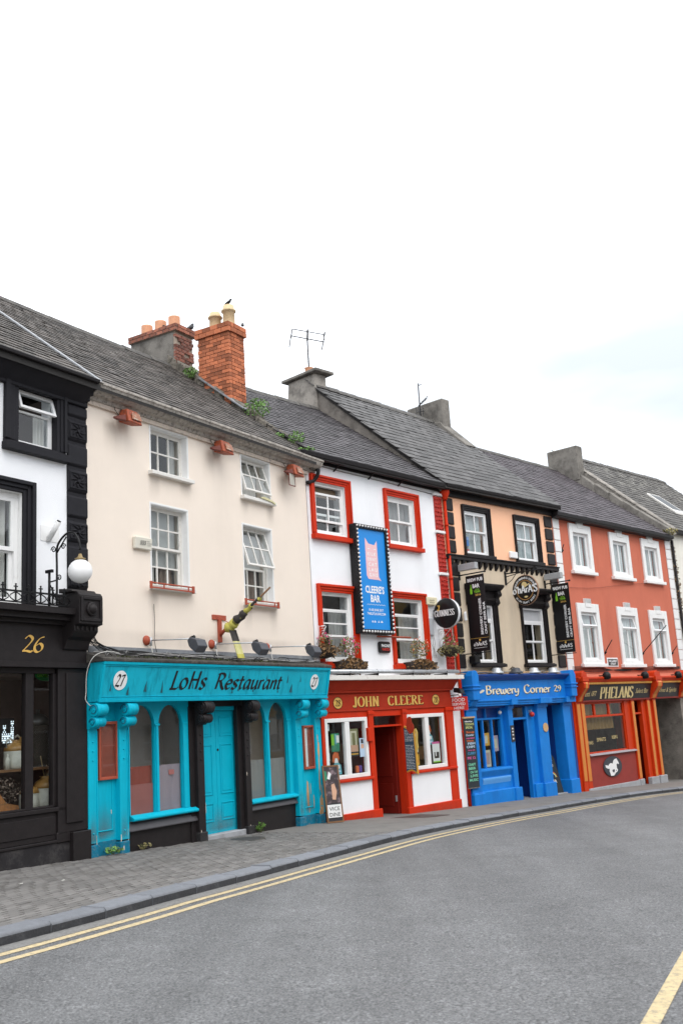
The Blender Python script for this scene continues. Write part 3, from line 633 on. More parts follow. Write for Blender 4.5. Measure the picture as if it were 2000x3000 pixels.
# ------------------------------------------------------------------ house building blocks
_slate = {}
def slate_mesh(w, l, t):
    k = (w, l, t)
    if k not in _slate:
        mb = MB(); mb.box(-w/2, w/2, 0, l, 0, t)
        _slate[k] = (mb, mb.mesh('slate'))
    return _slate[k]
def roof(h, fr, u0, u1, ye, ze, yr, zl, zr, mt, n_ind=300, cw=0.25, ch=0.205, t=0.016, wedge=0.0, seed=1, ridge=True, sag=0.0, wedge_r=0.0):
    rg = random.Random(seed)
    zt = lambda u: zl+(zr-zl)*(u-u0)/(u1-u0)
    def P(u, s, dz=0): return Vector((u, ye+s*(yr-ye), ze+s*(zt(u)-ze)-sag*math.sin(math.pi*max(0, min(1, (u-u0)/(u1-u0))))*s+dz))
    mb = MB(); wl, wr = wedge, wedge_r
    a, b, c, d = P(u0, 0, -.03), P(u1, 0, -.03), P(u1+wr, 1, -.03), P(u0-wl, 1, -.03)
    dn = Vector((0, 0, -.10))
    mb.hexa([a+dn, b+dn, c+dn, d+dn, a, b, c, d])
    e, f = Vector((u0-wl, 2*yr+0.3, ze)), Vector((u1+wr, 2*yr+0.3, ze)); mb.hexa([d+dn, c+dn, f+dn, e+dn, d, c, f, e])
    r = obj('roof', mb, ROOFDK, h)
    SL = (P(u0, 1)-P(u0, 0)).length; ang = math.atan2(zl-ze, yr-ye); rows = int(SL/ch)
    smb, sme = slate_mesh(cw-0.006, ch*1.75, t); items = []
    for j in range(rows+1):
        s = j*ch/SL; off = (cw/2 if j % 2 else 0)
        ua, ub = u0-wl*s, u1+wr*s; u = ua+cw/2-off
        while u < ub+cw*0.3:
            uc = min(max(u, ua+cw*.25), ub-cw*.25)
            p = P(uc+rg.uniform(-.008, .008), s+rg.uniform(-.004, .004), 0.004+rg.uniform(0, 0.006)); wp = fr.w(*p)
            items.append(((wp-cam.location).length+(0 if in_frame(wp, 0.0) else 1000), p, (ang-t/ch+rg.uniform(-.012, .012), rg.uniform(-.014, .014), rg.uniform(-.014, .014)))); u += cw
    items.sort(key=lambda q: q[0])
    for q in items[:n_ind]: obj('slate', sme, mt, r, loc=q[1], rot=q[2])
    rest = MB()
    for q in items[n_ind:]:
        mx = Euler(q[2]).to_matrix(); b0 = len(rest.v)
        rest.v += [tuple(mx @ Vector(p)+q[1]) for p in smb.v]; rest.f += [[i+b0 for i in f] for f in smb.f]; rest.sm += smb.sm
    obj('slate_remainder', rest, mt, r, kind='stuff')
    if ridge:
        u = u0-wl
        while u < u1+wr-0.1:
            v = min(u+0.45, u1+wr); z = P((u+v)/2, 1).z
            g = MB(); pr = [(yr-.17, z-.10), (yr-.10, z+.0), (yr-.03, z+.05), (yr+.03, z+.05), (yr+.10, z+.0), (yr+.17, z-.10)]
            dz = rg.uniform(-.008, .008); g.prof([(y, zz+dz) for y, zz in pr], u+.006, v-.006); obj('ridge_tile', g, RIDGE, r); u = v
    return r
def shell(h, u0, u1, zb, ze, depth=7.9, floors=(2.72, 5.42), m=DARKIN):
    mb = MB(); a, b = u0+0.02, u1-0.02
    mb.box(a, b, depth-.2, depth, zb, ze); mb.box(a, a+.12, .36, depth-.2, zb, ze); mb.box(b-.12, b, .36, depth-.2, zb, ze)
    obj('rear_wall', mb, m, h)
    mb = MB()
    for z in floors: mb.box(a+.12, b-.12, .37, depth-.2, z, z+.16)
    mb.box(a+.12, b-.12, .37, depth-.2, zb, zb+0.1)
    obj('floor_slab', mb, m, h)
def bricks(par, u0, u1, y0, y1, z0, z1, mt, skip=None, cr=0.089, bl=0.215, dp=0.095, seed=2, sides=('left', 'front'), zslope=None):
    rg = random.Random(seed); n = int((z1-z0)/cr); cache = {}
    for j in range(n):
        z = z0+j*cr; off = bl/2 if j % 2 else 0
        for side in sides:
            a, b = (y0, y1) if side == 'left' else (u0+(dp if 'left' in sides else 0), u1)
            x = a-off
            while x < b-0.02:
                c, d = max(a, x)+.007, min(b, x+bl)-.007; x += bl
                if d-c < 0.03: continue
                if zslope and side == 'left' and z+cr < zslope((c+d)/2): continue
                if skip and rg.random() < skip: continue
                k = (side, round(d-c, 3))
                if k not in cache:
                    l = d-c; mb = MB()
                    if side == 'left': mb.box(0, dp, -l/2, l/2, .007, cr-.007)
                    else: mb.box(-l/2, l/2, 0, dp, .007, cr-.007)
                    cache[k] = mb.mesh('brick')
                e = rg.uniform(-.006, .004)
                loc = (u0+e, (c+d)/2, z) if side == 'left' else ((c+d)/2, y0+e, z)
                obj('brick', cache[k], mt, par, loc=loc, rot=(0, 0, rg.uniform(-.012, .012)))
def moulding(mb, u0, u1, steps):   # stacked profile: list of (z0, z1, projection)
    for z0, z1, p in steps: mb.box(u0, u1, -p, 0.02, z0, z1)
    return mb
def console(par, u0, u1, zt, mt, k=1.0, y0=0.0):
    mb = MB(); w = u1-u0; shade_line = MB()
    mb.prof([(y0, zt), (y0-.16*k, zt), (y0-.16*k, zt-.14*k), (y0-.09*k, zt-.205*k), (y0-.12*k, zt-.26*k), (y0-.12*k, zt-.36*k), (y0-.06*k, zt-.41*k), (y0, zt-.41*k)], u0, u1)
    for (yy, zz, r) in ((-.165*k, zt-.112*k, .108*k), (-.135*k, zt-.305*k, .082*k)):
        mb.lathe([(r, u0-.014), (r, u1+.012)], (0, y0+yy, zz), 20, 'x'); mb.lathe([(r*.5, u0-.024), (r*.5, u0-.013)], (0, y0+yy, zz), 10, 'x')
        mb.lathe([(r*.2, u0-.034), (r*.2, u0-.02)], (0, y0+yy, zz), 8, 'x')
        vol = [(u0-.016, y0+yy+r*.80*(1-q/22)*math.cos(q*.62), zz+r*.80*(1-q/22)*math.sin(q*.62)) for q in range(20)]; shade_line.tube(vol, .011*k, 5)
        mb.lathe([(r*1.02, u0+.03*w/.2), (r*1.10, u0+.05*w/.2), (r*1.02, u0+.07*w/.2)], (0, y0+yy, zz), 14, 'x')
    c = obj('console', mb, mt, par); obj('volute_shade_line', shade_line, TEALB if mt == TEAL else SIGNGRY, par); return c  # contrast-toned spiral tubes paint in the shading of the carved volutes
def panelled(par, u0, u1, z0, z1, y, mt, panels, t=0.045, name='door_leaf', gap=0.0):
    mb = MB().box(u0+gap, u1-gap, y, y+t, z0, z1); o = obj(name, mb, mt, par, bev=0.003)
    for a, b, c, d in panels:
        g = MB(); ring(g, a, b, c, d, 0.022, y-.012, y+.001); obj('panel_mould', g, mt, o, bev=0.005)
        g = MB().prism([(a+.05, c+.05), (b-.05, c+.05), (b-.05, d-.05), (a+.05, d-.05)], y-.007, y+.001); obj('panel', g, mt, o, bev=0.006)
    return o
def jug(fr, u, y, z, r, h, label, neck=0.28, handle=True, group=None):
    t = thing('stoneware_jug', fr, u, y, z, label, 'jug', group)
    CR = mat('cream_stoneware', (0.56, 0.55, 0.48), 0.35, 0.1, 8, spec=0.5, dirt=(0.35, 0.33, 0.28), damt=0.6, dscale=9); TN = mat('tan_glaze', (0.42, 0.23, 0.07), 0.3, 0.15, 10, spec=0.5)
    obj('body', MB().lathe([(r*.93, 0), (r, h*.1), (r, h*.62)], (0, 0, 0), 20), CR, t)
    obj('shoulder', MB().lathe([(r*1.002, h*.62), (r*.97, h*.72), (r*.75, h*.84), (r*neck*1.1, h*.91), (r*neck, h*.95), (r*neck*1.25, h), (r*neck, h*1.0)], (0, 0, 0), 20), TN, t)
    if handle: obj('handle', MB().tube([(-r*.2, 0, h*.95), (-r*.55, 0, h*1.06), (-r*.95, 0, h*.98), (-r*.98, 0, h*.74)], r*.09, 6), CR, t)
    return t

# ================================================================== black and white house (left)
h = thing('terraced_house', F27, 0, 0, 0, 'white rendered house with black trim and black shopfront numbered 26', 'house')
holes = [(-1.33, -.54, 6.22, 7.14), (-2.45, -1.22, 3.72, 5.45), (-2.95, -2.35, 6.22, 7.14)]
obj('wall', wall(MB(), -6.0, 0.085, 2.8, 7.3, holes, 0, .35), WHITEW, h)
shell(h, -6, 0.085, -.3, 7.4)
rf = roof(h, F27, -6.0, 0.10, -.34, 7.47, 3.95, 10.78, 10.78, SLATE, n_ind=220, cw=0.28, ch=0.20, seed=4, wedge=0)
mb = moulding(MB(), -6, .085, [(7.10, 7.20, .06), (7.20, 7.28, .12), (7.28, 7.36, .20), (7.36, 7.47, .30)]); mb.prof([(-.02, 7.12), (-.30, 7.36), (-.02, 7.36)], -6, .02)
obj('cornice', mb, CHARC, h, bev=.012)
mb = MB(); rg = random.Random(8)
for q in range(9):
    uu = rg.uniform(-2, -.2); l = rg.uniform(.04, .16); mb.prism([(uu, 7.40), (uu+l*.5, 7.385), (uu+l, 7.41), (uu+l*.8, 7.46), (uu+l*.2, 7.455)], -.306, -.298)
obj('peeled_paint', mb, BAREP, h)
mb = MB(); mb.prof([(-.30, 7.44), (-.40, 7.44), (-.41, 7.50), (-.30, 7.52)], -6, .03); obj('gutter', mb, GUTBK, h, bev=.01)
# lead flashing between the two roofs
mb = MB(); pts = [(-.30, 7.53), (1.2, 8.69), (2.6, 9.77), (3.95, 10.81)]
for (a, b), (c, d) in zip(pts, pts[1:]): mb.hexa([(.08, a, b-.01), (.17, a, b-.01), (.17, c, d-.01), (.08, c, d-.01), (.08, a, b+.02), (.17, a, b+.02), (.17, c, d+.02), (.08, c, d+.02)])
obj('lead_flashing', mb, LEADL, h)
obj('quoin_strip', MB().box(-.335, .083, -.012, .02, 4.03, 7.14), CHARC, h)
# quoins
zq = [4.04, 4.37, 4.78, 5.18, 5.60, 6.03, 6.45, 6.86, 7.12]
for i, (a, b) in enumerate(zip(zq, zq[1:])):
    z0, z1 = a+.012, b-.012; mb = MB()
    mb.hexa([(-.345, 0, z0), (.088, 0, z0), (.088, .05, z0), (-.345, .05, z0), (-.345, 0, z1), (.088, 0, z1), (.088, .05, z1), (-.345, .05, z1)])
    mb.prof([(0, z0), (-.05, z0+.05), (-.05, z1-.05), (0, z1)], -.335, .078)
    o = obj('quoin', mb, CHARC, h, bev=.01)
    if i % 2 == 0 and i < 7:
        c = MB(); rg = random.Random(i)
        cx, cz = -.128, (z0+z1)/2
        for k in range(8):
            t0 = k*math.pi/4; pts = [(cx+rr*.16*math.cos(t0+rr*.8), -.056, cz+rr*.13*math.sin(t0+rr*.8)) for rr in (.15, .5, .8, 1.0)]
            c.tube(pts, [.012, .018, .014, .008], 5)
        c.lathe([(.03, -.075), (.035, -.05)], (cx, 0, cz), 10, 'y')
        ring(c, -.31, .055, z0+.07, z1-.07, .014, -.064, -.048)
        obj('carved_relief', c, CHARC, o)
def architrave(h, u0, u1, z0, z1, a, b, c, d, mt, sill=.12, pr=.07, y=0.0):
    mb = MB()
    for k, (p, q) in enumerate(((0, pr), (.05, pr*.62), (.10, pr*.36))):
        i0, i1, iz = u0+(a-u0)*p/.15, u1-(u1-b)*p/.15, z1-(z1-d)*p/.15
        j0, j1, jz = (u0+(a-u0)*(p+.05)/.15, u1-(u1-b)*(p+.05)/.15, z1-(z1-d)*(p+.05)/.15)
        mb.box(i0, j0, y-q, y+.01, c-.0, iz); mb.box(j1, i1, y-q, y+.01, c-.0, iz); mb.box(j0, j1, y-q, y+.01, jz, iz)
    mb.box(u0-.02, u1+.02, y-pr-.05, y+.01, z0, z0+sill)
    if c > z0+sill: mb.box(u0, u1, y-pr*.5, y+.01, z0+sill, c)
    return obj('window_surround', mb, mt, h, bev=.006)
def reveal(h, a, b, c, d, dep, mt, name='window', t=.012):
    mb = MB(); mb.box(a, a+t, .001, dep, c, d); mb.box(b-t, b, .001, dep, c, d); mb.box(a+t, b-t, .001, dep, d-t, d); mb.box(a+t, b-t, .001, dep, c, c+t)
    return obj(name, mb, mt, h)
architrave(h, -1.60, -.37, 6.06, 7.20, -1.32, -.55, 6.235, 7.13, CHARC)
wn = reveal(h, -1.33, -.54, 6.22, 7.14, .16, CHARC)
ring(mb := MB(), -1.315, -.555, 6.235, 7.125, .035, .10, .16); obj('frame', mb, UPVC, wn)
sash(wn, -1.28, -.59, 6.27, 6.79, .105, fw=.035, mt=UPVC); sash(wn, -1.28, -.56, 6.79, 7.10, .07, fw=.045, mt=UPVC, tilt=.30)
curtain(wn, -.80, -.60, 6.27, 6.8, .24, CURT, waves=3)
wn2 = reveal(h, -2.95, -2.35, 6.22, 7.14, .16, CHARC); sash(wn2, -2.94, -2.36, 6.24, 7.12, .1, mt=UPVC); architrave(h, -3.2, -2.15, 6.06, 7.20, -2.94, -2.36, 6.235, 7.13, CHARC)
architrave(h, -2.72, -1.03, 3.60, 5.62, -2.44, -1.23, 3.74, 5.44, CHARC, pr=.10)
wn = reveal(h, -2.45, -1.22, 3.72, 5.45, .16, WHITEP)
ring(mb := MB(), -2.44, -1.235, 3.735, 5.435, .07, .08, .14); obj('frame', mb, WHITEP, wn)
sash(wn, -2.37, -1.305, 4.55, 5.365, .085, fw=.06); sash(wn, -2.37, -1.305, 3.80, 4.58, .13, fw=.06)
curtain(wn, -1.75, -1.32, 3.8, 5.36, .26, CURT, waves=4)
curtain(wn, -2.40, -1.9, 3.8, 5.36, .26, CURT, waves=4)
# black shopfront
mb = moulding(MB(), -6, -.02, [(2.90, 3.46, .10), (3.46, 3.52, .18), (3.52, 3.60, .28), (3.60, 3.69, .38)]); mb.prof([(-.38, 3.69), (-.38, 3.695), (0, 3.76), (0, 3.69)], -6, -.03)
mb.box(-6, -.02, -.16, 0, 2.82, 2.90)
fa = obj('fascia', mb, BLACKP, h, bev=.008)
place(pen('26', .16, .04, .75, shear=.18), fa, 'house_number', GOLD, -1.30, -.108, 3.045, .235, w=.42)
cons = MB(); cons.prof([(0, 3.95), (-.42, 3.95), (-.46, 3.90), (-.46, 3.46), (-.36, 3.44), (-.36, 3.36), (-.28, 3.28), (-.20, 3.24), (-.14, 3.10), (0, 3.08)], -.52, -.03)
cons.prof([(-.10, 3.95), (-.10, 4.02), (-.36, 3.99), (-.40, 3.95)], -.60, -.1)
for k in range(5): cons.box(-.49+k*.09, -.45+k*.09, -.385, -.35, 3.37, 3.44)
ring(cons, -.50, -.05, 3.50, 3.88, .05, -.485, -.455); cons.ball((-.275, -.47, 3.69), .085, 12); cons.ball((-.275, -.50, 3.69), .05, 10); cons.lathe([(.10, -.50), (.115, -.455)], (-.275, 0, 3.69), 16, 'y')
obj('console', cons, BLACKP, h, bev=.008)
pl = MB(); pl.box(-.60, -.01, -.10, .0, .42, 2.82); pl.box(-.36, -.0, -.16, .0, -.5, .42); pl.box(-.62, -.36, -.095, .0, .29, .44); pl.box(-.46, -.12, -.13, -.1, .55, 2.75)
obj('pilaster', pl, BLACKP, h, bev=.012)
rs = MB(); rs.box(-6, -.60, -.06, .0, .34, .74); rs.box(-6, -.36, -.10, 0, .74, .80); rs.box(-6, -.52, -.09, 0, .30, .34); rs.box(-6, -.64, -.075, -.055, .42, .68)
obj('stall_riser', rs, BLACKP, h, bev=.008)
obj('plinth', MB().box(-6, -.36, -.07, 0, -.5, .30), DKGREY, h)
sw = MB(); sw.box(-6, -.62, -.05, .05, 2.74, 2.82); sw.box(-1.175, -1.03, -.05, .05, .82, 2.74); sw.box(-.66, -.60, -.05, .05, .80, 2.74); sw.box(-6, -.60, -.05, .05, .80, .83); sw.box(-2.5, -2.36, -.05, .05, .82, 2.74)
sw = obj('shop_window', sw, BLACKP, h, bev=.006)
for a, b in ((-2.36, -1.175), (-1.03, -.66), (-4, -2.5)): obj('pane', MB().box(a, b, 0, .006, .83, 2.74), SHOPGLASS, sw)
it = MB(); it.box(-6, -.02, 1.05, 1.1, .3, 2.8); it.box(-.16, -.10, .06, 1.05, .3, 2.8); it.box(-6, -.1, .05, 1.05, .70, .78)
obj('display_back', it, mat('dark_shop_panel', (0.09, 0.055, 0.048), .7, .2, 4), h)
obj('shelf', MB().box(-2.6, -.14, .32, .80, 1.345, 1.38), WOOD, h)
# things in the window
jug(F27, -.89, .50, 1.38, .165, .42, 'cream stoneware jug with tan shoulder on the shelf, nearer the left edge')
jug(F27, -.66, .62, 1.38, .16, .46, 'stoneware jug on the shelf half hidden by the black window bar')
jug(F27, -.35, .45, .78, .19, .46, 'large grubby stoneware jar holding sticks below the shelf', neck=.4, handle=False)
jug(F27, -.62, .50, .78, .15, .36, 'small stoneware jar on the window floor behind the black bar')
t = thing('stoneware_bottle', F27, -1.10, .42, 1.38, 'small cream stoneware bottle on the shelf by the jug', 'bottle')
obj('body', MB().lathe([(.042, 0), (.045, .13), (.03, .17), (.018, .185), (.02, .22), (.012, .225)], (0, 0, 0), 14), MATS['cream_stoneware'], t)
t = thing('twig_bunch', F27, -.35, .45, 1.2, 'dry twigs standing in the stoneware jar', 'twigs')
mb = MB()
for dx, hh in ((-.10, .34), (-.05, .13), (.06, .16), (.02, .2), (.09, .2)): mb.tube([(0, 0, -.08), (dx*.6, 0, hh*.5), (dx, 0, hh)], .008, 5)
obj('twig', mb, mat('pale_twig', (0.40, 0.30, 0.17), .8), t)
t = thing('glass_dispenser', F27, -.35, .62, 1.38, 'tall glass cylinder with dark lid standing on the shelf', 'glass jar')
obj('cylinder', MB().lathe([(.165, 0), (.17, .05), (.17, .62)], (0, 0, 0), 20), translucent('smoked_glass', (.10, .085, .07), .55), t); obj('lid', MB().lathe([(.18, .62), (.18, .70), (.10, .78), (.03, .80), (.03, .86)], (0, 0, 0), 20), mat('pewter', (.12, .12, .12), .35, .1, 5, metal=.6), t)
t = thing('castle_light_sign', F27, -1.0, .55, 1.82, 'white pixel castle sign glowing in the black shop window', 'light sign')
obj('board', MB().box(-.13, .13, 0, .02, -.12, .30), LETK, t)
em = bpy.data.materials.new('lit_white_pixels'); em.use_nodes = True; em.node_tree.nodes['Principled BSDF'].inputs['Emission Color'].default_value = (.75, .9, 1, 1); em.node_tree.nodes['Principled BSDF'].inputs['Emission Strength'].default_value = .9
mb = MB(); rows = ['..........x.x', '..........xxx', '..x.x......x.', '..xxx.....x.x', '...x......x.x', '..x.x.....xxx', '.x.x.x.x.xxxx', '.xxxxxxxxx.xx', '.x.xx.xx.xxxx', '.xxxxxxx.xxxx', '..xx.xxx.xxxx']
for j, r_ in enumerate(rows):
    for i, c in enumerate(r_):
        if c == 'x': mb.box(-.115+i*.018, -.101+i*.018, -.006, -.002, .24-j*.03, .262-j*.03)
obj('lit_pixels', mb, em, t)
t = thing('oval_welcome_sign', F27, -.53, .22, 2.735, 'green sign hung behind the black shop glass reading cead mile failte', 'sign')
mb = MB(); mb.lathe([(1, 0), (1, .01)], (0, 0, 0), 28, 'y'); mb.xf = lambda p: Vector((p.x*.235, p.y, p.z*.085)); obj('board', mb, mat('bright_green_board', (.02, .22, .05), .5), t)
font(t, 'CEAD MILE FAILTE', 0, -.004, -.025, .055, PGREEN, w=.40, align='C')
t = thing('dried_flower_bunch', F27, -1.22, .40, .78, 'bunch of dried brown flowers low in the black shop window', 'dried flowers')
obj('flower_heads', leaves(MB(), (0, 0, .30), (.36, .16, .20), 420, .022), mat('dried_flower', (.20, .15, .12), .9, .3, 20, rnd=.6), t, kind='stuff')
t = thing('orange_display_crate', F27, -1.42, .22, .78, 'orange stencilled wooden board leaning at the window floor', 'board')
obj('board', MB().prism([(-.3, 0), (.38, 0), (.36, .09), (.14, .14), (-.05, .36), (-.3, .36)], 0, .02), mat('orange_wood', (.36, .15, .05), .8, .3, 12, dirt=(.1, .08, .06), damt=.8, dscale=20), t)
t = thing('hanging_orange_chain', F27, -1.45, .5, 2.05, 'string of orange paper hung in the black shop window', 'decoration')
mb = MB()
for k in range(6): mb.ball((.02*math.sin(k*2), 0, .09*k), .045, 8)
obj('paper_ball', mb, mat('orange_paper', (.40, .07, .03), .8), t)
# railing on the black cornice
t = thing('iron_cresting', F27, -.62, -.30, 3.72, 'low black cast iron cresting rail on the cornice of the black shopfront', 'railing')
mb = MB(); mb.box(-5, .0, -.012, .012, .155, .18); mb.box(-5, 0, -.012, .012, .0, .02); obj('rail', mb, IRON, t)
for k in range(20):
    x = -.05-k*.23; g = MB()
    g.box(x-.009, x+.009, -.009, .009, 0, .25); g.box(x-.035, x+.035, -.007, .007, .225, .24); g.ball((x, 0, .265), .016, 6)
    for sx in (-1, 1):
        g.tube([(x+sx*(.008+.10*math.sin(q*math.pi/6)), 0, .02+.13*q/6) for q in range(7)], .009, 5)
    obj('bar', g, IRON, t)
t = thing('globe_wall_lamp', F27, -.91, -.40, 3.72, 'white globe lamp on a black scrolled iron post over the black shopfront', 'lamp')
mb = MB(); arc = [(0, 0, 0), (0, 0, .55), (0, 0, .84), (0, -.08, .97), (0, -.22, 1.05), (0, -.36, 1.03), (0, -.46, .90), (0, -.485, .76)]
mb.tube(catmull(arc, 4), .017, 7); obj('post', mb, IRON, t)
mb = MB()
for (cy, cz, r, sg) in ((.07, .84, .055, 1), (-.14, .86, .05, -1), (-.05, .40, .05, 1), (.03, .12, .06, -1)):
    mb.tube([(0, cy+sg*r*(1-q/14)*math.cos(q*.75), cz+r*(1-q/14)*math.sin(q*.75)) for q in range(12)], .009, 5)
mb.tube([(0, 0, .78), (0, -.20, 1.0)], .012, 5); mb.tube([(0, .16, .36), (0, .0, .37)], .012, 5); mb.tube([(0, .16, .0), (0, .16, .50)], .02, 6); mb.box(-.02, .02, .09, .23, .50, .545); mb.tube([(0, .15, .33), (0, .01, .08)], .01, 5)
obj('scroll_bracket', mb, IRON, t)
obj('lamp_cap', MB().lathe([(.075, .612), (.08, .63), (.04, .645), (.02, .70)], (0, -.485, 0), 14), mat('brass_gallery', (.28, .20, .09), .5), t)
obj('globe', MB().ball((0, -.485, .44), .178, 24), GLOBE, t)
t = thing('flagpole_holder', F27, -.72, 0, 4.76, 'empty white flagpole tube on a bracket plate on the white wall', 'flagpole holder')
obj('plate', MB().box(-.15, .22, -.008, 0, .0, .24), WHITEP, t); obj('tube', MB().tube([(0, -.01, .02), (.0, -.24, .28)], .045, 12), WHITEP, t); obj('bore', MB().tube([(0, -.236, .276), (.0, -.243, .284)], .036, 12), LETK, t)
# ================================================================== cream house with the teal restaurant front
h = thing('terraced_house', F27, .09, 0, 0, 'cream rendered three storey house with teal and black restaurant front numbered 27', 'house')
h.location = F27.O
W27 = [(1.645, 2.655, 6.335, 7.17), (4.315, 5.285, 6.325, 7.17), (1.615, 2.605, 4.28, 5.735), (4.285, 5.25, 4.185, 5.735)]
obj('wall', wall(MB(), .09, 6.66, 2.6, 7.38, W27, 0, .35), CREAM, h)
shell(h, .09, 6.66, -.6, 7.4)
roof(h, F27, .16, 6.72, -.28, 7.50, 3.95, 10.77, 10.77, SLATE, n_ind=300, seed=11, sag=.05, wedge_r=0)
# eaves gutter of stone with a lip
mb = MB(); mb.prof([(0, 7.26), (-.07, 7.27), (-.10, 7.33), (-.18, 7.335), (-.26, 7.39), (-.30, 7.47), (-.32, 7.475), (-.32, 7.515), (-.27, 7.52), (0, 7.44)], .09, 6.98)
obj('gutter', mb, GUTST, h, bev=.006)
obj('eaves_board', MB().box(.09, 6.7, -.05, 0, 7.19, 7.262), mat('stained_eaves_board', (.62, .53, .45), .9, .2, 7, dirt=(.16, .13, .11), damt=.7, dscale=7, dlo=.5, dhi=.66), h)
def sill(p, u0, u1, z, mt, d=.10, t=.07): return obj('sill', MB().hexa([(u0,-d,z),(u1,-d,z),(u1,.12,z),(u0,.12,z),(u0,-d,z+t-.015),(u1,-d,z+t-.015),(u1,.12,z+t),(u0,.12,z+t)]), mt, p, bev=.006)
wins = []
for k, (a, b, c, d) in enumerate(W27):
    wn = reveal(h, a, b, c, d, .20, WHITEP); wins.append(wn)
    mb = MB(); mb.box(a-.03, a, -.008, .02, c, d+.03); mb.box(b, b+.022, -.008, .02, c, d+.03); mb.box(a, b, -.008, .02, d, d+.03)
    obj('white_margin', mb, WHITEP, wn)
    sill(wn, a-.07, b+.07, c-.075, OLDWHITE, .11, .085)
    mb = MB(); ring(mb, a+.012, b-.012, c+.012, d-.012, .03, .13, .21); obj('frame', mb, OLDWHITE, wn)
a, b, c, d = W27[0]
sash(wins[0], a+.04, b-.04, c+.04, d-.04, .14, 3, 2, .04, .026, OLDWHITE)
curtain(wins[0], a+.05, a+.27, c+.05, d-.05, .30, CURT, waves=3); curtain(wins[0], b-.25, b-.05, c+.05, d-.05, .30, CURT, waves=3); 
a, b, c, d = W27[1]
sash(wins[1], a+.04, b-.04, c+.10, d-.04, .13, 3, 2, .04, .026, OLDWHITE, tilt=.30)
curtain(wins[1], a+.3, b-.05, c+.05, d-.05, .32, CURT, waves=4)
mb = MB(); mb.prism([(4.75, 6.335), (5.15, 6.30), (5.28, 6.265), (5.29, 6.295), (5.15, 6.34), (4.9, 6.375)], -.13, -.10)
obj('yellow_cloth', mb, mat('pale_yellow_cloth', (.58, .54, .32), .9, .2, 9), wins[1])
for k in (2, 3):
    a, b, c, d = W27[k]; mid = c+.70
    sash(wins[k], a+.04, b-.04, mid, d-.04, .14, 3, 2, .04, .026, OLDWHITE, tilt=(.30 if k == 3 else 0))
    sash(wins[k], a+.04, b-.04, c+.03, mid+.03, .185, 3, 2, .04, .026, OLDWHITE)
    obj('blind', MB().box(a+.05, b-.05, .27, .275, mid-(.30 if k == 2 else .0), d-.04), BLIND, wins[k])
    curtain(wins[k], a+.10, a+.42, c+.03, mid, .34, CURT, waves=3); curtain(wins[k], b-.4, b-.05, c+.03, mid, .36, mat('brown_curtain', (.28, .21, .17), .9), waves=3)
    rl = MB()
    for x in (a-.22, b-.10): rl.box(x, x+.055, -.17, -.14, c-.09, c+.04)
    rl.box(a-.165, b-.10, -.165, -.145, c+.005, c+.03); rl.box(a-.165, b-.10, -.165, -.145, c-.075, c-.05)
    for x in (a+.12, b-.22): rl.box(x, x+.03, -.163, -.147, c-.05, c+.005)
    obj('sill_rail', rl, RUST, wins[k], bev=.004)
# corner downpipe bend at the right end of the gutter
mb = MB(); mb.tube(catmull([(6.90, -.2, 7.33), (6.90, -.18, 7.20), (6.86, -.10, 7.08), (6.74, -.05, 7.02), (6.66, -.05, 7.0)], 4), .045, 8); obj('gutter_bend', mb, GUTBK, h)
# roof edge between the cream and the white pub
mb = MB(); rg = random.Random(4); n = 14
for i in range(n):
    y0, y1 = -.15+4.1*i/n, -.15+4.1*(i+1)/n; z0, z1 = 7.52+.815*(y0+.15), 7.52+.815*(y1+.15)
    wv = rg.uniform(.0, .05); x0 = 6.70+rg.uniform(-.05, .04); x1 = 6.94+.05*i+rg.uniform(-.03, .05)
    tt = .17+wv
    mb.hexa([(x0, y0, z0-.25), (x1, y0, z0-.25), (x1, y1, z1-.25), (x0, y1, z1-.25), (x0+.03, y0, z0+tt), (x1-.06, y0, z0+tt*.8), (x1-.06, y1, z1+tt*.8), (x0+.03, y1, z1+tt)])
obj('rubble_verge', mb, RUBBLE, h, bev=.03)
mb = MB()
for y0, y1 in ((1.55, 1.95), (1.95, 2.30), (2.32, 2.62), (2.64, 2.9)): z0, z1 = 7.64+.815*(y0+.15), 7.64+.815*(y1+.15); mb.hexa([(6.62, y0, z0), (6.80, y0, z0+.03), (6.80, y1, z1+.03), (6.62, y1, z1), (6.62, y0, z0+.03), (6.80, y0, z0+.06), (6.80, y1, z1+.06), (6.62, y1, z1+.03)])
obj('lead_soaker', mb, LEAD, h)
# red brick chimney and the rendered chimney behind it
ch = obj('chimney', MB().box(6.735, 7.31, 2.02, 2.94, 8.7, 11.30), MORTAR, h)
bricks(ch, 6.715, 7.33, 2.0, 2.96, 8.978, 11.14, BRICK, seed=5, cr=.094, bl=.235); bricks(ch, 6.665, 7.38, 1.95, 3.01, 11.14, 11.39, BRICK, seed=6, cr=.122, bl=.23)
mb = MB().box(6.70, 7.35, 1.99, 2.98, 11.29, 11.40); obj('flaunching', mb, mat('cap_brick', (.33, .12, .075), .9, .4, 9, .6, 30, rnd=.35, dirt=(.10, .07, .06), damt=.85, dscale=9, dlo=.46, dhi=.62), ch, bev=.012)
mb = MB(); mb.prof([(1.93, 8.96), (1.93, 9.06), (2.0, 9.14), (3.0, 9.96), (3.0, 9.7)], 6.62, 6.73); obj('mortar_skirt', mb, CONCP, ch)
for y, mt, hh in ((2.62, POTY, .50), (2.20, POTY, .58)):
    obj('chimney_pot', MB().lathe([(.155, 11.36), (.15, 11.42), (.142, 11.36+hh*.70), (.18, 11.36+hh*.72), (.18, 11.36+hh*.78), (.15, 11.36+hh*.80), (.128, 11.36+hh), (.09, 11.36+hh), (.09, 11.4)], (7.02, y, 0), 16), mt, ch)
ch = obj('chimney', MB().box(6.74, 7.42, 3.74, 5.15, 9.5, 11.62), CONC, h)
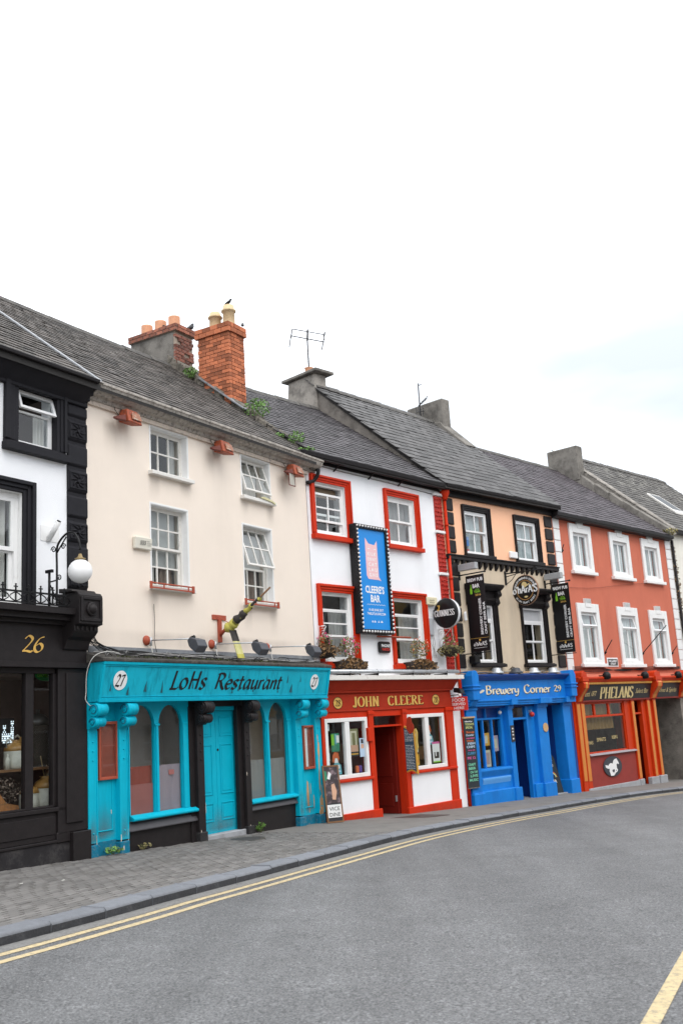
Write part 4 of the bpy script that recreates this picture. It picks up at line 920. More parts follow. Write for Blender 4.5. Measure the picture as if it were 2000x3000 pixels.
ch['label'] = 'grey rendered chimney with exposed brick on its street end'
bricks(ch, 6.74, 7.44, 3.66, 3.8, 10.2, 11.60, BRICKO, skip=.26, seed=9, sides=('front',)); obj('exposed_face', MB().box(6.75, 7.42, 3.70, 3.75, 9.8, 11.6), MORTAR, ch); bricks(ch, 6.68, 7.50, 3.60, 5.2, 11.60, 11.79, MATS['cap_brick'], seed=10, cr=.094, bl=.22)
obj('cap_core', MB().box(6.70, 7.48, 3.64, 5.18, 11.60, 11.78), MORTAR, ch)
for y in (3.98, 4.44, 4.90): obj('chimney_pot', MB().lathe([(.155, 11.76), (.15, 11.80), (.148, 12.12), (.148, 12.15), (.11, 12.15), (.11, 11.9)], (7.08, y, 0), 16), POTT, ch)
def bird(fr, u, y, z, label, face=0.0, k=1.0):
    mb = MB()
    sp = [(-.15, 0, .035, .006), (-.09, 0, .06, .026), (-.04, 0, .09, .045), (.02, 0, .125, .05), (.06, 0, .165, .036), (.075, 0, .195, .034), (.095, 0, .21, .026), (.115, 0, .205, .009), (.145, 0, .195, .002)]
    mb.tube([(a*k, b*k, c*k) for a, b, c, d in sp], [d*k for a, b, c, d in sp], 10)
    for s in (-1, 1): mb.tube([(-.01*k, s*.018*k, .09*k), (0, s*.018*k, .0)], .004*k, 4); mb.tube([(.06*k, s*.038*k, .15*k), (-.05*k, s*.045*k, .09*k), (-.13*k, s*.02*k, .045*k)], [.008*k, .02*k, .006*k], 6)
    o = obj('jackdaw', mb, CROW, loc=fr.w(u, y, z), rot=(0, 0, fr.rz+face)); return tag(o, label, 'bird', 'jackdaws on the chimneys')
bird(F27, 7.02, 2.20, 11.94, 'black jackdaw on top of the taller buff pot of the red brick chimney', -1.2, .8)
bird(F27, 7.30, 2.0, 11.39, 'black jackdaw on the cap of the red brick chimney beside its pots', .6, .75)
bird(F27, 7.08, 4.22, 11.78, 'black jackdaw between the terracotta pots of the grey chimney', 2.2, 1.0)
bird(F27, 7.42, 3.72, 11.78, 'black jackdaw perched on the street corner of the grey chimney cap', .3, 1.25)
weed(F27, 6.78, 1.30, 8.80, 'bushy green weed growing from the roof verge below the red brick chimney', .42, .33, 320, .038)
weed(F27, 6.78, .25, 7.86, 'tall feathery green weed on the roof verge just above the cream gutter end', .40, .20, 170, .034)
weed(F27, 6.70, .02, 7.60, 'low green weed sprouting in the end of the cream house gutter', .22, .26, 230, .036)
weed(F27, 6.60, .62, 8.12, 'small green tuft on the slates beside the rubble verge', .13, .16, 60, .04)
weed(F27, 6.62, 3.12, 10.15, 'green ivy clump between the grey and red brick chimneys', .30, .18, 200, .036)
# ---------------------------------------------------------------- teal shopfront
def sh(p): return Vector((p.x, p.y-.213*(p.z-2.30), p.z))
fb = MB(); fb.xf = sh; fb.box(0, 6.55, -.30, .0, 2.30, 2.905)
fa = obj('fascia', fb, TEALF, h, bev=.004)
mb = MB(); mb.xf = sh
mb.box(-.005, 6.555, -.335, -.30, 2.285, 2.325); mb.box(0, 6.55, -.322, -.30, 2.325, 2.355); mb.box(.05, 6.50, -.315, -.30, 2.365, 2.378); mb.box(-.005, 6.555, -.33, -.30, 2.86, 2.905); mb.box(.05, 6.5, -.315, -.30, 2.835, 2.86); mb.box(0, .05, -.325, -.30, 2.355, 2.86); mb.box(6.50, 6.55, -.325, -.30, 2.355, 2.86)
obj('fascia_moulding', mb, TEAL, fa, bev=.004)
ty = lambda z: -.303-.213*(z-2.30)
place(pen('LoHs', .17, .06, .72, shear=.24, track=.03), fa, 'lettering', LETK, 1.60, ty(2.485), 2.485, .30, w=.98, tilt=.213)
place(pen('Restaurant', .17, .06, .72, shear=.24, track=.03), fa, 'lettering', LETK, 2.80, ty(2.485), 2.485, .27, w=2.07, tilt=.213)
for cx in (.42, 6.01):
    mb = MB(); mb.lathe([(.15, -.004), (.15, .0)], (0, 0, 0), 32, 'y'); mb.xf = lambda p, cx=cx: Vector((cx+p.x, ty(2.62+p.z)-.002+p.y, 2.62+p.z))
    pq = obj('number_plaque', mb, LETW, fa); place(pen('27', .22, .07, .72, shear=.2), pq, 'house_number', LETK, cx, ty(2.53)-.008, 2.53, .175, w=.215, align='C', tilt=.213)
# dark runs and paint marks on the sign board
mb = MB(); rg = random.Random(12)
for x, z, w_, hh in ((.23, 2.46, .035, .12), (.62, 2.40, .06, .13), (1.02, 2.45, .07, .17), (1.42, 2.43, .055, .2), (2.2, 2.5, .04, .15), (3.18, 2.68, .04, .12), (3.32, 2.42, .04, .06), (3.5, 2.46, .05, .08), (3.95, 2.44, .04, .07), (4.35, 2.66, .03, .1), (5.05, 2.60, .04, .16), (5.2, 2.42, .10, .16), (5.5, 2.62, .03, .12), (6.0, 2.42, .03, .04), (4.75, 2.42, .05, .05)):
    p = [(x-w_/2, z), (x+w_/2, z-.01), (x+w_*.35, z+hh*.4), (x+w_*.1+rg.uniform(-.02, .02), z+hh), (x-w_*.2, z+hh*.5)]
    mb.face([(a, ty(b)-.0022, b) for a, b in p])
obj('paint_run', mb, mat('dark_teal_stain', (.012, .10, .135), .7, .4, 20), fa)
cv = MB(); cv.prof([(-.47, 2.905), (-.475, 2.955), (0, 3.09), (0, 2.905)], -.03, 6.58); obj('canopy_roof', cv, FELT, h, bev=.01)
obj('lead_flashing', MB().hexa([(.1,-.03,3.06),(6.6,-.03,3.06),(6.6,.0,3.06),(.1,.0,3.06),(.1,-.012,3.19),(6.6,-.012,3.19),(6.6,0,3.19),(.1,0,3.19)]), LEAD, h)
# cables lying on the canopy
t = thing('cable_tangle', F27, 0, 0, 0, 'tangle of old black and grey cables lying along the top of the teal fascia', 'cables')
rg = random.Random(21)
CBK = mat('black_cable', (.02, .02, .02), .7); CGR = mat('grey_cable', (.26, .255, .25), .7)
for k in range(16):
    yb = -.40+.36*rg.random(); pts = []; x = -.05+rg.uniform(0, 1.0); end = rg.choice((6.5, 6.4, 4.2, 3.0, 2.2, 1.5))
    while x < end: yy = min(-.03, max(-.45, yb+rg.uniform(-.05, .05))); pts.append((x, yy, 3.10+yy*.285+.012+rg.random()*.035)); x += rg.uniform(.18, .45)
    if len(pts) > 3: obj('cable', MB().tube(catmull(pts, 3), rg.uniform(.006, .011), 5), CBK if k % 3 else CGR, t)
for k in range(11):
    x = rg.uniform(-.08, .12); e = rg.uniform(.3, .95)
    obj('cable', MB().tube(catmull([(x-.05, -.05-rg.random()*.2, 3.50+rg.random()*.15), (x, -.08-rg.random()*.15, 3.30), (x+e*.45, -.12-.1*rg.random(), 3.10+rg.random()*.06), (x+e, -.15-.2*rg.random(), 3.06)], 4), .0065, 5), CBK, t)
for k in range(26):
    x = rg.uniform(.1, 6.3); yy = -.1-rg.random()*.3; a = rg.uniform(-1, 1)
    obj('cable', MB().tube([(x, yy, 3.10+yy*.285), (x+.12*a, yy+.03, 3.13+yy*.285+rg.random()*.05), (x+.25*a, yy+rg.uniform(-.05, .05), 3.10+yy*.285+.01)], .006, 4), CGR if k % 2 else CBK, t)
obj('cable', MB().tube(catmull([(.5, -.3, 3.05), (.1, -.42, 3.06), (-.13, -.36, 2.98), (-.17, -.25, 2.75), (-.16, -.22, 2.45), (-.17, -.22, 2.33), (-.10, -.25, 2.24)], 4), .0065, 5), mat('white_cable', (.6, .59, .56), .6), t)
obj('moss', leaves(MB(), (2.8, -.36, 3.00), (2.6, .08, .02), 500, .020), mat('moss', (.07, .085, .03), .95, .4, 20, rnd=.5), h, kind='stuff')
# frieze behind the consoles, pilasters, windows, door
obj('frieze', MB().box(.0, .955, -.03, .06, 2.02, 2.30), TEAL, h)
obj('frieze', MB().box(5.635, 6.54, -.03, .06, 2.02, 2.30), TEAL, h)
obj('frieze', MB().box(2.46, 4.12, -.02, .06, 2.195, 2.30), BLACKP, h)
for u0, u1, zb in ((-.02, .16, -.02), (.65, .83, -.04), (5.63, 5.82, -.20), (6.34, 6.53, -.22)):
    p = obj('pilaster', MB().box(u0, u1, -.12, .0, zb+.22, 2.30), TEAL, h, bev=.006)
    obj('plinth_block', MB().box(u0-.012, u1+.012, -.135, .0, zb-.3, zb+.20), TEALB, p, bev=.012)
    console(p, u0-.01, u1+.01, 2.285, TEAL, .95, -.10)
    for z in (1.70, 1.56, 1.42, zb+.36): obj('stud', MB().ball((u0+.09, -.122, z), .016, 8), TEAL, p)
    obj('edge_bead', MB().box(u1-.016, u1, -.13, -.12, zb+.22, 1.86), TEAL, p)
for u0, u1, zb in ((.16, .65, 0), (5.82, 6.34, -.2)):
    p = obj('side_panel', MB().box(u0, u1, -.02, .05, zb+.20, 2.02), TEAL, h); obj('panel_plinth', MB().box(u0, u1, -.03, .05, zb-.3, zb+.20), TEALB, p, bev=.006)
    mb = MB(); ring(mb, u0+.05, u1-.07, zb+.34, 1.95, .02, -.035, -.018); obj('panel_mould', mb, TEAL, p, bev=.005)
def patch(mb, cx, cz, w_, hh, y, rg, n=12):
    pts = [(cx+w_/2*math.cos(2*math.pi*i/n)*rg.uniform(.55, 1.15), cz+hh/2*math.sin(2*math.pi*i/n)*rg.uniform(.7, 1.1)) for i in range(n)]
    mb.face([(a, y, b) for a, b in pts])
mb = MB(); rg = random.Random(31)
for cx, cz, w_, hh in ((6.40, .62, .05, .5), (6.42, 1.25, .085, .46), (6.41, .95, .045, .45), (6.40, 1.5, .03, .16), (6.42, .15, .17, .50), (6.38, -.02, .12, .2), (6.46, .42, .04, .3)): patch(mb, cx, cz, w_, hh, -.1225, rg)
for cx, cz, w_, hh in ((6.10, .42, .11, .60), (6.12, .12, .035, .2), (5.97, .30, .02, .3), (6.2, .5, .02, .25), (6.30, .25, .05, .3)): patch(mb, cx, cz, w_, hh, -.0222, rg)
obj('bare_wood_patch', mb, BAREW, h)
mb = MB()
for cx, cz, w_, hh, y in ((.06, .12, .05, .10, -.1225), (.14, .22, .02, .22, -.1225), (.66, .18, .025, .2, -.1225), (.82, .25, .025, .25, -.1225), (.56, .62, .05, .07, -.0225), (.60, .12, .02, .18, -.0225), (.7, .06, .03, .08, -.137)): patch(mb, cx, cz, w_, hh, y, rg)
obj('bare_wood_patch', mb, BAREP, h)
def arched_window(par, u0, u1, lights, zs, ztop, spring, zbot, films):
    wn = MB(); y0, y1 = -.02, .05; cuts = [u0]+[q for l in lights for q in l]+[u1]
    for a, b in zip(cuts[0::2], cuts[1::2]): wn.box(a, b, y0, y1, zbot, spring)
    for l0, l1 in lights:
        r = (l1-l0)/2; cx = (l0+l1)/2; n = 14; rz = ztop-spring
        ar = [(cx-r*math.cos(math.pi*i/n), spring+rz*math.sin(math.pi*i/n)) for i in range(n+1)]
        for (a, b), (c, d) in zip(ar, ar[1:]):
            wn.face([(a,y0,b),(c,y0,d),(c,y0,2.30),(a,y0,2.30)]); wn.face([(a,y0,b),(a,y1,b),(c,y1,d),(c,y0,d)], True)
    for a, b in zip(cuts[0::2], cuts[1::2]): wn.box(a, b, y0, y1, spring, 2.30)
    w_ = obj('shop_window', wn, TEAL, par)
    mb = MB(); m_ = (lights[0][1]+lights[1][0])/2; hw = (lights[1][0]-lights[0][1])/2
    mb.box(m_-hw*.55, m_+hw*.55, -.045, -.02, zbot, spring); mb.box(m_-hw*1.25, m_+hw*1.25, -.05, -.015, spring-.02, spring+.02); e = lights[1][1]; mb.box(e-.0, e+.10, -.045, -.02, zbot, spring); mb.box(e-.015, e+.12, -.05, -.015, spring-.02, spring+.02)
    obj('colonnette', mb, TEAL, w_, bev=.01)
    mb = MB(); mb.prof([(.05, zs), (-.10, zs), (-.12, zs+.015), (-.12, zs+.045), (-.03, zbot+.01), (.05, zbot+.01)], u0, u1+.10); obj('sill', mb, TEAL, w_, bev=.006)
    for (l0, l1), (fm, ft, ft2) in zip(lights, films):
        obj('pane', MB().box(l0-.01, l1+.01, .02, .025, zbot-.01, ztop+.02), SHOPGLASS, w_)
        curtain(w_, l0-.01, l1+.01, zbot-.01, ft, .075, fm, name='half_curtain', amp=.012, waves=2)
        if ft2: obj('half_curtain', MB().box(l0-.01, l1+.01, .045, .049, zbot-.01, ft2), mat('dusty_pink_cloth', (.33, .115, .10), .9, .12, 3), w_)
    return w_
CLRED = mat('red_cloth', (.27, .055, .035), .9, .15, 3)
arched_window(h, .96, 2.46, [(.985, 1.58), (1.68, 2.285)], .42, 2.245, 1.915, .50, [(CLRED, 1.26, .98), (FILMM, 1.25, 0)])
obj('red_note', MB().box(2.0, 2.13, .055, .058, 1.08, 1.16), mat('faded_red_paper', (.5, .16, .14), .8), h)
arched_window(h, 4.12, 5.63, [(4.17, 4.735), (4.85, 5.455)], .385, 2.245, 1.88, .46, [(FILMG, 1.17, 0), (FILMG, 1.17, 0)])
it = MB(); it.box(.84, 2.60, .7, .75, -.4, 2.8); it.box(4.02, 5.7, .7, .75, -.4, 2.8); it.box(.8, .84, .1, 1.1, -.4, 2.8); it.box(2.6, 2.64, .1, 1.1, -.4, 2.8); it.box(3.98, 4.02, .1, 1.1, -.4, 2.8); it.box(5.7, 5.74, .1, 1.1, -.4, 2.8)
obj('room_partition', it, mat('brown_grey_room', (.36, .31, .28), .8, .1, 3), h)
for u0, u1, zb in ((.83, 2.56, -.4), (4.07, 5.65, -.5)):
    rs = obj('stall_riser', MB().box(u0, u1, -.02, .04, zb, .40), BLACKP, h)
    mb = MB(); mb.prof([(-.02, .27), (-.085, .27), (-.085, .285), (-.02, .40)], u0+.01, u1-.0); obj('weathering', mb, mat('grey_black_paint', (.055, .052, .058), .45, .15, 6), rs)
# black pilasters beside the door
for u0, u1, zb in ((2.56, 2.74, -.10), (3.93, 4.09, -.15)):
    p = obj('pilaster', MB().box(u0, u1, -.12, .04, zb-.3, 2.20), BLACKP, h, bev=.008)
    obj('pilaster_flank', MB().box(u0-.12, u0, -.05, .04, zb-.3, 2.20), BLACKP, p, bev=.006)
    obj('plinth_block', MB().box(u0-.015, u1+.015, -.145, .04, zb-.3, zb+.17), mat('scuffed_black_paint', (.022, .021, .022), .6, .3, 14, .2, 40, dirt=(.12, .115, .11), damt=.7, dscale=16, dlo=.55, dhi=.7), p, bev=.012)
    console(p, u0-.02, u1+.02, 2.285, BLACKP, 1.0, -.10)
    for z in (1.70, 1.56, 1.42, 1.28): obj('stud', MB().ball(((u0+u1)/2, -.122, z), .018, 8), BLACKP, p)
mb = MB()
for cx, cz, w_, hh in ((2.60, .05, .022, .16), (2.735, .45, .014, .2), (3.95, .95, .02, .08), (2.58, -.02, .04, .03), (4.0, .0, .02, .1)): patch(mb, cx, cz, w_, hh, -.1225, rg)
obj('bare_wood_patch', mb, BAREP, h)
dr = obj('door', MB().box(2.74, 3.93, .02, .06, 2.12, 2.195), TEAL, h, bev=.006); dr['label'] = 'teal panelled double door'
for k in range(24): pass
mb = MB(); mb.box(2.74, 3.93, .05, .07, 2.195, 2.30); obj('vent', mb, LETK, dr)
for a, b in ((2.745, 3.322), (3.328, 3.925)):
    zb = -.02; pn = [(a+.10, b-.12, 1.66, 2.02), (a+.10, b-.12, .64, 1.52), (a+.10, b-.12, .18, .50)]
    panelled(dr, a, b, zb, 2.12, .085, TEAL, pn)
obj('keyhole_plate', MB().lathe([(.022, .075), (.022, .09)], (3.37, 0, 1.42), 12, 'y'), IRON, dr)
obj('door_pull', MB().ball((3.915, .06, 1.42), .02, 8), BULB, dr)
obj('step', MB().box(2.75, 3.92, -.09, .20, -.6, -.02), STONEG, h, bev=.012)
# menu cases
for u0, u1, z0, z1, lab in ((.255, .675, 1.11, 2.0, 'rust red framed menu case on the teal panel beside the black shopfront'), (5.965, 6.37, .89, 1.76, 'rust red framed menu case holding a strip of white paper, beside the red pub')):
    t = thing('menu_case', F27, u0, -.03, z0, lab, 'menu case', 'menu cases on the teal shopfront'); w_, hh = u1-u0, z1-z0
    mb = MB(); ring(mb, 0, w_, 0, hh, .045, -.045, .008); obj('frame', mb, RUST, t, bev=.006)
    obj('back_board', MB().box(.045, w_-.045, -.008, .006, .045, hh-.045), RUSTD, t); obj('pane', MB().box(.045, w_-.045, -.032, -.028, .045, hh-.045), SHOPGLASS, t)
    if u0 > 5: obj('paper', MB().box(.05, .17, -.012, -.009, .05, hh-.06), PAPER, t)
# alarm box
t = thing('alarm_box', F27, 1.14, 0, 4.87, 'cream alarm box with black mark on the cream wall left of the lower window', 'alarm box')
obj('case', MB().hexa([(0,-.07,0),(.42,-.07,0),(.42,0,0),(0,0,0),(0,-.09,.21),(.42,-.09,.21),(.42,0,.21),(0,0,.21)]), mat('aged_cream_plastic', (.68, .65, .56), .4, .05, 4), t, bev=.015)
for k in range(3): place(pen('S', .2, .08, .6, shear=.3), t, 'emblem', LETK, .10+k*.05, -.088, .075, .07)
for k, s_ in enumerate(('24HR', 'SECURITY', 'SYSTEM')): font(t, s_, .28, -.088, .135-k*.035, .02, LETK, bold=0)
# floodlights tucked under the gutter
TERL = mat('rusty_terracotta_paint', (.36, .075, .03), .6, .3, 12, .3, 40, dirt=(.10, .06, .045), damt=.85, dscale=14, dlo=.5, dhi=.6)
for k, (u, lab) in enumerate(((.86, 'rusty terracotta floodlight under the cream gutter next to the black quoins'), (3.44, 'rusty terracotta floodlight under the cream gutter between the upper windows'), (5.90, 'rusty terracotta floodlight with a hanging glass flap at the gutter end'))):
    t = thing('eaves_floodlight', F27, u, -.06, 7.02, lab, 'floodlight', 'floodlights under the cream gutter'); w_ = .30; t.scale = (.82, .9, .95)
    mb = MB(); mb.hexa([(-.10,-.30,-.04),(w_,-.30,-.06),(w_,0,.0),(-.10,0,.0),(-.06,-.20,.23),(w_-.02,-.20,.22),(w_-.02,0,.24),(-.06,0,.24)])
    obj('housing', mb, TERL, t, bev=.02)
    mb = MB(); mb.hexa([(-.36,-.16,-.01),(-.12,-.24,-.02),(-.12,-.06,.0),(-.36,-.10,.0),(-.36,-.16,.03),(-.12,-.22,.10),(-.12,-.06,.10),(-.36,-.10,.03)]); obj('visor', mb, mat('dark_rust', (.14, .035, .025), .7, .2, 8), t, bev=.006)
    mb = MB(); mb.hexa([(-.02,-.27,.02),(w_-.03,-.27,.02),(w_-.03,-.26,.02),(-.02,-.26,.02),(.02,-.225,.16),(w_-.05,-.225,.16),(w_-.05,-.215,.16),(.02,-.215,.16)]); mb.xf = lambda p: p+Vector((0, -.035, .0)); obj('front_pane', mb, mat('dirty_lamp_glass', (.30, .12, .06), .25, .4, 14, dirt=(.5, .5, .42), damt=.9, dscale=18, dlo=.55, dhi=.62), t)
    obj('stay', MB().tube([(-.22, -.14, .06), (-.25, -.05, .20), (-.2, 0, .27)], .008, 5), IRON, t)
    if k == 2: mb = MB(); ring(mb, -.28, -.0, -.30, .0, .018, -.20, -.185); obj('flap_frame', mb, MATS['dark_rust'], t); obj('flap_pane', MB().box(-.265, -.015, -.195, -.190, -.285, -.02), translucent('milky_glass', (.5, .48, .42), .8), t)
# stains on the cream wall
for u0, u1, z0, z1 in ((.45, .95, 6.35, 7.06), (3.05, 3.5, 6.4, 7.06), (5.5, 5.9, 6.3, 7.0), (1.55, 1.9, 5.75, 6.27), (2.4, 2.75, 5.9, 6.27), (4.2, 4.55, 5.9, 6.25), (5.1, 5.4, 5.75, 6.25), (1.5, 1.8, 3.6, 4.2), (4.2, 4.5, 3.55, 4.1), (5.05, 5.35, 3.5, 4.1), (.3, 6.4, 2.95, 3.5), (2.9, 4.2, 6.9, 7.2), (5.3, 6.6, 6.9, 7.2)):
    obj('dirt_stain', MB().face([(u0, -.003, z0), (u1, -.003, z0), (u1, -.003, z1), (u0, -.003, z1)]), STAIN, h)
# swan neck floodlights above the fascia
for u, lab in ((1.48, 'grey box floodlight on a long arm over the LoHs lettering'), (3.22, 'grey box floodlight on a long arm beside the wrapped flag'), (4.95, 'grey box floodlight on a long arm at the pub end of the teal fascia')):
    t = thing('arm_floodlight', F27, u, 0, 3.32, lab, 'floodlight', 'arm floodlights over the teal fascia')
    obj('wall_boss', MB().lathe([(.085, 0), (.085, -.02), (.06, -.05), (.02, -.07)], (-.04, 0, 0), 16, 'y'), RUST, t)
    obj('bracket', MB().tube([(0, -.07, -.09), (0, -.07, .05)], .022, 7), GALV, t); obj('arm', MB().tube([(0, -.07, .0), (0, -.98, -.06)], .012, 7), GALV, t)
    obj('wire', MB().tube([(0, -.08, -.07), (.01, -.09, -.22), (.03, -.13, -.29)], .010, 5), MATS['white_cable'], t)
    mb = MB(); mb.prof([(-.96, -.09), (-1.01, -.045), (-1.15, -.09), (-1.20, -.20), (-1.12, -.30), (-.99, -.19)], -.12, .12); obj('lamp_housing', mb, LAMPGR, t, bev=.008)
    mb = MB(); mb.hexa([(-.10,-1.105,-.295),(.10,-1.105,-.295),(.10,-.985,-.20),(-.10,-.985,-.20),(-.10,-1.11,-.30),(.10,-1.11,-.30),(.10,-.99,-.205),(-.10,-.99,-.205)]); obj('lamp_glass', mb, BULB, t)
    obj('knuckle', MB().tube([(0, -.94, -.05), (0, -1.02, -.03)], .03, 8), IRON, t)
# flag bracket with wrapped flag
t = thing('flag_bracket', F27, 3.42, 0, 3.36, 'rust red T shaped flag bracket bolted to the cream wall', 'bracket')
obj('head_board', MB().box(-.20, .20, -.03, 0, .42, .51), RUST, t, bev=.004); obj('post', MB().box(-.045, .045, -.045, 0, 0, .42), RUST, t, bev=.004)
obj('brace', MB().tube([(0, -.03, .13), (0, -.26, .32)], .032, 8), RUST, t); obj('guy_wire', MB().tube([(-.1, -.03, .48), (0, -.27, .33)], .006, 4), RUST, t)
t = thing('wrapped_flag', F27, 3.42, -.15, 3.55, 'black and yellow flag wound around its slanting pole over the teal fascia', 'flag')
PA, PB = Vector((0, 0, 0)), Vector((0, -1.06, .70))
obj('pole', MB().tube([PA, PB], .018, 7), WOOD, t)
YEL = mat('yellow_flag_cloth', (.46, .42, .09), .85, .2, 8); BLK = mat('black_flag_cloth', (.05, .045, .042), .85, .2, 8); PYEL = mat('pale_yellow_flag_cloth', (.55, .52, .24), .85, .15, 8)
rg = random.Random(2)
def roll(q0, q1, r0, r1, mt, n=6, jit=.02):
    pts = []; rr = []
    for i in range(n+1):
        q = q0+(q1-q0)*i/n; p = PA.lerp(PB, q); pts.append((p.x+rg.uniform(-jit, jit), p.y, p.z+rg.uniform(-jit, jit)-.01)); rr.append((r0+(r1-r0)*i/n)*rg.uniform(.85, 1.15))
    obj('cloth_fold', MB().tube(pts, rr, 9), mt, t)
roll(.06, .24, .10, .085, YEL); roll(.22, .30, .06, .05, PYEL); roll(.26, .46, .078, .06, BLK); roll(.40, .60, .05, .042, YEL); roll(.56, .80, .03, .026, BLK); roll(.76, .80, .034, .02, YEL)
mb = MB(); roll(.28, .42, .06, .05, YEL)
for z0, z1, mt in ((.02, -.20, BLK), (-.20, -.44, PYEL), (-.44, -.52, YEL)):
    g = MB(); ya = lambda z: -.17+z*.33
    for i in range(6):
        x0, x1 = -.09+.03*i, -.06+.03*i; w0, w1 = .018*math.sin(i*1.7), .018*math.sin((i+1)*1.7)
        g.hexa([(x0, ya(z1)+w0-.008, z1), (x1, ya(z1)+w1-.008, z1), (x1, ya(z1)+w1+.008, z1), (x0, ya(z1)+w0+.008, z1), (x0, ya(z0)+w0-.008, z0), (x1, ya(z0)+w1-.008, z0), (x1, ya(z0)+w1+.008, z0), (x0, ya(z0)+w0+.008, z0)])
    obj('hanging_cloth', g, mt, t)
t = thing('loose_cable', F27, 1.62, -.01, 3.1, 'thin dark cable hanging on the cream wall above the left floodlight', 'cable')
obj('cable', MB().tube(catmull([(.05, -.03, .0), (.0, -.02, .2), (.01, -.02, .5), (.0, -.02, .85)], 4), .006, 4), CBK, t)
weed(F27, .44, -.16, 0, 'spreading weed at the foot of the teal panel by the black shopfront', .10, .17, 90, .03, name='pavement_weed')
weed(F27, 1.20, -.10, -.03, 'small grass tuft at the foot of the black stall riser', .10, .12, 30, .03, LEAFO, name='pavement_weed')
weed(F27, 4.26, -.16, -.14, 'leafy green weed in the pavement right of the black door pilaster', .18, .10, 46, .045, name='pavement_weed')
for u0, u1, y, z0, z1 in ((.16, .65, -.0225, .2, .8), (5.82, 6.34, -.0225, .0, .7), (2.76, 3.92, .083, -.02, .5), (-.02, .16, -.1228, .18, .7), (.65, .83, -.1228, .18, .7), (5.63, 5.82, -.1228, .0, .6)): obj('splash_shading', MB().face([(u0, y, z0), (u1, y, z0), (u1, y, z1), (u0, y, z1)]), SPLASHSHADE, h)  # splash dirt that also paints shading into the foot of the teal front
# ================================================================== white pub with red window surrounds
h = thing('terraced_house', F28, 0, 0, 0, 'white rendered pub with red window surrounds and red shopfront numbered 28', 'house')
W28 = [(.225, 1.275, 5.90, 7.085), (2.84, 3.93, 5.92, 7.11), (.26, 1.27, 3.08, 4.60), (2.80, 3.94, 3.06, 4.60)]
obj('wall', wall(MB(), -.02, 5.19, 2.6, 7.62, W28, 0, .35), WHITEW, h)
shell(h, -.02, 5.19, -.8, 7.6, depth=7.7)
roof(h, F28, -.02, 5.12, -.26, 7.66, 4.0, 10.80, 10.80, SLATEB, n_ind=300, seed=21, cw=.255, ch=.20, wedge=.34, sag=.03)
mb = MB(); mb.box(-.02, 5.25, -.04, 0, 7.50, 7.64); mb.prof([(-.05, 7.60), (-.17, 7.52), (-.28, 7.56), (-.30, 7.66), (-.26, 7.67), (-.05, 7.68)], -.35, 5.22); obj('gutter', mb, GUTBK, h, bev=.01)
for u in (.9, 2.15, 3.3): obj('gutter_bracket', MB().hexa([(u,-.25,7.56),(u+.03,-.25,7.56),(u+.03,-.23,7.56),(u,-.23,7.56),(u,-.02,7.40),(u+.03,-.02,7.40),(u+.03,0,7.42),(u,0,7.42)]), IRON, h)
obj('wall_cable', MB().tube(catmull([(.2, -.02, 7.47), (1.2, -.02, 7.45), (2.6, -.02, 7.44), (3.8, -.02, 7.42), (4.75, -.02, 7.40)], 4), .012, 5), MATS['grey_cable'], h)
outs = [(.07, 1.43, 5.76, 7.24), (2.69, 4.08, 5.79, 7.27), (.11, 1.42, 2.93, 4.77), (2.65, 4.09, 2.92, 4.76)]
wins = []
for (a, b, c, d), (e, f, g, i) in zip(W28, outs):
    architrave(h, e, f, g, i, a, b, c, d, RED, sill=.10, pr=.08); wn = reveal(h, a, b, c, d, .15, WHITEP); wins.append(wn)
    mb = MB(); ring(mb, a+.012, b-.012, c+.012, d-.012, .055, .06, .14); obj('frame', mb, WHITEP, wn)
a, b, c, d = W28[0]
sash(wins[0], a+.067, b-.067, c+.30, d-.22, .07, 2, 2, .05, .035); sash(wins[0], a+.067, b-.067, c+.067, c+.50, .115, 2, 1, .05, .035)
obj('blind_valance', MB().box(a+.08, b-.08, .22, .23, d-.28, d-.06), mat('tan_blind', (.25, .19, .13), .9), wins[0])
a, b, c, d = W28[1]
sash(wins[1], a+.067, b-.067, c+.58, d-.067, .07, 2, 1, .05, .035); sash(wins[1], a+.067, b-.067, c+.067, c+.62, .115, 2, 1, .055, .035)
curtain(wins[1], a+.08, b-.08, c+.08, d-.08, .24, mat('dim_net', (.30, .29, .29), .9), waves=5)
for k in (2, 3):
    a, b, c, d = W28[k]
    sash(wins[k], a+.067, b-.067, c+.55, d-.38, .07, 1, 2, .045, .03); sash(wins[k], a+.067, b-.067, c+.067, c+.58, .115, 1, 1, .05); obj('transom', MB().box(a+.067, b-.067, .065, .135, d-.40, d-.36), WHITEP, wins[k])
    obj('pane', MB().box(a+.067, b-.067, .10, .104, d-.37, d-.06), GLASS, wins[k])
    curtain(wins[k], a+.45, b-.08, c+.1, d-.40, .26, mat('grey_net', (.42, .41, .40), .9), waves=4)
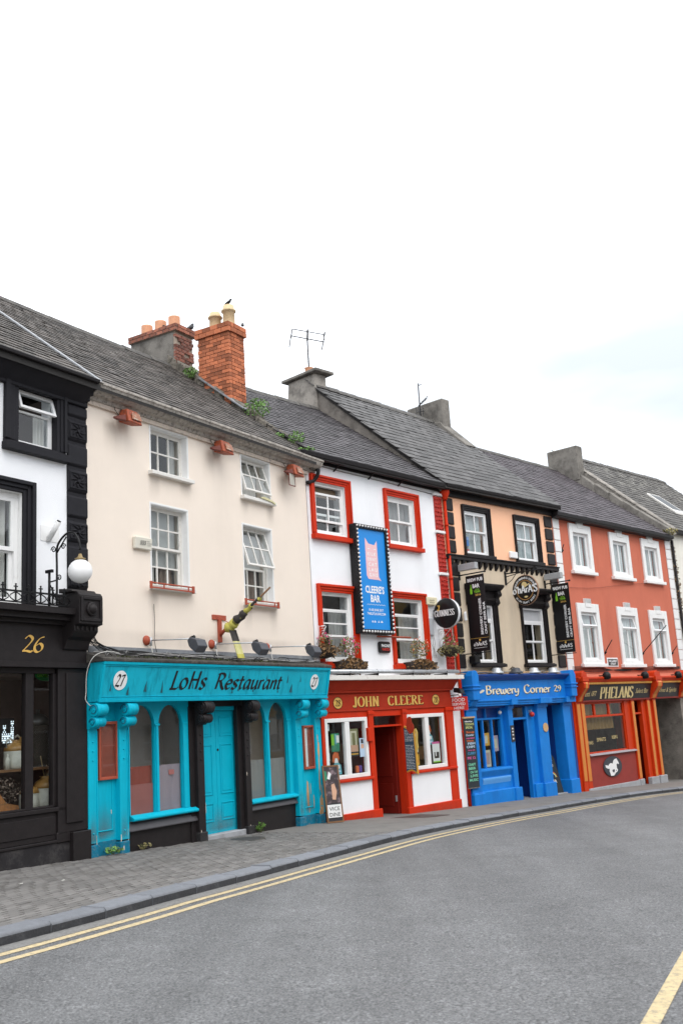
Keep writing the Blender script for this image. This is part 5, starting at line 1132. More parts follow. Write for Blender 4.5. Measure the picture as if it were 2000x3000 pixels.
# red vermiculated quoin strip
for z0, z1 in ((2.92, 4.12), (4.22, 5.28), (5.37, 6.37), (6.46, 7.36)):
    mb = MB().box(4.79, 5.12, -.03, .01, z0, z1); q = obj('quoin', mb, REDV, h, bev=.01); rg = random.Random(int(z0*10)); g = MB()
    n = int((z1-z0)/.11)
    for j in range(n):
        for i in range(3): g.ball((4.85+i*.105+rg.uniform(-.015, .015), -.03, z0+.06+j*.11+rg.uniform(-.015, .015)), rg.uniform(.032, .05), 8, .7)
    obj('vermiculation', g, REDV, q, kind='stuff')
for z in (7.41, 6.415, 5.325): obj('quoin_band', MB().box(4.74, 5.13, -.075, .0, z-.035, z+.035), WHITEP, h, bev=.01)
dp = obj('downpipe', MB().tube([(5.20, -.07, -.55), (5.20, -.07, 7.35)], .042, 10), RED, h)
mb = MB().lathe([(.05, 7.28), (.07, 7.34), (.13, 7.46), (.14, 7.58), (.12, 7.58)], (5.20, -.09, 0), 12); obj('hopper', mb, RED, dp)
mb = MB()
for z in (1.35, 1.62, 3.4, 5.2, 6.6): mb.lathe([(.054, z), (.058, z+.03), (.054, z+.06)], (5.20, -.07, 0), 10)
obj('pipe_collar', mb, RED, dp)
# parapet gable of the next house and its chimney stand in that house below
# ---- red shopfront
front = wall(MB(), -.02, 4.78, -.8, 2.02, [(.07, 1.47, .60, 1.87), (1.68, 2.72, -.8, 1.63), (1.68, 2.72, 1.67, 1.87), (2.93, 4.40, .60, 1.87)], -.06, .12)
fr_ = obj('shopfront', front, RED, h)
obj('wall', MB().box(4.785, 5.19, -.03, .12, -.8, 2.6), WHITEW, h)
fa = obj('fascia', MB().box(-.02, 4.76, -.07, .1, 2.02, 2.44), REDC, h)
mb = MB(); mb.box(-.02, 4.78, -.13, -.07, 2.40, 2.44); mb.box(-.02, 4.78, -.09, -.07, 2.0, 2.03); obj('fascia_moulding', mb, REDC, fa, bev=.006)
obj('cornice', MB().hexa([(-.05,-.14,2.44),(4.80,-.14,2.44),(4.80,.05,2.44),(-.05,.05,2.44),(-.05,-.30,2.655),(4.82,-.30,2.655),(4.82,.05,2.655),(-.05,.05,2.655)]), REDC, h, bev=.006)
obj('cornice_cap', MB().box(-.05, 4.96, -.38, .05, 2.657, 2.76), OLDWHITE, h, bev=.008)
pp = obj('fascia_pipe', MB().tube([(-.2, -.36, 2.84), (4.75, -.36, 2.84)], .045, 10), GALV, h)
mb = MB()
for u in (.6, 1.55, 2.85, 4.2): mb.box(u, u+.03, -.40, -.02, 2.76, 2.80); mb.tube([(u+.015, -.36, 2.79), (u+.015, -.41, 2.84), (u+.015, -.36, 2.89)], .009, 5)
obj('pipe_clip', mb, IRON, pp)
for w_, (dx, dz, mt, yy) in enumerate(((.018, -.018, PSHADE, -.0715), (0, 0, GOLD, -.076))):
    nm = 'lettering' if w_ else 'letter_shade'
    place(pen('JOHN', .20, .06, 0.0, serif=True, track=.05), fa, nm, mt, 1.00+dx, yy, 2.095+dz, .215, w=.92)
    place(pen('CLEERE', .20, .06, 0.0, serif=True, track=.05), fa, nm, mt, 2.24+dx, yy, 2.10+dz, .205, w=1.37)
for cx in (.52, 4.11):
    o = obj('number_plaque', disc(MB(), cx, -.0745, 2.19, .15, .125, 28), GOLD, fa); obj('plaque_ring', disc(MB(), cx, -.0765, 2.19, .155, .13, 28, .9), SIGNBLK, o)
    place(pen('28', .17, .05, .3), o, 'house_number', SIGNBLK, cx, -.077, 2.125, .13, w=.17, align='C')
for a, b in ((1.50, 1.665), (2.735, 2.885), (4.46, 4.765)): p = obj('pilaster', MB().box(a, b, -.10, -.06, -.45, 2.0), RED, h, bev=.008); obj('capital', MB().box(a-.02, b+.02, -.12, -.06, 1.91, 1.985), RED, p, bev=.008)
for a, b in ((0, 1.52), (2.88, 4.72)): obj('sill', MB().box(a, b, -.15, -.06, .53, .59), RED, h, bev=.012)
mb = MB(); mb.hexa([(.0,-.125,-.8),(1.76,-.125,-.8),(1.76,-.06,-.8),(.0,-.06,-.8),(.0,-.125,-.11),(1.76,-.125,-.11),(1.76,-.06,-.11),(.0,-.06,-.11)]); mb.box(2.70, 4.80, -.125, -.06, -.8, -.19)
obj('plinth', mb, RED, h, bev=.012)
obj('riser_panel', MB().box(.14, 1.50, -.075, -.06, -.11, .53), WHITEW, h); obj('riser_panel', MB().box(2.95, 4.60, -.075, -.06, -.19, .53), WHITEW, h)
for (a, b) in ((.07, 1.47), (2.93, 4.40)):
    mb = MB(); ring(mb, a, b, .60, 1.87, .085, -.075, .03); m_ = (a+b)/2+.02; mb.box(m_-.075, m_+.075, -.07, .03, .685, 1.785); sw = obj('shop_window', mb, WHITEP, h, bev=.008)
    obj('pane', MB().box(a+.085, m_-.075, -.01, -.005, .685, 1.785), SHOPGLASS, sw); obj('pane', MB().box(m_+.075, b-.085, -.01, -.005, .685, 1.785), SHOPGLASS, sw)
obj('notice_box', MB().box(1.40, 1.56, -.15, -.075, 1.34, 1.63), RED, h, bev=.008)
tr = obj('transom_light', MB().box(1.68, 2.72, -.01, 0, 1.67, 1.87), SHOPGLASS, h)
# doorway recess and open door
rc = MB(); rc.box(1.60, 1.68, .12, 1.0, -.8, 1.9); rc.box(2.72, 2.80, .12, 1.0, -.8, 1.9); rc.box(1.6, 2.8, .12, 1.0, 1.63, 1.67); rc.box(1.6, 2.8, .12, 1.4, -.8, -.33); obj('doorway_lining', rc, DKRED, h)
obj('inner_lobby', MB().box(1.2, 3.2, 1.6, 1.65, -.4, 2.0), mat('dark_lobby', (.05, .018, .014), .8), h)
dr = obj('door', MB().box(2.675, 2.718, .16, .95, -.32, 1.60), DKRED, h, bev=.004); mb = MB()
for z0, z1 in ((-.15, .35), (.5, 1.45)): mb.box(2.662, 2.675, .28, .82, z0, z1)
obj('panel', mb, DKRED, dr, bev=.008); obj('door_knob', MB().ball((2.64, .85, .95), .035, 10), IRON, dr); obj('hinge', MB().box(2.655, 2.675, .18, .22, -.05, .08), GALV, dr)
obj('door', MB().box(1.75, 2.30, .93, .98, -.32, 1.6), DKRED, h)
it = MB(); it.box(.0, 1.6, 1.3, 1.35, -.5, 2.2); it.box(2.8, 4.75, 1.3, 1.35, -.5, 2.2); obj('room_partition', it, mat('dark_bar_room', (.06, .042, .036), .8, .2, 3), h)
it = MB(); it.box(.3, 1.5, .6, .64, .9, 1.3); it.box(2.95, 4.3, .5, .54, .8, 1.1); obj('counter', it, WOOD, h)
# posters and things in the windows
def poster(fr, u, y, z, w_, hh, base, blobs, label, name='poster', text=None):
    t = thing(name, fr, u, y, z, label, name.replace('_', ' ')); obj('sheet', MB().box(0, w_, -.002, .002, 0, hh), base, t)
    for k, (a, b, c, d, mt) in enumerate(blobs): obj('print', MB().prism([(a*w_, b*hh), (c*w_, b*hh), (c*w_, d*hh), (a*w_, d*hh)], -.0032-.0004*k, -.0024), mt, t)
    if text:
        for s_, zz, th, mt in text: font(t, s_, w_/2, -.006, zz*hh, th*hh, mt, w=w_*.8, align='C', bold=0)
    return t
PG = mat('poster_green', (.03, .22, .12), .5); PO = mat('poster_orange', (.62, .13, .03), .5); PY = mat('poster_olive', (.20, .19, .08), .5); PK = mat('poster_black', (.03, .03, .035), .5); PT = mat('poster_turquoise', (.12, .40, .45), .5); PM = mat('poster_magenta', (.62, .10, .30), .5); PR = mat('poster_red', (.5, .04, .03), .5); PU = mat('poster_violet', (.12, .05, .30), .5); PC = mat('poster_cream', (.60, .57, .42), .6); PL = mat('poster_light_blue', (.45, .58, .72), .6); PYE = mat('poster_yellow', (.66, .36, .05), .6); PBK = mat('poster_skin', (.62, .36, .24), .6)
poster(F28, .16, .01, 1.62, .13, .14, PAPER, [(.3, .2, .8, .7, PL)], 'small white notice in the top corner of the left pub window')
poster(F28, .34, .02, 1.18, .26, .38, PG, [(.0, .35, .35, .95, PGREEN), (.45, .4, .7, .95, PT), (.62, .48, .98, .88, PAPER)], 'green poster with white note in the left pub window')
poster(F28, .165, .01, 1.0, .09, .16, PAPER, [(.1, .3, .6, .8, PYE)], 'small white card at the left edge of the left pub window, upper of two'); poster(F28, .17, .012, .80, .08, .17, PAPER, [(.1, .5, .8, .8, PL)], 'small white card at the left edge of the left pub window, lower of two')
t = thing('cutout_figure_poster', F28, .34, .03, .70, 'turquoise and orange cut out advert standing at the bottom of the left pub window', 'advert')
def cutout(t, k=1.0):
    obj('body', MB().prism([(0, 0), (.32*k, 0), (.30*k, .20*k), (.22*k, .26*k), (.10*k, .26*k), (.02*k, .18*k)], 0, .006), PT, t); obj('head', MB().prism([(.08*k, .26*k), (.22*k, .26*k), (.19*k, .36*k), (.11*k, .36*k)], -.002, .004), PAPER, t)
    obj('hair', MB().prism([(.02*k, .28*k), (.08*k, .27*k), (.11*k, .37*k), (.20*k, .36*k), (.22*k, .3*k), (.26*k, .34*k), (.22*k, .47*k), (.10*k, .50*k), (.03*k, .42*k)], -.003, .003), PO, t)
    obj('print', MB().prism([(.04*k, .04*k), (.28*k, .05*k), (.27*k, .10*k), (.04*k, .09*k)], -.004, .0), PL, t); obj('print', MB().prism([(.15*k, .13*k), (.26*k, .13*k), (.25*k, .21*k), (.16*k, .21*k)], -.004, 0), PAPER, t)
cutout(t, .95)
poster(F28, .93, .015, 1.05, .30, .58, PY, [(.12, .3, .8, .92, PC), (.3, .36, .65, .85, PY), (.1, .16, .9, .40, PBK), (.0, .0, 1, .16, PK), (.1, .05, .9, .1, PYE)], 'framed olive portrait poster in the right light of the left pub window')
poster(F28, 1.22, -.02, 1.02, .16, .40, PL, [(.3, .72, .8, .94, PK), (.25, .45, .85, .68, PBK)], 'pale blue flyer with black figure in the left pub window')
for du, mt, lb in ((.90, PAPER, 'white mug on the sill of the left pub window'), (1.18, PO, 'orange tin on the sill of the left pub window'), (1.28, PU, 'violet tin on the sill of the left pub window')):
    tag(obj('window_cup', MB().lathe([(.04, 0), (.045, .03), (.045, .12), (.035, .15)], (0, 0, 0), 12), mt, loc=F28.w(du, .06, .69), rot=(0, 0, 0)), lb, 'cup')
poster(F28, 3.16, .01, 1.28, .22, .22, PC, [(.1, .2, .8, .8, PAPER)], 'cream notice in the right pub window behind the chalkboard, upper of two'); poster(F28, 3.16, .012, 1.0, .22, .22, PC, [(.1, .2, .8, .7, PAPER)], 'cream notice in the right pub window behind the chalkboard, lower of two')
poster(F28, 3.24, .02, .71, .16, .24, PYE, [(.2, .2, .8, .5, PO)], 'yellow card at the bottom of the right pub window')
t = thing('cutout_figure_poster', F28, 3.72, .03, 1.14, 'turquoise and orange cut out advert high in the right pub window', 'advert'); cutout(t, .95)
poster(F28, 3.92, .0, .72, .30, .48, PAPER, [(.0, .9, 1, 1, PM), (.2, .2, .85, .5, PK), (.35, .3, .5, .6, PAPER), (.0, .0, 1, .06, PGREEN)], 'white poster with magenta heading at the bottom of the right pub window'); poster(F28, 3.76, .02, .70, .12, .24, PL, [(.1, .6, .9, .9, PT)], 'small light blue flyer in the right pub window')
for u0, u1, y, z0, z1 in ((-.0, 1.76, -.1275, -.5, -.11), (2.7, 4.8, -.1275, -.6, -.19)): obj('splash_shading', MB().face([(u0, y, z0), (u1, y, z0), (u1, y, z1), (u0, y, z1)]), SPLASHSHADE, h)  # same painted base shading and splash on the red plinths
# ---- billboard with bulbs
t = thing('poster_billboard', F28, 1.31, -.16, 3.70, 'tall blue festival billboard framed with bulbs on the white pub wall', 'billboard')
W_, H_ = 1.20, 2.52
obj('box', MB().box(0, W_, .0, .15, 0, H_), SIGNBLK, t, bev=.01); mb = MB(); ring(mb, 0, W_, 0, H_, .10, -.05, .0); obj('frame', mb, SIGNBLK, t, bev=.006)
fc = obj('poster_sheet', MB().box(.10, W_-.10, -.012, -.001, .10, H_-.10), PBLUE, t)
bm = MB().ball((0, -.075, 0), .026, 10).mesh('bulb')
nb = 26
for i in range(nb+1):
    for x in (.05, W_-.05): obj('bulb', bm, BULB, t, loc=(x, 0, .05+(H_-.1)*i/nb))
for i in range(1, 11):
    for z in (.05, H_-.05): obj('bulb', bm, BULB, t, loc=(.05+(W_-.1)*i/11, 0, z))
cat = [(.35, 1.32), (.41, 1.245), (.80, 1.235), (.865, 1.215), (.79, 1.30), (.79, 2.12), (.77, 2.13), (.71, 2.03), (.47, 2.06), (.34, 2.20), (.345, 1.42)]
cat = [(.36, 1.34), (.42, 1.26), (.80, 1.255), (.88, 1.235), (.80, 1.33), (.80, 2.18), (.70, 2.07), (.49, 2.09), (.37, 2.22)]
obj('pink_cat_shape', MB().prism(cat, -.0145, -.0125), PPINK, fc)
obj('print', MB().box(.45, .53, -.0155, -.0148, 1.965, 1.98).box(.66, .74, -.0155, -.0148, 1.965, 1.98), LETW, fc)
for i, (s_, x) in enumerate((('KILK', .585), ('ENNY', .59), ('CAT', .60), ('LAU', .60), ('GHS', .605))): font(fc, s_, x, -.0152, 1.81-i*.122, .085, LETW, w=.30, align='C', space=1.5)
font(fc, "CLEERE'S", .62, -.014, .94, .165, LETW, w=.68, align='C', bold=.03); font(fc, 'BAR', .62, -.014, .735, .165, LETW, w=.34, align='C', bold=.03)
mb = MB(); z0 = .655
for i in range(14): x = .30+i*.048; mb.face([(x, -.014, z0+.018*(i % 2)), (x+.048, -.014, z0+.018*((i+1) % 2)), (x+.048, -.014, z0+.018*((i+1) % 2)+.014), (x, -.014, z0+.018*(i % 2)+.014)])
obj('wavy_rule', mb, PL, fc)
font(fc, '01-05 JUNE 2017', .62, -.014, .525, .055, LETW, w=.52, align='C', bold=.02); font(fc, 'THECATLAUGHS.COM', .62, -.014, .435, .058, LETW, w=.66, align='C', bold=.02)
mb = MB(); 
for x, w2 in ((.44, .05), (.52, .06), (.66, .05), (.76, .07)): mb.box(x, x+w2, -.0145, -.0125, .265, .285); mb.box(x+.01, x+w2-.015, -.0145, -.0125, .29, .305)
obj('sponsor_mark', mb, LETW, fc)
t = thing('red_rail', F28, 2.0, -.10, 3.66, 'short red metal bar on the white wall under the billboard', 'bar'); obj('bar', MB().tube([(0, 0, 0), (1.25, 0, .0)], .022, 7), RUST, t)
t = thing('phone_plaque', F28, 2.09, -.0, 3.29, 'small black plaque reading PHONE WATCH on the white wall below the billboard', 'plaque')
obj('plate', MB().box(0, .41, -.08, 0, 0, .26), SIGNBLK, t, bev=.03); font(t, 'PHONE', .21, -.083, .13, .07, LETW, w=.30, align='C'); font(t, 'WATCH', .21, -.083, .05, .06, mat('sign_red', (.65, .04, .03), .5), w=.28, align='C')
t = thing('alarm_box', F28, 4.04, 0, 4.49, 'yellowed alarm box on the white wall above the round black sign', 'alarm box')
obj('case', MB().box(0, .44, -.10, 0, 0, .20), mat('yellowed_plastic', (.66, .60, .42), .5, .05, 4), t, bev=.015); font(t, 'ALARM', .2, -.103, .10, .035, LETK, w=.2, align='C', bold=0); font(t, 'NETWORK', .2, -.103, .05, .03, LETK, w=.2, align='C', bold=0)
t = thing('meter_box', F28, 4.15, 0, 3.55, 'small grey junction box with loose wires on the white wall behind the round black sign', 'box'); obj('case', MB().box(0, .16, -.05, 0, .2, .62), mat('grey_plastic', (.45, .47, .5), .5), t, bev=.01)
for k in range(3): obj('wire', MB().tube(catmull([(.05+.05*k, -.03, .2), (.02+.08*k, -.03, .0), (.10+.02*k, -.03, -.15), (.04+.09*k, -.02, -.35)], 4), .006, 4), CGR, t)
# ---- round sign, baskets, food sign, chalkboard (they project from the front)
t = thing('round_pub_sign', F28, 4.42, -.40, 4.26, 'round black sign lettered GUINNESS projecting from the white pub', 'pub sign', turn=PERP)
R2 = .365
obj('rim', MB().lathe([(R2-.004, -.05), (R2, -.04), (R2, .05), (R2-.01, .06)], (0, 0, 0), 40, 'y'), mat('white_sign_rim', (.72, .73, .75), .3), t)
o = obj('face', MB().lathe([(R2+.003, -.048), (R2+.003, -.056), (R2*.93, -.078), (R2*.6, -.105), (.01, -.116)], (0, 0, 0), 40, 'y'), mat('glossy_black_face', (.009, .008, .009), .28, .1, 4, spec=.3), t)
place(pen('GUINNESS', .19, .06, 0, serif=True), t, 'lettering', LETW, 0, -.120, -.07, .145, w=.60, align='C')
mb = MB().prism([(-.215, .08), (-.175, .06), (-.15, .09), (-.13, .20), (-.20, .205), (-.21, .19), (-.16, .18), (-.17, .10), (-.20, .11)], -.118, -.108); obj('harp_emblem', mb, GOLD, t)
obj('bracket', MB().tube([(-.40, 0, 0), (-.36, 0, 0)], .03, 6).tube([(-.41, 0, -.12), (-.41, 0, .12)], .02, 6), IRON, t)
def basket(fr, u, y, z, label, r=.24, mt=LEAFB, pet=PETAL, brk=True, seed=1):
    t = thing('hanging_basket', fr, u, y, z, label, 'hanging basket', 'hanging baskets on the white pub'); rg = random.Random(seed)
    obj('bowl', MB().lathe([(.03, -.20), (r*.6, -.17), (r*.9, -.08), (r, 0), (r*.9, .02), (.05, .02)], (0, 0, 0), 16), mat('dark_basket_liner', (.035, .028, .022), .95, .3, 20, .6, 40), t)
    obj('foliage', leaves(MB(), (0, 0, .06), (r*1.45, r*1.45, .15), 420, .038, droop=.12, rng=rg), mt, t, kind='stuff'); obj('foliage', leaves(MB(), (0, 0, .16), (r*.8, r*.8, .20), 140, .035, rng=rg), LEAFO, t, kind='stuff')
    obj('flower', leaves(MB(), (0, 0, .22), (r*.9, r*.9, .18), 26, .036, rng=rg), pet, t, kind='stuff')
    mb = MB()
    for k in range(3): a = k*2.1; mb.tube([(r*math.cos(a), r*math.sin(a), 0), (0, 0, .48)], .004, 4)
    obj('chain', mb, IRON, t)
    if brk:
        mb = MB(); yy = -y; mb.tube([(0, yy-.01, .50), (0, -.02, .50)], .012, 6); mb.tube([(0, yy-.02, .52), (0, yy-.02, .0)], .012, 6); mb.tube([(0, yy-.02-.10*(1-q/14)-.0, .36+.0) if False else (0, yy-.12+.09*(1-q/16)*math.cos(q*.7), .38+.09*(1-q/16)*math.sin(q*.7)) for q in range(13)], .008, 5); mb.tube([(0, yy-.02, .2), (0, -.06, .49)], .008, 5)
        obj('bracket', mb, WHITEP, t)
    return t
basket(F28, .12, -.16, 3.33, 'hanging basket of brown foliage on a white scroll bracket next to the teal fascia', .24, LEAFB, PETAL, True, 1)
basket(F28, 4.55, -.32, 3.40, 'hanging basket with pink flowers below the round black sign', .24, LEAFO, PETAL, True, 2)
for u0, u1, lab, pt, sd in ((.42, 1.38, 'window box with withered brown plants and pink flowers, left pub window', PETAL, 5), (2.92, 4.02, 'window box with salmon geraniums on the right pub window sill', PETALS, 6)):
    t = thing('window_box', F28, u0, -.17, 3.03, lab, 'window box', 'window boxes on the white pub'); rg = random.Random(sd); w_ = u1-u0
    obj('trough', MB().hexa([(.05,-.09,-.14),(w_-.05,-.09,-.14),(w_-.05,.08,-.14),(.05,.08,-.14),(0,-.12,.04),(w_,-.12,.04),(w_,.09,.04),(0,.09,.04)]), mat('dark_trough', (.04, .03, .025), .8), t)
    obj('foliage', leaves(MB(), (w_/2, -.06, .10), (w_*.52, .17, .19), 620, .040, droop=.18, rng=rg), LEAFB, t, kind='stuff'); obj('foliage', leaves(MB(), (w_*.48, -.02, .36), (w_*.34, .12, .24), 260, .036, rng=rg), LEAFO, t, kind='stuff')
    obj('flower', leaves(MB(), (w_*.48, -.06, .42), (w_*.36, .13, .26), 46, .036, rng=rg), pt, t, kind='stuff')
t = thing('food_sign', F28, 4.80, -.27, 1.90, 'small red sign reading FOOD SERVED HERE projecting between the red and blue shopfronts', 'sign', turn=PERP)
obj('board', MB().box(-.25, .25, -.012, .012, 0, .325), mat('sign_red', (.6, .03, .02), .5), t)
for s_, z, hh, w_ in (('FOOD', .215, .085, .38), ('SERVED', .125, .065, .40), ('HERE', .03, .065, .30)): font(t, s_, 0, -.0145, z, hh, LETW, w=w_, align='C', bold=.025)
obj('arm', MB().tube([(-.28, 0, .38), (.22, 0, .38)], .012, 5).tube([(-.15, 0, .38), (-.15, 0, .32)], .006, 4).tube([(.15, 0, .38), (.15, 0, .32)], .006, 4), IRON, t)
t = thing('floodlight', F28, 4.86, -.12, 2.30, 'black floodlight with white bulb above the red food sign', 'floodlight'); obj('housing', MB().hexa([(-.08,-.26,.0),(.08,-.26,0),(.08,-.02,.05),(-.08,-.02,.05),(-.08,-.22,.12),(.08,-.22,.12),(.08,-.02,.16),(-.08,-.02,.16)]), IRON, t, bev=.01); obj('bulb', MB().ball((-.06, -.2, -.03), .045, 10), BULB, t)
# chalkboard with a cut-out on the door jamb
t = thing('menu_chalkboard', F28, 2.76, -.06, .53, 'blue chalkboard in a yellow frame with a red cut out by the pub door', 'chalkboard', turn=PERP)
bd = [(.0, .03), (.09, .07), (.18, .085), (.27, .05), (.35, .0), (.345, .5), (.325, 1.0), (.25, 1.03), (.12, 1.06), (.05, 1.09), (.0, 1.10)]
obj('frame', MB().prism(bd, -.02, .02), PYE, t, bev=.006)
inn = [(.035, .07), (.11, .11), (.19, .12), (.27, .09), (.315, .05), (.31, .5), (.29, .96), (.2, .99), (.10, 1.02), (.035, 1.05)]
obj('slate', MB().prism(inn, -.024, -.018), mat('blue_chalkboard', (.045, .085, .13), .7, .2, 5), t); mb = MB(); rg = random.Random(3)
for i in range(26):
    z = .13+i*.034
    if i in (16, 17): continue
    x = .05
    while x < .27: l = rg.uniform(.02, .07); mb.box(x, min(.285, x+l), -.0255, -.0245, z, z+.016*rg.uniform(.6, 1.1)); x += l+rg.uniform(.006, .018)
obj('chalk_writing', mb, mat('white_chalk', (.55, .58, .60), .9), t, kind='stuff')
obj('red_cut_out', MB().prism([(.13, 1.0), (.20, .90), (.29, .93), (.335, .99), (.33, 1.10), (.28, 1.16), (.27, 1.28), (.20, 1.29), (.15, 1.25), (.12, 1.10)], -.034, -.024), mat('cut_out_red', (.42, .045, .02), .6), t)
obj('yellow_cut_out', MB().prism([(.30, .50), (.36, .51), (.40, .60), (.385, .72), (.405, .92), (.36, 1.02), (.335, .97), (.36, .88), (.34, .72), (.31, .66)], -.012, .008), mat('cut_out_yellow', (.70, .52, .14), .6), t)
# sandwich board leaning at the corner
p = F28.w(-.23, -.48, 0); t = tag(empty('sandwich_board', (p.x, p.y, zg(p.x, p.y)+.01), F28.rz-.45), 'leaning sandwich board with dark poster and white handwritten card beside the teal pilaster', 'sandwich board')
def tl(pp): return Vector((pp.x, pp.y+.13*pp.z, pp.z))
def tm(b): b.xf = tl; return b
mb = MB(); ring(mb, -.18, .18, 0, 1.12, .03, -.03, .01); obj('frame', tm(mb), WOOD, t); obj('board', tm(MB().box(-.15, .15, -.02, .005, .03, 1.09)), PK, t)
obj('poster', tm(MB().box(-.15, .15, -.026, -.021, .38, 1.08)), mat('dark_gig_poster', (.06, .045, .05), .5, .5, 6, dirt=(.30, .22, .24), damt=.8, dscale=6, dlo=.5, dhi=.6), t)
obj('print', tm(MB().prism([(-.02, .45), (.05, .44), (.09, .6), (.05, .76), (-.02, .74)], -.029, -.027)), PBK, t); obj('print', tm(MB().prism([(-.10, .86), (-.04, .84), (.0, .95), (-.05, 1.0)], -.029, -.027)), PAPER, t); obj('print', tm(MB().prism([(-.15, .82), (-.09, .85), (-.10, 1.0), (-.15, 1.02)], -.029, -.027)), PG, t)
obj('card', tm(MB().box(-.15, .15, -.03, -.027, .10, .35)), PAPER, t)
for s_, z in (('VICE', .235), ('DINE', .125)):
    o = font(t, s_, 0, -.033+.13*z, z, .075, LETK, w=.23, align='C', bold=0, tilt=-.13)
for x in (-.18, .14): obj('leg', MB().hexa([(x,.40,0),(x+.04,.40,0),(x+.04,.43,0),(x,.43,0),(x,.30,1.06),(x+.04,.30,1.06),(x+.04,.33,1.06),(x,.33,1.06)]), WOOD, t)
# ================================================================== peach and beige pub with blue shopfront
h = thing('terraced_house', F29, 0, 0, 0, 'peach and beige pub with black trim and blue shopfront numbered 29', 'house')
W29 = [(.91, 1.93, 5.95, 7.14), (3.26, 4.30, 5.95, 7.12), (.86, 1.85, 3.08, 4.62), (3.20, 4.24, 3.08, 4.62)]
obj('wall', wall(MB(), 0, 5.2, 5.80, 7.62, W29[:2], 0, .35), PEACH, h); obj('wall', wall(MB(), 0, 5.2, 2.6, 5.80, W29[2:], 0.001, .35), BEIGE, h)
shell(h, 0, 5.2, -1, 7.6)
roof(h, F29, -.16, 5.28, -.30, 7.68, 4.0, 11.52, 11.34, SLATEG, n_ind=300, seed=31, cw=.38, ch=.27, t=.016, wedge=.30)
mb = MB(); mb.box(0, 5.2, -.08, 0, 7.42, 7.60); mb.prof([(-.05, 7.56), (-.22, 7.56), (-.32, 7.60), (-.34, 7.68), (-.05, 7.69)], -.1, 5.25); obj('gutter', mb, GUTBK, h, bev=.01)
# raised gable against the lower white pub roof, and its chimney
g = MB()
g.hexa([(-.14, -.10, 7.5), (-.02, -.10, 7.5), (-.02, 4.0, 10.6), (-.44, 4.0, 10.6), (-.13, -.14, 7.70), (-.02, -.14, 7.70), (-.02, 4.0, 11.40), (-.42, 4.0, 11.40)])
g.hexa([(-.44, 4.0, 9), (-.04, 4.0, 9), (-.04, 8, 7), (-.55, 8, 7), (-.42, 4.0, 11.38), (-.04, 4, 11.38), (-.04, 8, 7.6), (-.5, 8, 7.6)])
obj('gable_parapet', g, mat('brown_grey_gable_render', (.19, .17, .15), .9, .2, 3, .4, 40, dirt=(.09, .08, .07), damt=.8, dscale=2.5, dlo=.45, dhi=.65), h, bev=.02)
ch = obj('chimney', MB().hexa([(-.52, 3.85, 10.4), (-.02, 3.85, 10.4), (-.02, 5.15, 10.4), (-.58, 5.15, 10.4), (-.48, 3.9, 11.88), (-.02, 3.9, 11.88), (-.02, 5.05, 11.88), (-.50, 5.05, 11.88)]), CONCP, h, bev=.03); ch['label'] = 'short rendered chimney with a concrete cap and one red pot'
obj('chimney_cap', MB().box(-.62, .14, 3.72, 5.22, 11.88, 11.97), CONC, ch, bev=.015); obj('chimney_pot', MB().lathe([(.13, 11.97), (.12, 12.0), (.12, 12.2), (.14, 12.22), (.08, 12.22)], (-.22, 4.4, 0), 14), POTT, ch)
ch = obj('chimney', MB().box(4.92, 5.32, 3.50, 5.02, 10.4, 12.05), CONC, h, bev=.03); ch['label'] = 'wide plain grey rendered chimney without pots'
obj('mortar_skirt', MB().prof([(2.55, 10.18), (3.5, 11.10), (3.6, 11.25), (5.0, 11.4), (5, 10.8)], 4.86, 5.34), CONC, ch, bev=.02)
def aerial(fr, u, y, z, hgt, label, kind=0):
    t = thing('tv_aerial', fr, u, y, z, label, 'aerial', 'television aerials on the chimneys', turn=-.45); WI = mat('aerial_metal', (.04, .04, .045), .5)
    obj('mast', MB().tube([(0, 0, 0), (0, 0, hgt)], .022, 6), WI, t); mb = MB()
    if kind == 0:
        z0 = hgt-.05
        mb.tube([(-.50, 0, z0+.02), (.54, .0, z0-.10)], .017, 5); mb.tube([(-.48, -.05, z0+.22), (.52, -.05, z0+.12)], .015, 5)
        for x in (-.50, .54): mb.tube([(x, -.15, z0+.18), (x*1.0, .05, z0-.0), (x, .25, z0-.25)], .016, 4); mb.tube([(x*.95, -.05, z0+.2), (x, 0, z0-.05)], .012, 4)
        mb.tube([(0, 0, z0-.1), (0.02, -.03, z0+.25)], .028, 6)
        for x in (-.45, .5): mb.tube([(x, .1, z0-.05), (x-.03, .2, z0-.55)], .004, 4)
    else:
        mb.tube([(-.05, 0, hgt*.45), (.28, 0, hgt*.65)], .018, 5); mb.tube([(0, 0, hgt*.95), (.12, 0, hgt*.98)], .014, 5); mb.tube([(-.15, 0, hgt*.30), (.15, .0, hgt*.34)], .014, 5)
        for q in range(5): x = -.02+.07*q; zz = hgt*(.47+.044*q); mb.tube([(x, -.10, zz+.05), (x, .10, zz-.05)], .014, 4)
        for q in range(4): x = -.14+.08*q; mb.tube([(x, 0, hgt*.22), (x, 0, hgt*.42)], .012, 4)
    obj('elements', mb, WI, t); return t
aerial(F29, -.22, 4.4, 12.2, 1.05, 'spreading television aerial on the pot of the capped chimney above the white pub')
aerial(F29, 4.75, 4.3, 11.3, 1.45, 'thin television aerial with short rods left of the plain grey chimney', 1)
wins = []
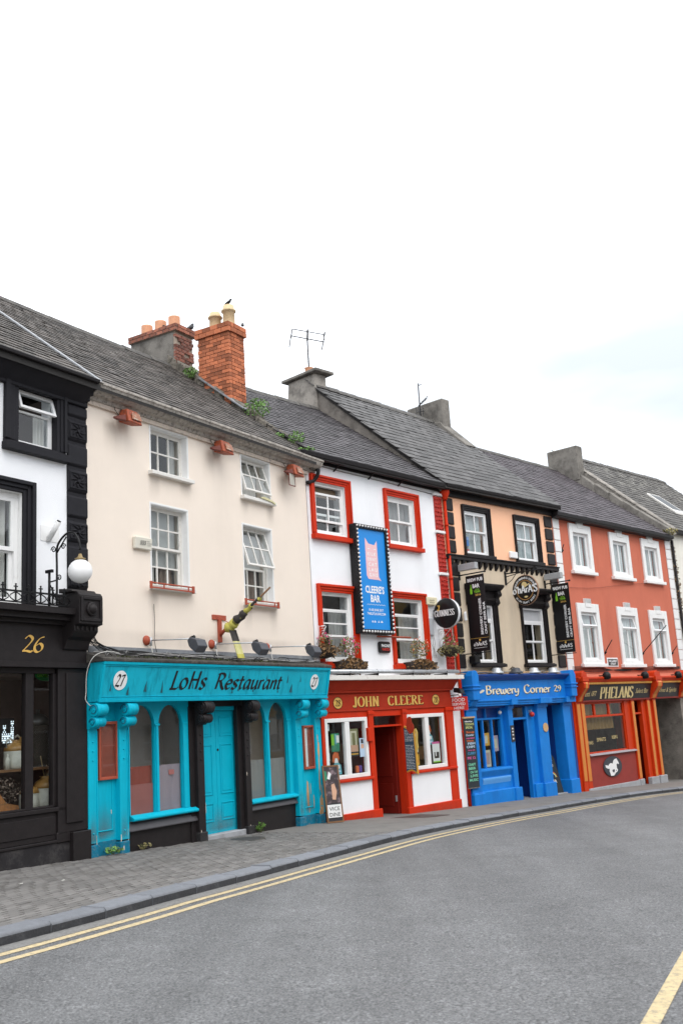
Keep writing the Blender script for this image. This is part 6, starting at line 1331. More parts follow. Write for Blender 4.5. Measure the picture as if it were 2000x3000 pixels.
for (a, b, c, d), (e, f, g_, i) in zip(W29, [(.80, 2.04, 5.87, 7.28), (3.15, 4.41, 5.87, 7.25), (.72, 1.98, 3.0, 4.72), (3.08, 4.35, 3.0, 4.72)]):
    architrave(h, e, f, g_, i, a, b, c, d, BLACKP, sill=.07, pr=.075); wn = reveal(h, a, b, c, d, .15, BLACKP); wins.append(wn)
    mb = MB(); ring(mb, a+.012, b-.012, c+.012, d-.012, .045, .03, .13); obj('frame', mb, UPVC, wn)
for k in (0, 1):
    a, b, c, d = W29[k]; m_ = (c+d)/2+.02
    sash(wins[k], a+.057, b-.057, m_, d-.057, .04, 2, 1, .045, .04, UPVC); sash(wins[k], a+.057, b-.057, c+.057, m_+.03, .09, 2, 1, .045, .04, UPVC)
    curtain(wins[k], a+.1, b-.1, c+.1, d-.1, .20, mat('pale_teal_net', (.50, .55, .56), .9), waves=5)
obj('sticker', MB().box(1.03, 1.22, .135, .137, 6.2, 6.45), mat('blue_sticker', (.1, .25, .6), .5), wins[0])
obj('paper', MB().box(1.03, 1.20, .132, .134, 6.05, 6.12), mat('red_sticker', (.6, .15, .15), .5), wins[0])
for k in (2, 3):
    a, b, c, d = W29[k]
    obj('top_blind', MB().box(a+.06, b-.06, .11, .12, d-.36, d-.06), mat('silver_blind', (.45, .46, .48), .5), wins[k])
    obj('transom', MB().box(a+.057, b-.057, .055, .125, d-.42, d-.36), UPVC, wins[k])
    m_ = c+.58; sash(wins[k], a+.057, b-.057, m_, d-.42, .06, 2, 1, .045, .04, UPVC); sash(wins[k], a+.057, b-.057, c+.057, m_+.03, .09, 2, 1, .045, .04, UPVC)
# hooded lower windows
for (e, f) in ((.68, 2.02), (3.04, 4.39)):
    mb = MB(); mb.box(e+.08, f-.08, -.10, 0, 4.72, 4.80); mb.prof([(0, 5.14), (-.30, 5.14), (-.30, 5.08), (-.22, 5.02), (-.16, 4.98), (0, 4.98)], e-.02, f+.02); mb.box(e+.06, f-.06, -.06, 0, 4.80, 4.98); wh = obj('window_hood', mb, BLACKP, h, bev=.01); obj('window_sill', MB().box(e-.02, f+.02, -.16, 0, 2.97, 3.05), BLACKP, h, bev=.01)
    for x in (e, f-.16): mb = MB(); mb.prof([(0, 4.98), (-.19, 4.98), (-.20, 4.88), (-.11, 4.80), (-.13, 4.70), (-.07, 4.60), (0, 4.58)], x, x+.16); mb.lathe([(.07, x-.01), (.07, x+.17)], (0, -.135, 4.90), 12, 'x'); mb.lathe([(.045, x-.01), (.045, x+.17)], (0, -.085, 4.68), 10, 'x'); obj('hood_bracket', mb, BLACKP, wh, bev=.008)
mb = MB(); mb.box(0, 5.16, -.10, 0, 5.74, 5.87); mb.box(0, 5.16, -.13, 0, 5.83, 5.87); sc = obj('string_course', mb, BLACKP, h, bev=.01)
x = .12
while x < 5.05: obj('corbel', MB().prof([(0, 5.74), (-.09, 5.74), (-.07, 5.64), (0, 5.56)], x, x+.09), BLACKP, sc); x += .245
def quoins(h, u0, u1, zs, mt, pr=.045):
    for a, b in zs: obj('quoin', MB().box(u0, u1, -pr, .0, a, b), mt, h, bev=.03)
up = [(5.92+i*.375, 5.92+i*.375+.335) for i in range(4)]; lo = [(2.95+i*.395, 2.95+i*.395+.355) for i in range(7)]
quoins(h, .05, .44, up+lo, BLACKP); quoins(h, 4.73, 5.12, up+lo, BLACKP)
t = thing('alarm_box', F29, 2.79, 0, 5.97, 'white alarm box on the peach wall left of the right window', 'alarm box'); obj('case', MB().box(0, .36, -.08, 0, 0, .19), UPVC, t, bev=.02)
# ---- blue shopfront
fa = MB(); fa.box(.2, 4.98, -.16, .1, 2.13, 2.62); fa = obj('fascia', fa, BLUE, h)
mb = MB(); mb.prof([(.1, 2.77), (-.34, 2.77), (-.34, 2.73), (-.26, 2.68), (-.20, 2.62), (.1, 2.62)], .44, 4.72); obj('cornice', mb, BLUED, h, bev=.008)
mb = MB(); mb.box(.16, 5.02, -.22, .1, 2.085, 2.13); mb.box(.18, 5.0, -.19, .1, 2.02, 2.085); mb.box(.2, 4.98, -.17, .1, 1.97, 2.02)
for a, b in ((1.94, 2.22), (3.28, 3.84), (4.56, 5.04)): mb.box(a, b, -.26, -.17, 1.975, 2.135)
obj('moulding', mb, BLUE, h, bev=.008)
for u in (.19, 4.71):
    mb = MB(); mb.prism([(u, 2.13), (u+.28, 2.13), (u+.28, 2.74), (u+.22, 2.84), (u+.14, 2.87), (u+.06, 2.84), (u, 2.74)], -.36, .05); mb.box(u-.03, u+.31, -.39, .0, 2.46, 2.50); mb.box(u-.03, u+.31, -.39, .0, 2.38, 2.41); mb.prof([(0, 2.13), (-.32, 2.13), (-.22, 1.98), (0, 1.96)], u+.03, u+.25); obj('corner_block', mb, BLUE, h, bev=.012)
for k, (dx, dz, mt, y) in enumerate(((.02, -.022, PK, -.1615), (0, 0, LETC, -.166))):
    nm = 'lettering' if k else 'letter_shade'; pq = dict(thick=.17, thin=.06, ang=.5)
    place(pen('Brewery', **pq), fa, nm, mt, .98+dx, y, 2.27+dz, .215, w=1.46); place(pen('Corner', **pq), fa, nm, mt, 2.66+dx, y, 2.27+dz, .215, w=1.29); place(pen('29', **pq), fa, nm, mt, 4.12+dx, y, 2.29+dz, .16, w=.36)
obj('drum_emblem', disc(MB(), .57, -.168, 2.42, .11, .095, 24), LETC, fa); obj('drum_emblem', disc(MB(), .575, -.1695, 2.42, .07, .05, 20), PC, fa)
obj('stick_emblem', MB().prism([(.42, 2.17), (.66, 2.28), (.86, 2.33), (.92, 2.37), (.90, 2.39), (.82, 2.385), (.62, 2.30)], -.168, -.1605), LETC, fa)
for (u0, u1, w2) in ((.20, .62, .03), (1.98, 2.18, .06), (3.33, 3.79, .05), (4.60, 4.98, .04)):
    p = obj('pilaster', MB().box(u0, u1, -.08, .30, -.9, 1.97), BLUE, h, bev=.012); zb = -.10 if u0 > 1 else -.12
    obj('plinth_block', MB().hexa([(u0-w2,-.15,-.95),(u1+w2,-.15,-.95),(u1+w2,.28,-.95),(u0-w2,.28,-.95),(u0-w2+.01,-.14,zb-.02),(u1+w2-.01,-.14,zb-.02),(u1+w2-.01,.28,zb-.02),(u0-w2+.01,.28,zb-.02)]), BLUE, p, bev=.015)
    obj('capital', MB().box(u0-.02, u1+.02, -.11, .0, 1.88, 1.965), BLUE, p, bev=.01)
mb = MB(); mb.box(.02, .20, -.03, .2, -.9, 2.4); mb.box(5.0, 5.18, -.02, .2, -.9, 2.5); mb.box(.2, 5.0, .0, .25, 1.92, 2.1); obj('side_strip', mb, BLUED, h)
mb = MB(); mb.box(.62, 1.98, -.02, .3, -.9, .20); mb.box(.62, 1.98, .0, .3, .20, .43); rs = obj('stall_riser', mb, BLUE, h)
mb = MB(); mb.prof([(0, .43), (-.06, .42), (-.07, .37), (0, .22)], .62, 1.98); obj('sill', mb, BLUE, rs, bev=.01)
mb = MB(); mb.prof([(-.02, .20), (-.045, .19), (-.045, .15), (-.02, .04)], .70, 1.90); obj('riser_panel', mb, BLUEL, rs, bev=.008)
mb = MB(); mb.prof([(-.02, -.10), (-.10, -.12), (-.10, -.9), (-.02, -.9)], .24, 2.0); obj('riser_plinth', mb, BLUE, rs, bev=.01)
sw = MB(); sw.box(.62, .70, .10, .22, .43, 1.95); sw.box(1.86, 1.98, .10, .22, .43, 1.95); sw.box(.70, 1.86, .12, .20, 1.63, 1.68)
for x in (1.075, 1.47): sw.box(x, x+.055, .12, .20, .43, 1.63)
sw.box(1.25, 1.29, .12, .20, 1.68, 1.95); sw = obj('shop_window', sw, BLUE, h, bev=.006)
obj('top_panel', MB().box(.70, 1.86, .19, .23, 1.68, 1.95), BLUED, sw)
for a, b in ((.70, 1.075), (1.13, 1.47), (1.525, 1.86)): obj('pane', MB().box(a, b, .16, .165, .43, 1.63), SHOPGLASS, sw)
poster(F29, 1.15, .20, .98, .28, .32, PYE, [(.3, .2, .7, .8, PC)], 'ochre poster in the middle light of the blue shop window'); poster(F29, 1.14, .20, .45, .28, .42, PC, [(.15, .15, .85, .85, mat('poster_rose', (.42, .30, .28), .6))], 'pink menu sheet low in the blue shop window'); poster(F29, 1.54, .20, .82, .26, .40, mat('poster_mauve', (.45, .36, .40), .6), [(.2, .2, .8, .8, PC)], 'pale mauve menu sheet in the right light of the blue shop window')
poster(F29, .73, .22, .60, .3, .42, mat('poster_brown', (.10, .06, .045), .6), [(.1, .7, .9, .95, PC)], 'dark menu sheet in the left light of the blue shop window')
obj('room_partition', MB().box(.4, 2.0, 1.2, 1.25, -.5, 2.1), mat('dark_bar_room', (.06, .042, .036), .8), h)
# doorways
for a, b, dp, tl_ in ((2.18, 3.33, .75, 1.60), (3.79, 4.60, .70, 2.0)):
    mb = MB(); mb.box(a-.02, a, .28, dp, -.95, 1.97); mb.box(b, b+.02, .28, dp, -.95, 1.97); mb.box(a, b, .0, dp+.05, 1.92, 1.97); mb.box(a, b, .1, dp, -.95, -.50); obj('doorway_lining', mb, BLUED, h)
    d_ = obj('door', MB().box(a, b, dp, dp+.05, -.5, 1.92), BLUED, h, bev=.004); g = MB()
    for z0, z1 in ((-.3, .35), (.5, 1.45)):
        for q in (0, 1): x0 = a+.08+q*(b-a-.08)/2; ring(g, x0, x0+(b-a)/2-.12, z0, z1, .03, dp-.015, dp)
    obj('panel_mould', g, BLUED, d_, bev=.006)
mb = MB(); mb.box(2.18, 2.95, .02, .10, 1.58, 1.64); mb.box(2.90, 2.98, .0, .12, -.5, 1.92); tr = obj('door_frame', mb, BLUE, h, bev=.006); obj('transom_pane', MB().box(2.18, 2.90, .06, .065, 1.64, 1.9), SHOPGLASS, tr)
mb = MB(); mb.box(2.98, 3.33, .04, .10, -.12, 1.97); obj('side_panel', mb, BLUE, h, bev=.006); obj('panel_plinth', MB().box(2.96, 3.33, -.06, .1, -.95, -.11), BLUE, h, bev=.012)
obj('step', MB().box(2.18, 4.62, .02, .8, -.9, -.46), STONEG, h, bev=.01)
t = thing('round_wooden_plaque', F29, 3.63, -.085, 1.33, 'round wooden plaque on the blue pilaster between the doorways', 'plaque'); obj('disc', MB().lathe([(.12, -.015), (.12, .0)], (0, 0, 0), 24, 'y'), BAREW, t)
t = thing('red_bell', F29, 3.10, -.02, 1.70, 'small red bell under the blue lintel by the door', 'bell'); obj('dome', MB().ball((0, -.03, 0), .07, 12), mat('bell_red', (.5, .03, .02), .3), t); obj('bracket', MB().box(-.015, .015, -.02, .06, .04, .12), GALV, t)
t = thing('notice_board', F29, 2.0, -.085, 1.03, 'narrow black notice board with white marks on the blue pilaster left of the door', 'notice board'); obj('board', MB().box(0, .15, -.015, 0, 0, .42), PK, t); mb = MB()
for z in (.06, .16, .24, .32): mb.box(.045, .105, -.018, -.0155, z, z+.035)
obj('print', mb, PAPER, t)
t = thing('small_lamp', F29, 1.80, .06, 1.80, 'small white lamp in the corner of the blue shop window', 'lamp'); obj('shade', MB().ball((0, 0, 0), .05, 10), BULB, t)
# chalk menu on the pilaster
t = thing('tall_chalkboard', F29, .0, -.10, .03, 'tall narrow chalkboard with coloured writing on the left of the blue shopfront', 'chalkboard')
mb = MB(); mb.box(0, .43, -.03, .0, 0, 1.67); obj('board', mb, CHALK, t, bev=.004); obj('top_rail', MB().box(-.02, .45, -.045, .005, 1.67, 1.71), BAREW, t); obj('bottom_rail', MB().box(0, .43, -.035, 0, -.02, 0), CONC, t); rg = random.Random(14)
cy, cz_ = -.032, [(1.58, .03, PAPER, 'daily'), (1.50, .05, mat('chalk_yellow', (.55, .60, .22), .9), 'TODAYS'), (1.42, .055, MATS['chalk_yellow'], 'SPECIAL'), (1.31, .05, PO, 'Soup'), (1.24, .045, PL, 'Chowder'), (1.17, .04, PM, 'goats cheese'), (1.10, .045, PO, 'Wings'), (1.03, .055, PL, 'FISH'), (.95, .055, PL, 'CHIPS'), (.88, .035, PM, 'burger relish'), (.79, .06, mat('chalk_blue', (.06, .25, .45), .9), 'CURRY'), (.68, .06, PM, 'PIE 12'), (.52, .06, mat('chalk_mint', (.20, .58, .38), .9), 'CRAFT'), (.43, .06, MATS['chalk_mint'], 'BEER'), (.34, .055, MATS['chalk_mint'], 'ON TAP'), (.25, .06, MATS['chalk_mint'], 'LIVE'), (.15, .06, MATS['chalk_mint'], 'MUSIC')]
for z, hh, mt, s_ in cz_: font(t, s_, .21+rg.uniform(-.03, .03), cy, z, hh, mt, w=rg.uniform(.26, .36), align='C', bold=.03, name='chalk_writing')
# A-board inside the second doorway
p = F29.w(4.22, .16, 0); t = tag(empty('sandwich_board', (p.x, p.y, -.46), F29.rz-.25), 'black sandwich board with a rainbow arc standing in the blue doorway', 'sandwich board')
def tl2(pp): return Vector((pp.x, pp.y+.22*pp.z, pp.z))
mb = MB(); mb.xf = tl2; mb.prism([(-.26, 0), (.26, 0), (.20, .95), (.14, 1.02), (-.16, 1.02), (-.20, .95)], -.02, .01); obj('board', mb, CHALK, t)
for q, (r, mt) in enumerate(((.15, PR), (.135, PYE), (.12, PGREEN), (.105, PL))):
    mb = MB(); mb.xf = tl2
    for i in range(8): a0, a1 = math.pi*i/8, math.pi*(i+1)/8; mb.face([((r-.014)*math.cos(a0), -.023, .42+(r-.014)*math.sin(a0)), (r*math.cos(a0), -.023, .42+r*math.sin(a0)), (r*math.cos(a1), -.023, .42+r*math.sin(a1)), ((r-.014)*math.cos(a1), -.023, .42+(r-.014)*math.sin(a1))])
    obj('rainbow_band', mb, mt, t)
for s_, z in (('PINT', .80), ('OF', .68), ('BEER', .28)): font(t, s_, -.02, -.024+.22*z, z, .08, PAPER, w=.24, align='C', bold=.02, name='chalk_writing', tilt=-.22)
obj('leg', MB().box(-.24, .24, .44, .46, 0, .95), CHALK, t)
# round lamps on the blue cornice
for u, mt, lb in ((1.46, GALV, 'silver dome lamp on the blue cornice, leftmost of four'), (2.32, LAMPGR, 'dark dome lamp on the blue cornice'), (3.17, GALV, 'silver dome lamp on the blue cornice right of the dark one'), (4.10, GALV, 'silver dome lamp on the blue cornice next to the right corner block')):
    t = thing('dome_lamp', F29, u, -.2, 2.79, lb, 'lamp', 'dome lamps on the blue cornice'); obj('shade', MB().lathe([(.20, 0), (.19, .03), (.13, .07), (.12, .13), (.07, .15)], (0, 0, 0), 16), mt, t); obj('arm', MB().tube([(0, 0, .14), (.02, .1, .18), (.02, .2, .12)], .012, 5), IRON, t)
t = thing('cable_tangle', F29, 0, 0, 2.78, 'pale and dark cables trailing along the blue cornice', 'cables'); rg = random.Random(5)
for k in range(5):
    pts = [(x, -.05-.16*rg.random(), rg.uniform(0, .07)) for x in [(-.1+i*.5+rg.uniform(-.1, .1)) for i in range(10)]]; obj('cable', MB().tube(catmull(pts, 3), .009, 4), (CGR, BAREW, CBK)[k % 3], t)
# ---- projecting banners and the round sign
for u, lab in ((.48, 'tall black brew pub banner projecting from the beige wall, left of the round sign'), (4.45, 'tall black brew pub banner projecting at the right end of the beige wall')):
    t = thing('pub_banner', F29, u, -.50, 3.33, lab, 'banner', 'brew pub banners', turn=PERP)
    bn = obj('cloth', MB().box(-.29, .28, -.006, .006, 0, 1.95), SIGNBLK, t)
    obj('arm', MB().tube([(-.50, 0, 2.0), (.32, 0, 2.0)], .018, 6).tube([(-.49, 0, 1.88), (-.49, 0, 2.10)], .03, 6).ball((.33, 0, 2.0), .03, 8), IRON, t); obj('lower_arm', MB().tube([(-.50, 0, -.03), (.30, 0, -.03)], .014, 6), IRON, t)
    obj('hoop', MB().tube([(-.25, 0, 1.95), (-.25, 0, 2.0)], .008, 4).tube([(.25, 0, 1.95), (.25, 0, 2.0)], .008, 4), GALV, t)
    font(bn, 'BREW PUB', 0, -.008, 1.79, .085, LETW, w=.48, align='C', bold=.035)
    font(bn, 'BAR', .02, -.008, 1.62, .10, LETW, w=.22, align='C', bold=.035); font(bn, 'of the', .05, -.008, 1.56, .035, PGREEN, w=.12, align='C'); font(bn, 'YEAR', .04, -.008, 1.49, .06, PGREEN, w=.20, align='C', bold=.03); font(bn, '2016', .06, -.008, 1.41, .05, GOLD, w=.18, align='C', bold=.02)
    obj('bottle_emblem', MB().prism([(-.18, 1.47), (-.11, 1.47), (-.11, 1.58), (-.135, 1.65), (-.135, 1.71), (-.155, 1.71), (-.155, 1.65), (-.18, 1.58)], -.009, -.0065), PGREEN, bn)
    font(bn, 'BREWERY CORNER', .13, -.008, .42, .075, LETW, w=.93, bold=.03, vert=True); font(bn, 'CRAFT BEER BAR', .245, -.008, .42, .065, LETW, w=.82, bold=.03, vert=True)
    obj('rule', MB().box(-.29, .28, -.0085, -.0065, .335, .342), GOLD, bn)
    place(pen("o'hArA'S", .18, .08, .5), bn, 'lettering', LETW, 0, -.009, .145, .10, w=.42, align='C'); obj('rule', MB().box(-.2, .2, -.0085, -.0065, .09, .098), LETW, bn); obj('drum_emblem', disc(MB(), .0, -.009, .29, .03), GOLD, bn)
    t2 = thing('box_floodlight', F29, u, -.34, 3.33+2.10, 'grey box floodlight over the left brew pub banner' if u < 1 else 'grey box floodlight over the right brew pub banner', 'floodlight', 'box floodlights over the banners', turn=PERP); obj('housing', MB().box(-.28, .27, -.10, .04, 0, .17), mat('pale_grey_casing', (.36, .37, .38), .5, .08, 6, dirt=(.2, .2, .2), damt=.4, dscale=8), t2, bev=.01); obj('stem', MB().tube([(-.34, 0, .09), (-.28, 0, .09)], .02, 5), IRON, t2)
t = thing('round_pub_sign', F29, 2.53, -.63, 4.98, "round black sign lettered O'HARA'S hung from an iron scroll bracket", 'pub sign', turn=PERP)
R2 = .41
obj('rim', MB().lathe([(R2-.02, -.03), (R2, -.025), (R2, .025), (R2-.02, .03)], (0, 0, 0), 40, 'y'), mat('copper_rim', (.30, .17, .10), .5), t)
f_ = obj('face', MB().lathe([(R2-.012, -.034), (.01, -.036)], (0, 0, 0), 40, 'y'), SIGNBLK, t)
obj('gold_ring', disc(MB(), 0, -.0375, 0, .275, None, 36, .90), mat('bronze_paint', (.32, .17, .06), .5), f_)
arc_text(f_, 'CARLOW BREWING COMPANY', 0, -.0378, 0, .30, .055, LETW, 166, 18); arc_text(f_, 'IRISH CRAFT BEERS', 0, -.0378, 0, .365, .055, LETW, 212, 328, True)
obj('drum_emblem', disc(MB(), -.01, -.0382, .15, .085, .075, 20), PALEGOLD, f_); obj('stick_emblem', MB().prism([(-.06, .045), (.03, .08), (.15, .14), (.17, .165), (.13, .165), (.02, .115)], -.039, -.038), PALEGOLD, f_); obj('drum_emblem', disc(MB(), .02, -.0385, -.185, .06, .025, 14), PALEGOLD, f_)
place(pen("o'hArA'S", .21, .09, .5), f_, 'lettering', LETW, 0, -.041, -.075, .20, w=.80, align='C')
mb = MB(); mb.tube([(-.61, 0, .53), (.62, 0, .49)], .018, 6); mb.tube([(-.61, 0, .44), (-.1, 0, .50)], .012, 5); mb.box(-.64, -.60, -.03, .03, .22, .60); mb.tube([(-.60, 0, .24), (-.4, 0, .34), (-.25, 0, .50)], .010, 5)
mb.tube([(.2+.35*q/10+.02, 0, .50+.09*math.sin(q*.5)) for q in range(11)], .012, 5)
for cx, cz in ((.35, .55), (.52, .43), (.0, .57)): mb.tube([(cx+.06*(1-q/16)*math.cos(q*.7), 0, cz+.06*(1-q/16)*math.sin(q*.7)) for q in range(14)], .010, 5)
mb.tube([(.0, 0, .50), (.0, 0, .40)], .01, 5)
obj('scroll_bracket', mb, IRON, t)
t = thing('wall_speaker', F29, .62, -.05, 3.15, 'small black loudspeaker on the beige wall by the left banner foot', 'loudspeaker'); obj('case', MB().box(-.1, .12, -.22, 0, -.1, .1), IRON, t, bev=.02)
t = thing('camera_box', F29, .50, -.02, 4.15, 'small white fitting on the beige wall between quoins and banner', 'fitting'); obj('case', MB().hexa([(0,-.06,0),(.09,-.06,.02),(.09,0,.02),(0,0,0),(0,-.06,.2),(.06,-.06,.26),(.06,0,.26),(0,0,.2)]), UPVC, t, bev=.01)
# ================================================================== terracotta house with orange shopfront
h = thing('terraced_house', F30, 0, 0, 0, 'terracotta house with white window surrounds and orange red pub front', 'house')
outs = [(.85, 2.13, 5.75, 7.31), (3.31, 4.62, 5.73, 7.27), (5.48, 6.79, 5.74, 7.27), (.82, 2.10, 2.96, 4.87), (3.27, 4.60, 2.95, 4.86), (5.42, 6.70, 2.96, 4.84)]
W30 = [(e+.185, f-.185, g+.21, i-.27) for e, f, g, i in outs]
obj('wall', wall(MB(), -.03, 7.74, 2.55, 7.55, W30, 0, .35), TERRA, h)
shell(h, -.03, 7.74, -1.2, 7.5)
roof(h, F30, -.03, 7.35, -.26, 7.50, 4.0, 10.82, 10.82, SLATEP, n_ind=200, seed=41, cw=.28, ch=.22, wedge=0)
mb = MB(); mb.box(-.03, 7.7, -.05, 0, 7.36, 7.47); mb.prof([(-.05, 7.36), (-.20, 7.36), (-.28, 7.40), (-.29, 7.49), (-.05, 7.51)], -.12, 7.55); obj('gutter', mb, GUTBK, h, bev=.01)
mb = MB(); n = 8
for i in range(n):
    y0, y1 = -.22+4.2*i/n, -.22+4.2*(i+1)/n; z0, z1 = 7.50+.80*(y0+.22), 7.50+.80*(y1+.22); mb.hexa([(7.32, y0, z0-.1), (7.72, y0, z0-.1), (7.72, y1, z1-.1), (7.32, y1, z1-.1), (7.34, y0, z0+.28), (7.72, y0, z0+.28), (7.72, y1, z1+.28+.02*i), (7.34, y1, z1+.28+.02*i)])
obj('gable_parapet', mb, CONC, h, bev=.02)
ch = obj('chimney', MB().box(7.30, 7.72, 2.95, 4.25, 10.2, 11.55), CONC, h, bev=.03); ch['label'] = 'small plain grey chimney against the lichened roof'
wins = []
for k, ((a, b, c, d), (e, f, g, i)) in enumerate(zip(W30, outs)):
    m_ = (e+f)/2; mb = MB(); mb.prism([(e, g+.10), (a, g+.10), (a, i), (e, i)], -.06, .0); mb.prism([(b, g+.10), (f, g+.10), (f, i), (b, i)], -.06, 0); mb.box(a, b, -.06, 0, d, i); mb.box(m_-.17, m_+.19, -.075, -.06, i-.12, i+.15); mb.box(m_-.17, m_+.19, -.075, 0, i, i+.15); mb.box(a, b, -.06, 0, g+.10, c)
    mb.box(e-.07, f+.07, -.13, 0, g, g+.10); obj('window_surround', mb, WHITEP, h, bev=.01)
    wn = reveal(h, a, b, c, d, .14, WHITEP); wins.append(wn); mb = MB(); ring(mb, a+.012, b-.012, c+.012, d-.012, .04, .02, .11); obj('frame', mb, UPVC, wn)
    if k < 3: sash(wn, a+.05, b-.05, c+.05, d-.05, .03, 2, 1, .035, .06, UPVC)
    else: sash(wn, a+.05, b-.05, c+.05, d-.42, .03, 2, 1, .035, .06, UPVC); sash(wn, a+.03, b-.03, d-.42, d-.03, .02, 1, 1, .05, .03, UPVC, tilt=.22)
    curtain(wn, a+.08, b-.08, c+.06, d-.06, .15, mat('pale_net', (.66, .68, .68), .9), waves=6)
def pale_quoins(h, u0, u1):
    z = 2.86
    while z < 7.25: obj('quoin', MB().box(u0, u1, -.035, 0, z, min(7.36, z+.335)), WHITEP, h, bev=.012); z += .35
pale_quoins(h, -.01, .33); pale_quoins(h, 7.33, 7.72)
obj('downpipe', MB().tube([(7.82, -.07, -1), (7.82, -.07, 7.4)], .05, 8), GUTBK, h)
# ---- orange red shopfront
FS = lambda z: -.10-.25*(z-1.97)
def fsh(p): return Vector((p.x, p.y-.25*(p.z-1.97), p.z))
def fbox(*b): mb = MB(); mb.xf = fsh; mb.box(*b); return mb
obj('shop_wall', wall(MB(), -.0, 4.95, -1.2, 1.97, [(.62, 3.02, .47, 1.93), (3.58, 4.42, -1.2, 1.93)], -.03, .15), ORANGE, h)
mb = MB(); mb.box(.0, 5.05, -.06, .15, 1.97, 2.6); mb.box(5.05, 7.74, -.06, .4, 1.97, 2.6); obj('fascia_backing', mb, ORANGE, h)
for a, b in ((.42, 4.62), (5.04, 6.68)):
    fb = obj('fascia', fbox(a, b, -.10, -.02, 1.99, 2.44), SIGNGRY, h)
    m2 = MB(); m2.xf = fsh; m2.box(a, b, -.125, -.02, 1.945, 1.99); obj('fascia_moulding', m2, MAROON, fb, bev=.005)
    m2 = MB(); m2.xf = fsh; m2.box(a, b, -.13, -.02, 2.44, 2.50); g = obj('dentil_band', m2, AMBER, fb)
    x = a+.04; dn = MB(); dn.xf = fsh
    while x < b-.05: dn.box(x, x+.045, -.15, -.13, 2.45, 2.495); x += .09
    obj('dentil_row', dn, GOLD, g)
    if a < 1:
        place(pen('PHELANS', .20, .05, 0, serif=True), fb, 'lettering', PALEGOLD, 1.42, FS(2.03)-.006, 2.03, .325, w=2.06, tilt=.25)
        font(fb, 'Estd. 1877', .55, FS(2.10)-.005, 2.11, .15, PALEGOLD, w=.66, shear=.35, bold=.0, tilt=.25); font(fb, 'Select Bar', 3.62, FS(2.15)-.005, 2.15, .15, PALEGOLD, w=.84, shear=.35, bold=0, tilt=.25)
    else: font(fb, 'Wines & Spirits', 5.14, FS(2.15)-.005, 2.15, .15, PALEGOLD, w=1.32, shear=.35, bold=0, tilt=.25)
mb = MB(); mb.prof([(.1, 2.50), (-.26, 2.50), (-.30, 2.56), (-.34, 2.60), (-.34, 2.65), (.1, 2.70)], .0, 7.1); obj('cornice', mb, ORANGE, h, bev=.01)
mb = MB(); mb.prof([(0, 2.66), (-.20, 2.64), (0, 2.78)], .1, 7.0); obj('weathering', mb, TERRA, h)
for u0, u1 in ((.10, .42), (4.62, 5.04), (6.68, 7.05)):
    mb = MB(); mb.prof([(0, 2.52), (-.38, 2.52), (-.42, 2.46), (-.40, 2.34), (-.30, 2.22), (-.20, 2.10), (-.14, 1.96), (0, 1.92)], u0+.02, u1-.02); mb.box(u0-.01, u1+.01, -.40, 0, 2.52, 2.66); mb.prism([(u0, 2.66), (u1, 2.66), (u1-.03, 2.78), ((u0+u1)/2, 2.84), (u0+.03, 2.78)], -.36, -.04)
    c = obj('console', mb, ORANGE, h, bev=.012); m2 = MB(); m2.prof([(-.405, 2.50), (-.425, 2.46), (-.405, 2.34), (-.305, 2.22), (-.205, 2.10), (-.15, 1.98), (-.14, 1.98), (-.19, 2.10), (-.29, 2.22), (-.39, 2.34), (-.41, 2.46)], u0+.10, u1-.10); obj('console_face', m2, AMBER, c)
for u0, u1, zb in ((.09, .32, -.24), (.34, .56, -.26), (3.37, 3.57, -.40), (4.42, 4.62, -.42), (4.83, 5.03, -.42)):
    p = obj('pilaster', MB().box(u0, u1, -.09, .02, -1.2, 1.95), ORANGE, h, bev=.008); obj('pilaster_panel', MB().box(u0+.025, u1-.03, -.10, -.09, zb, 1.90), AMBER, p, bev=.005)
obj('stall_riser', MB().box(.57, 3.36, -.05, .0, -.46, .42), MAROON, h); obj('sill', MB().hexa([(.57,-.13,.42),(3.37,-.13,.42),(3.37,0,.42),(.57,0,.42),(.57,-.11,.45),(3.37,-.11,.45),(3.37,0,.48),(.57,0,.48)]), mat('mauve_grey_stone', (.33, .30, .32), .8, .1, 6), h, bev=.006)
sw = MB(); ring(sw, .62, 3.02, .47, 1.93, .05, .0, .08); sw.box(.67, 2.97, .0, .07, 1.50, 1.56)
for x in (1.22, 2.08): sw.box(x, x+.09, .0, .07, 1.56, 1.88)
sw = obj('shop_window', sw, ORANGE, h, bev=.005); obj('pane', MB().box(.67, 2.97, .03, .035, .52, 1.50), SHOPGLASS, sw)
for a, b in ((.67, 1.22), (1.31, 2.08), (2.17, 2.97)): obj('pane', MB().box(a, b, .03, .035, 1.56, 1.88), SHOPGLASS, sw)
curtain(sw, .70, 2.5, 1.15, 1.88, .14, mat('ochre_curtain', (.20, .12, .035), .9), waves=9, amp=.02)
font(sw, 'SPIRITS', 1.25, .026, .80, .11, PALEGOLD, w=.52, bold=0); font(sw, 'WINES', .72, .026, .74, .10, PALEGOLD, w=.30, bold=0); font(sw, 'BEERS', 2.15, .026, .84, .10, PALEGOLD, w=.34, bold=0)
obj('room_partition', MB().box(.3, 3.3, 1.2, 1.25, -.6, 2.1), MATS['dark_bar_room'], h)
mb = MB(); mb.box(3.58, 4.42, .62, .66, -1.2, 1.95); mb.box(3.56, 3.58, .15, .66, -1.2, 1.95); mb.box(4.42, 4.44, .15, .66, -1.2, 1.95); mb.box(3.58, 4.42, .15, .66, 1.9, 1.95); obj('doorway_lining', mb, DKRED, h); obj('transom_bar', MB().box(3.58, 4.42, .02, .08, 1.50, 1.56), ORANGE, h, bev=.005)
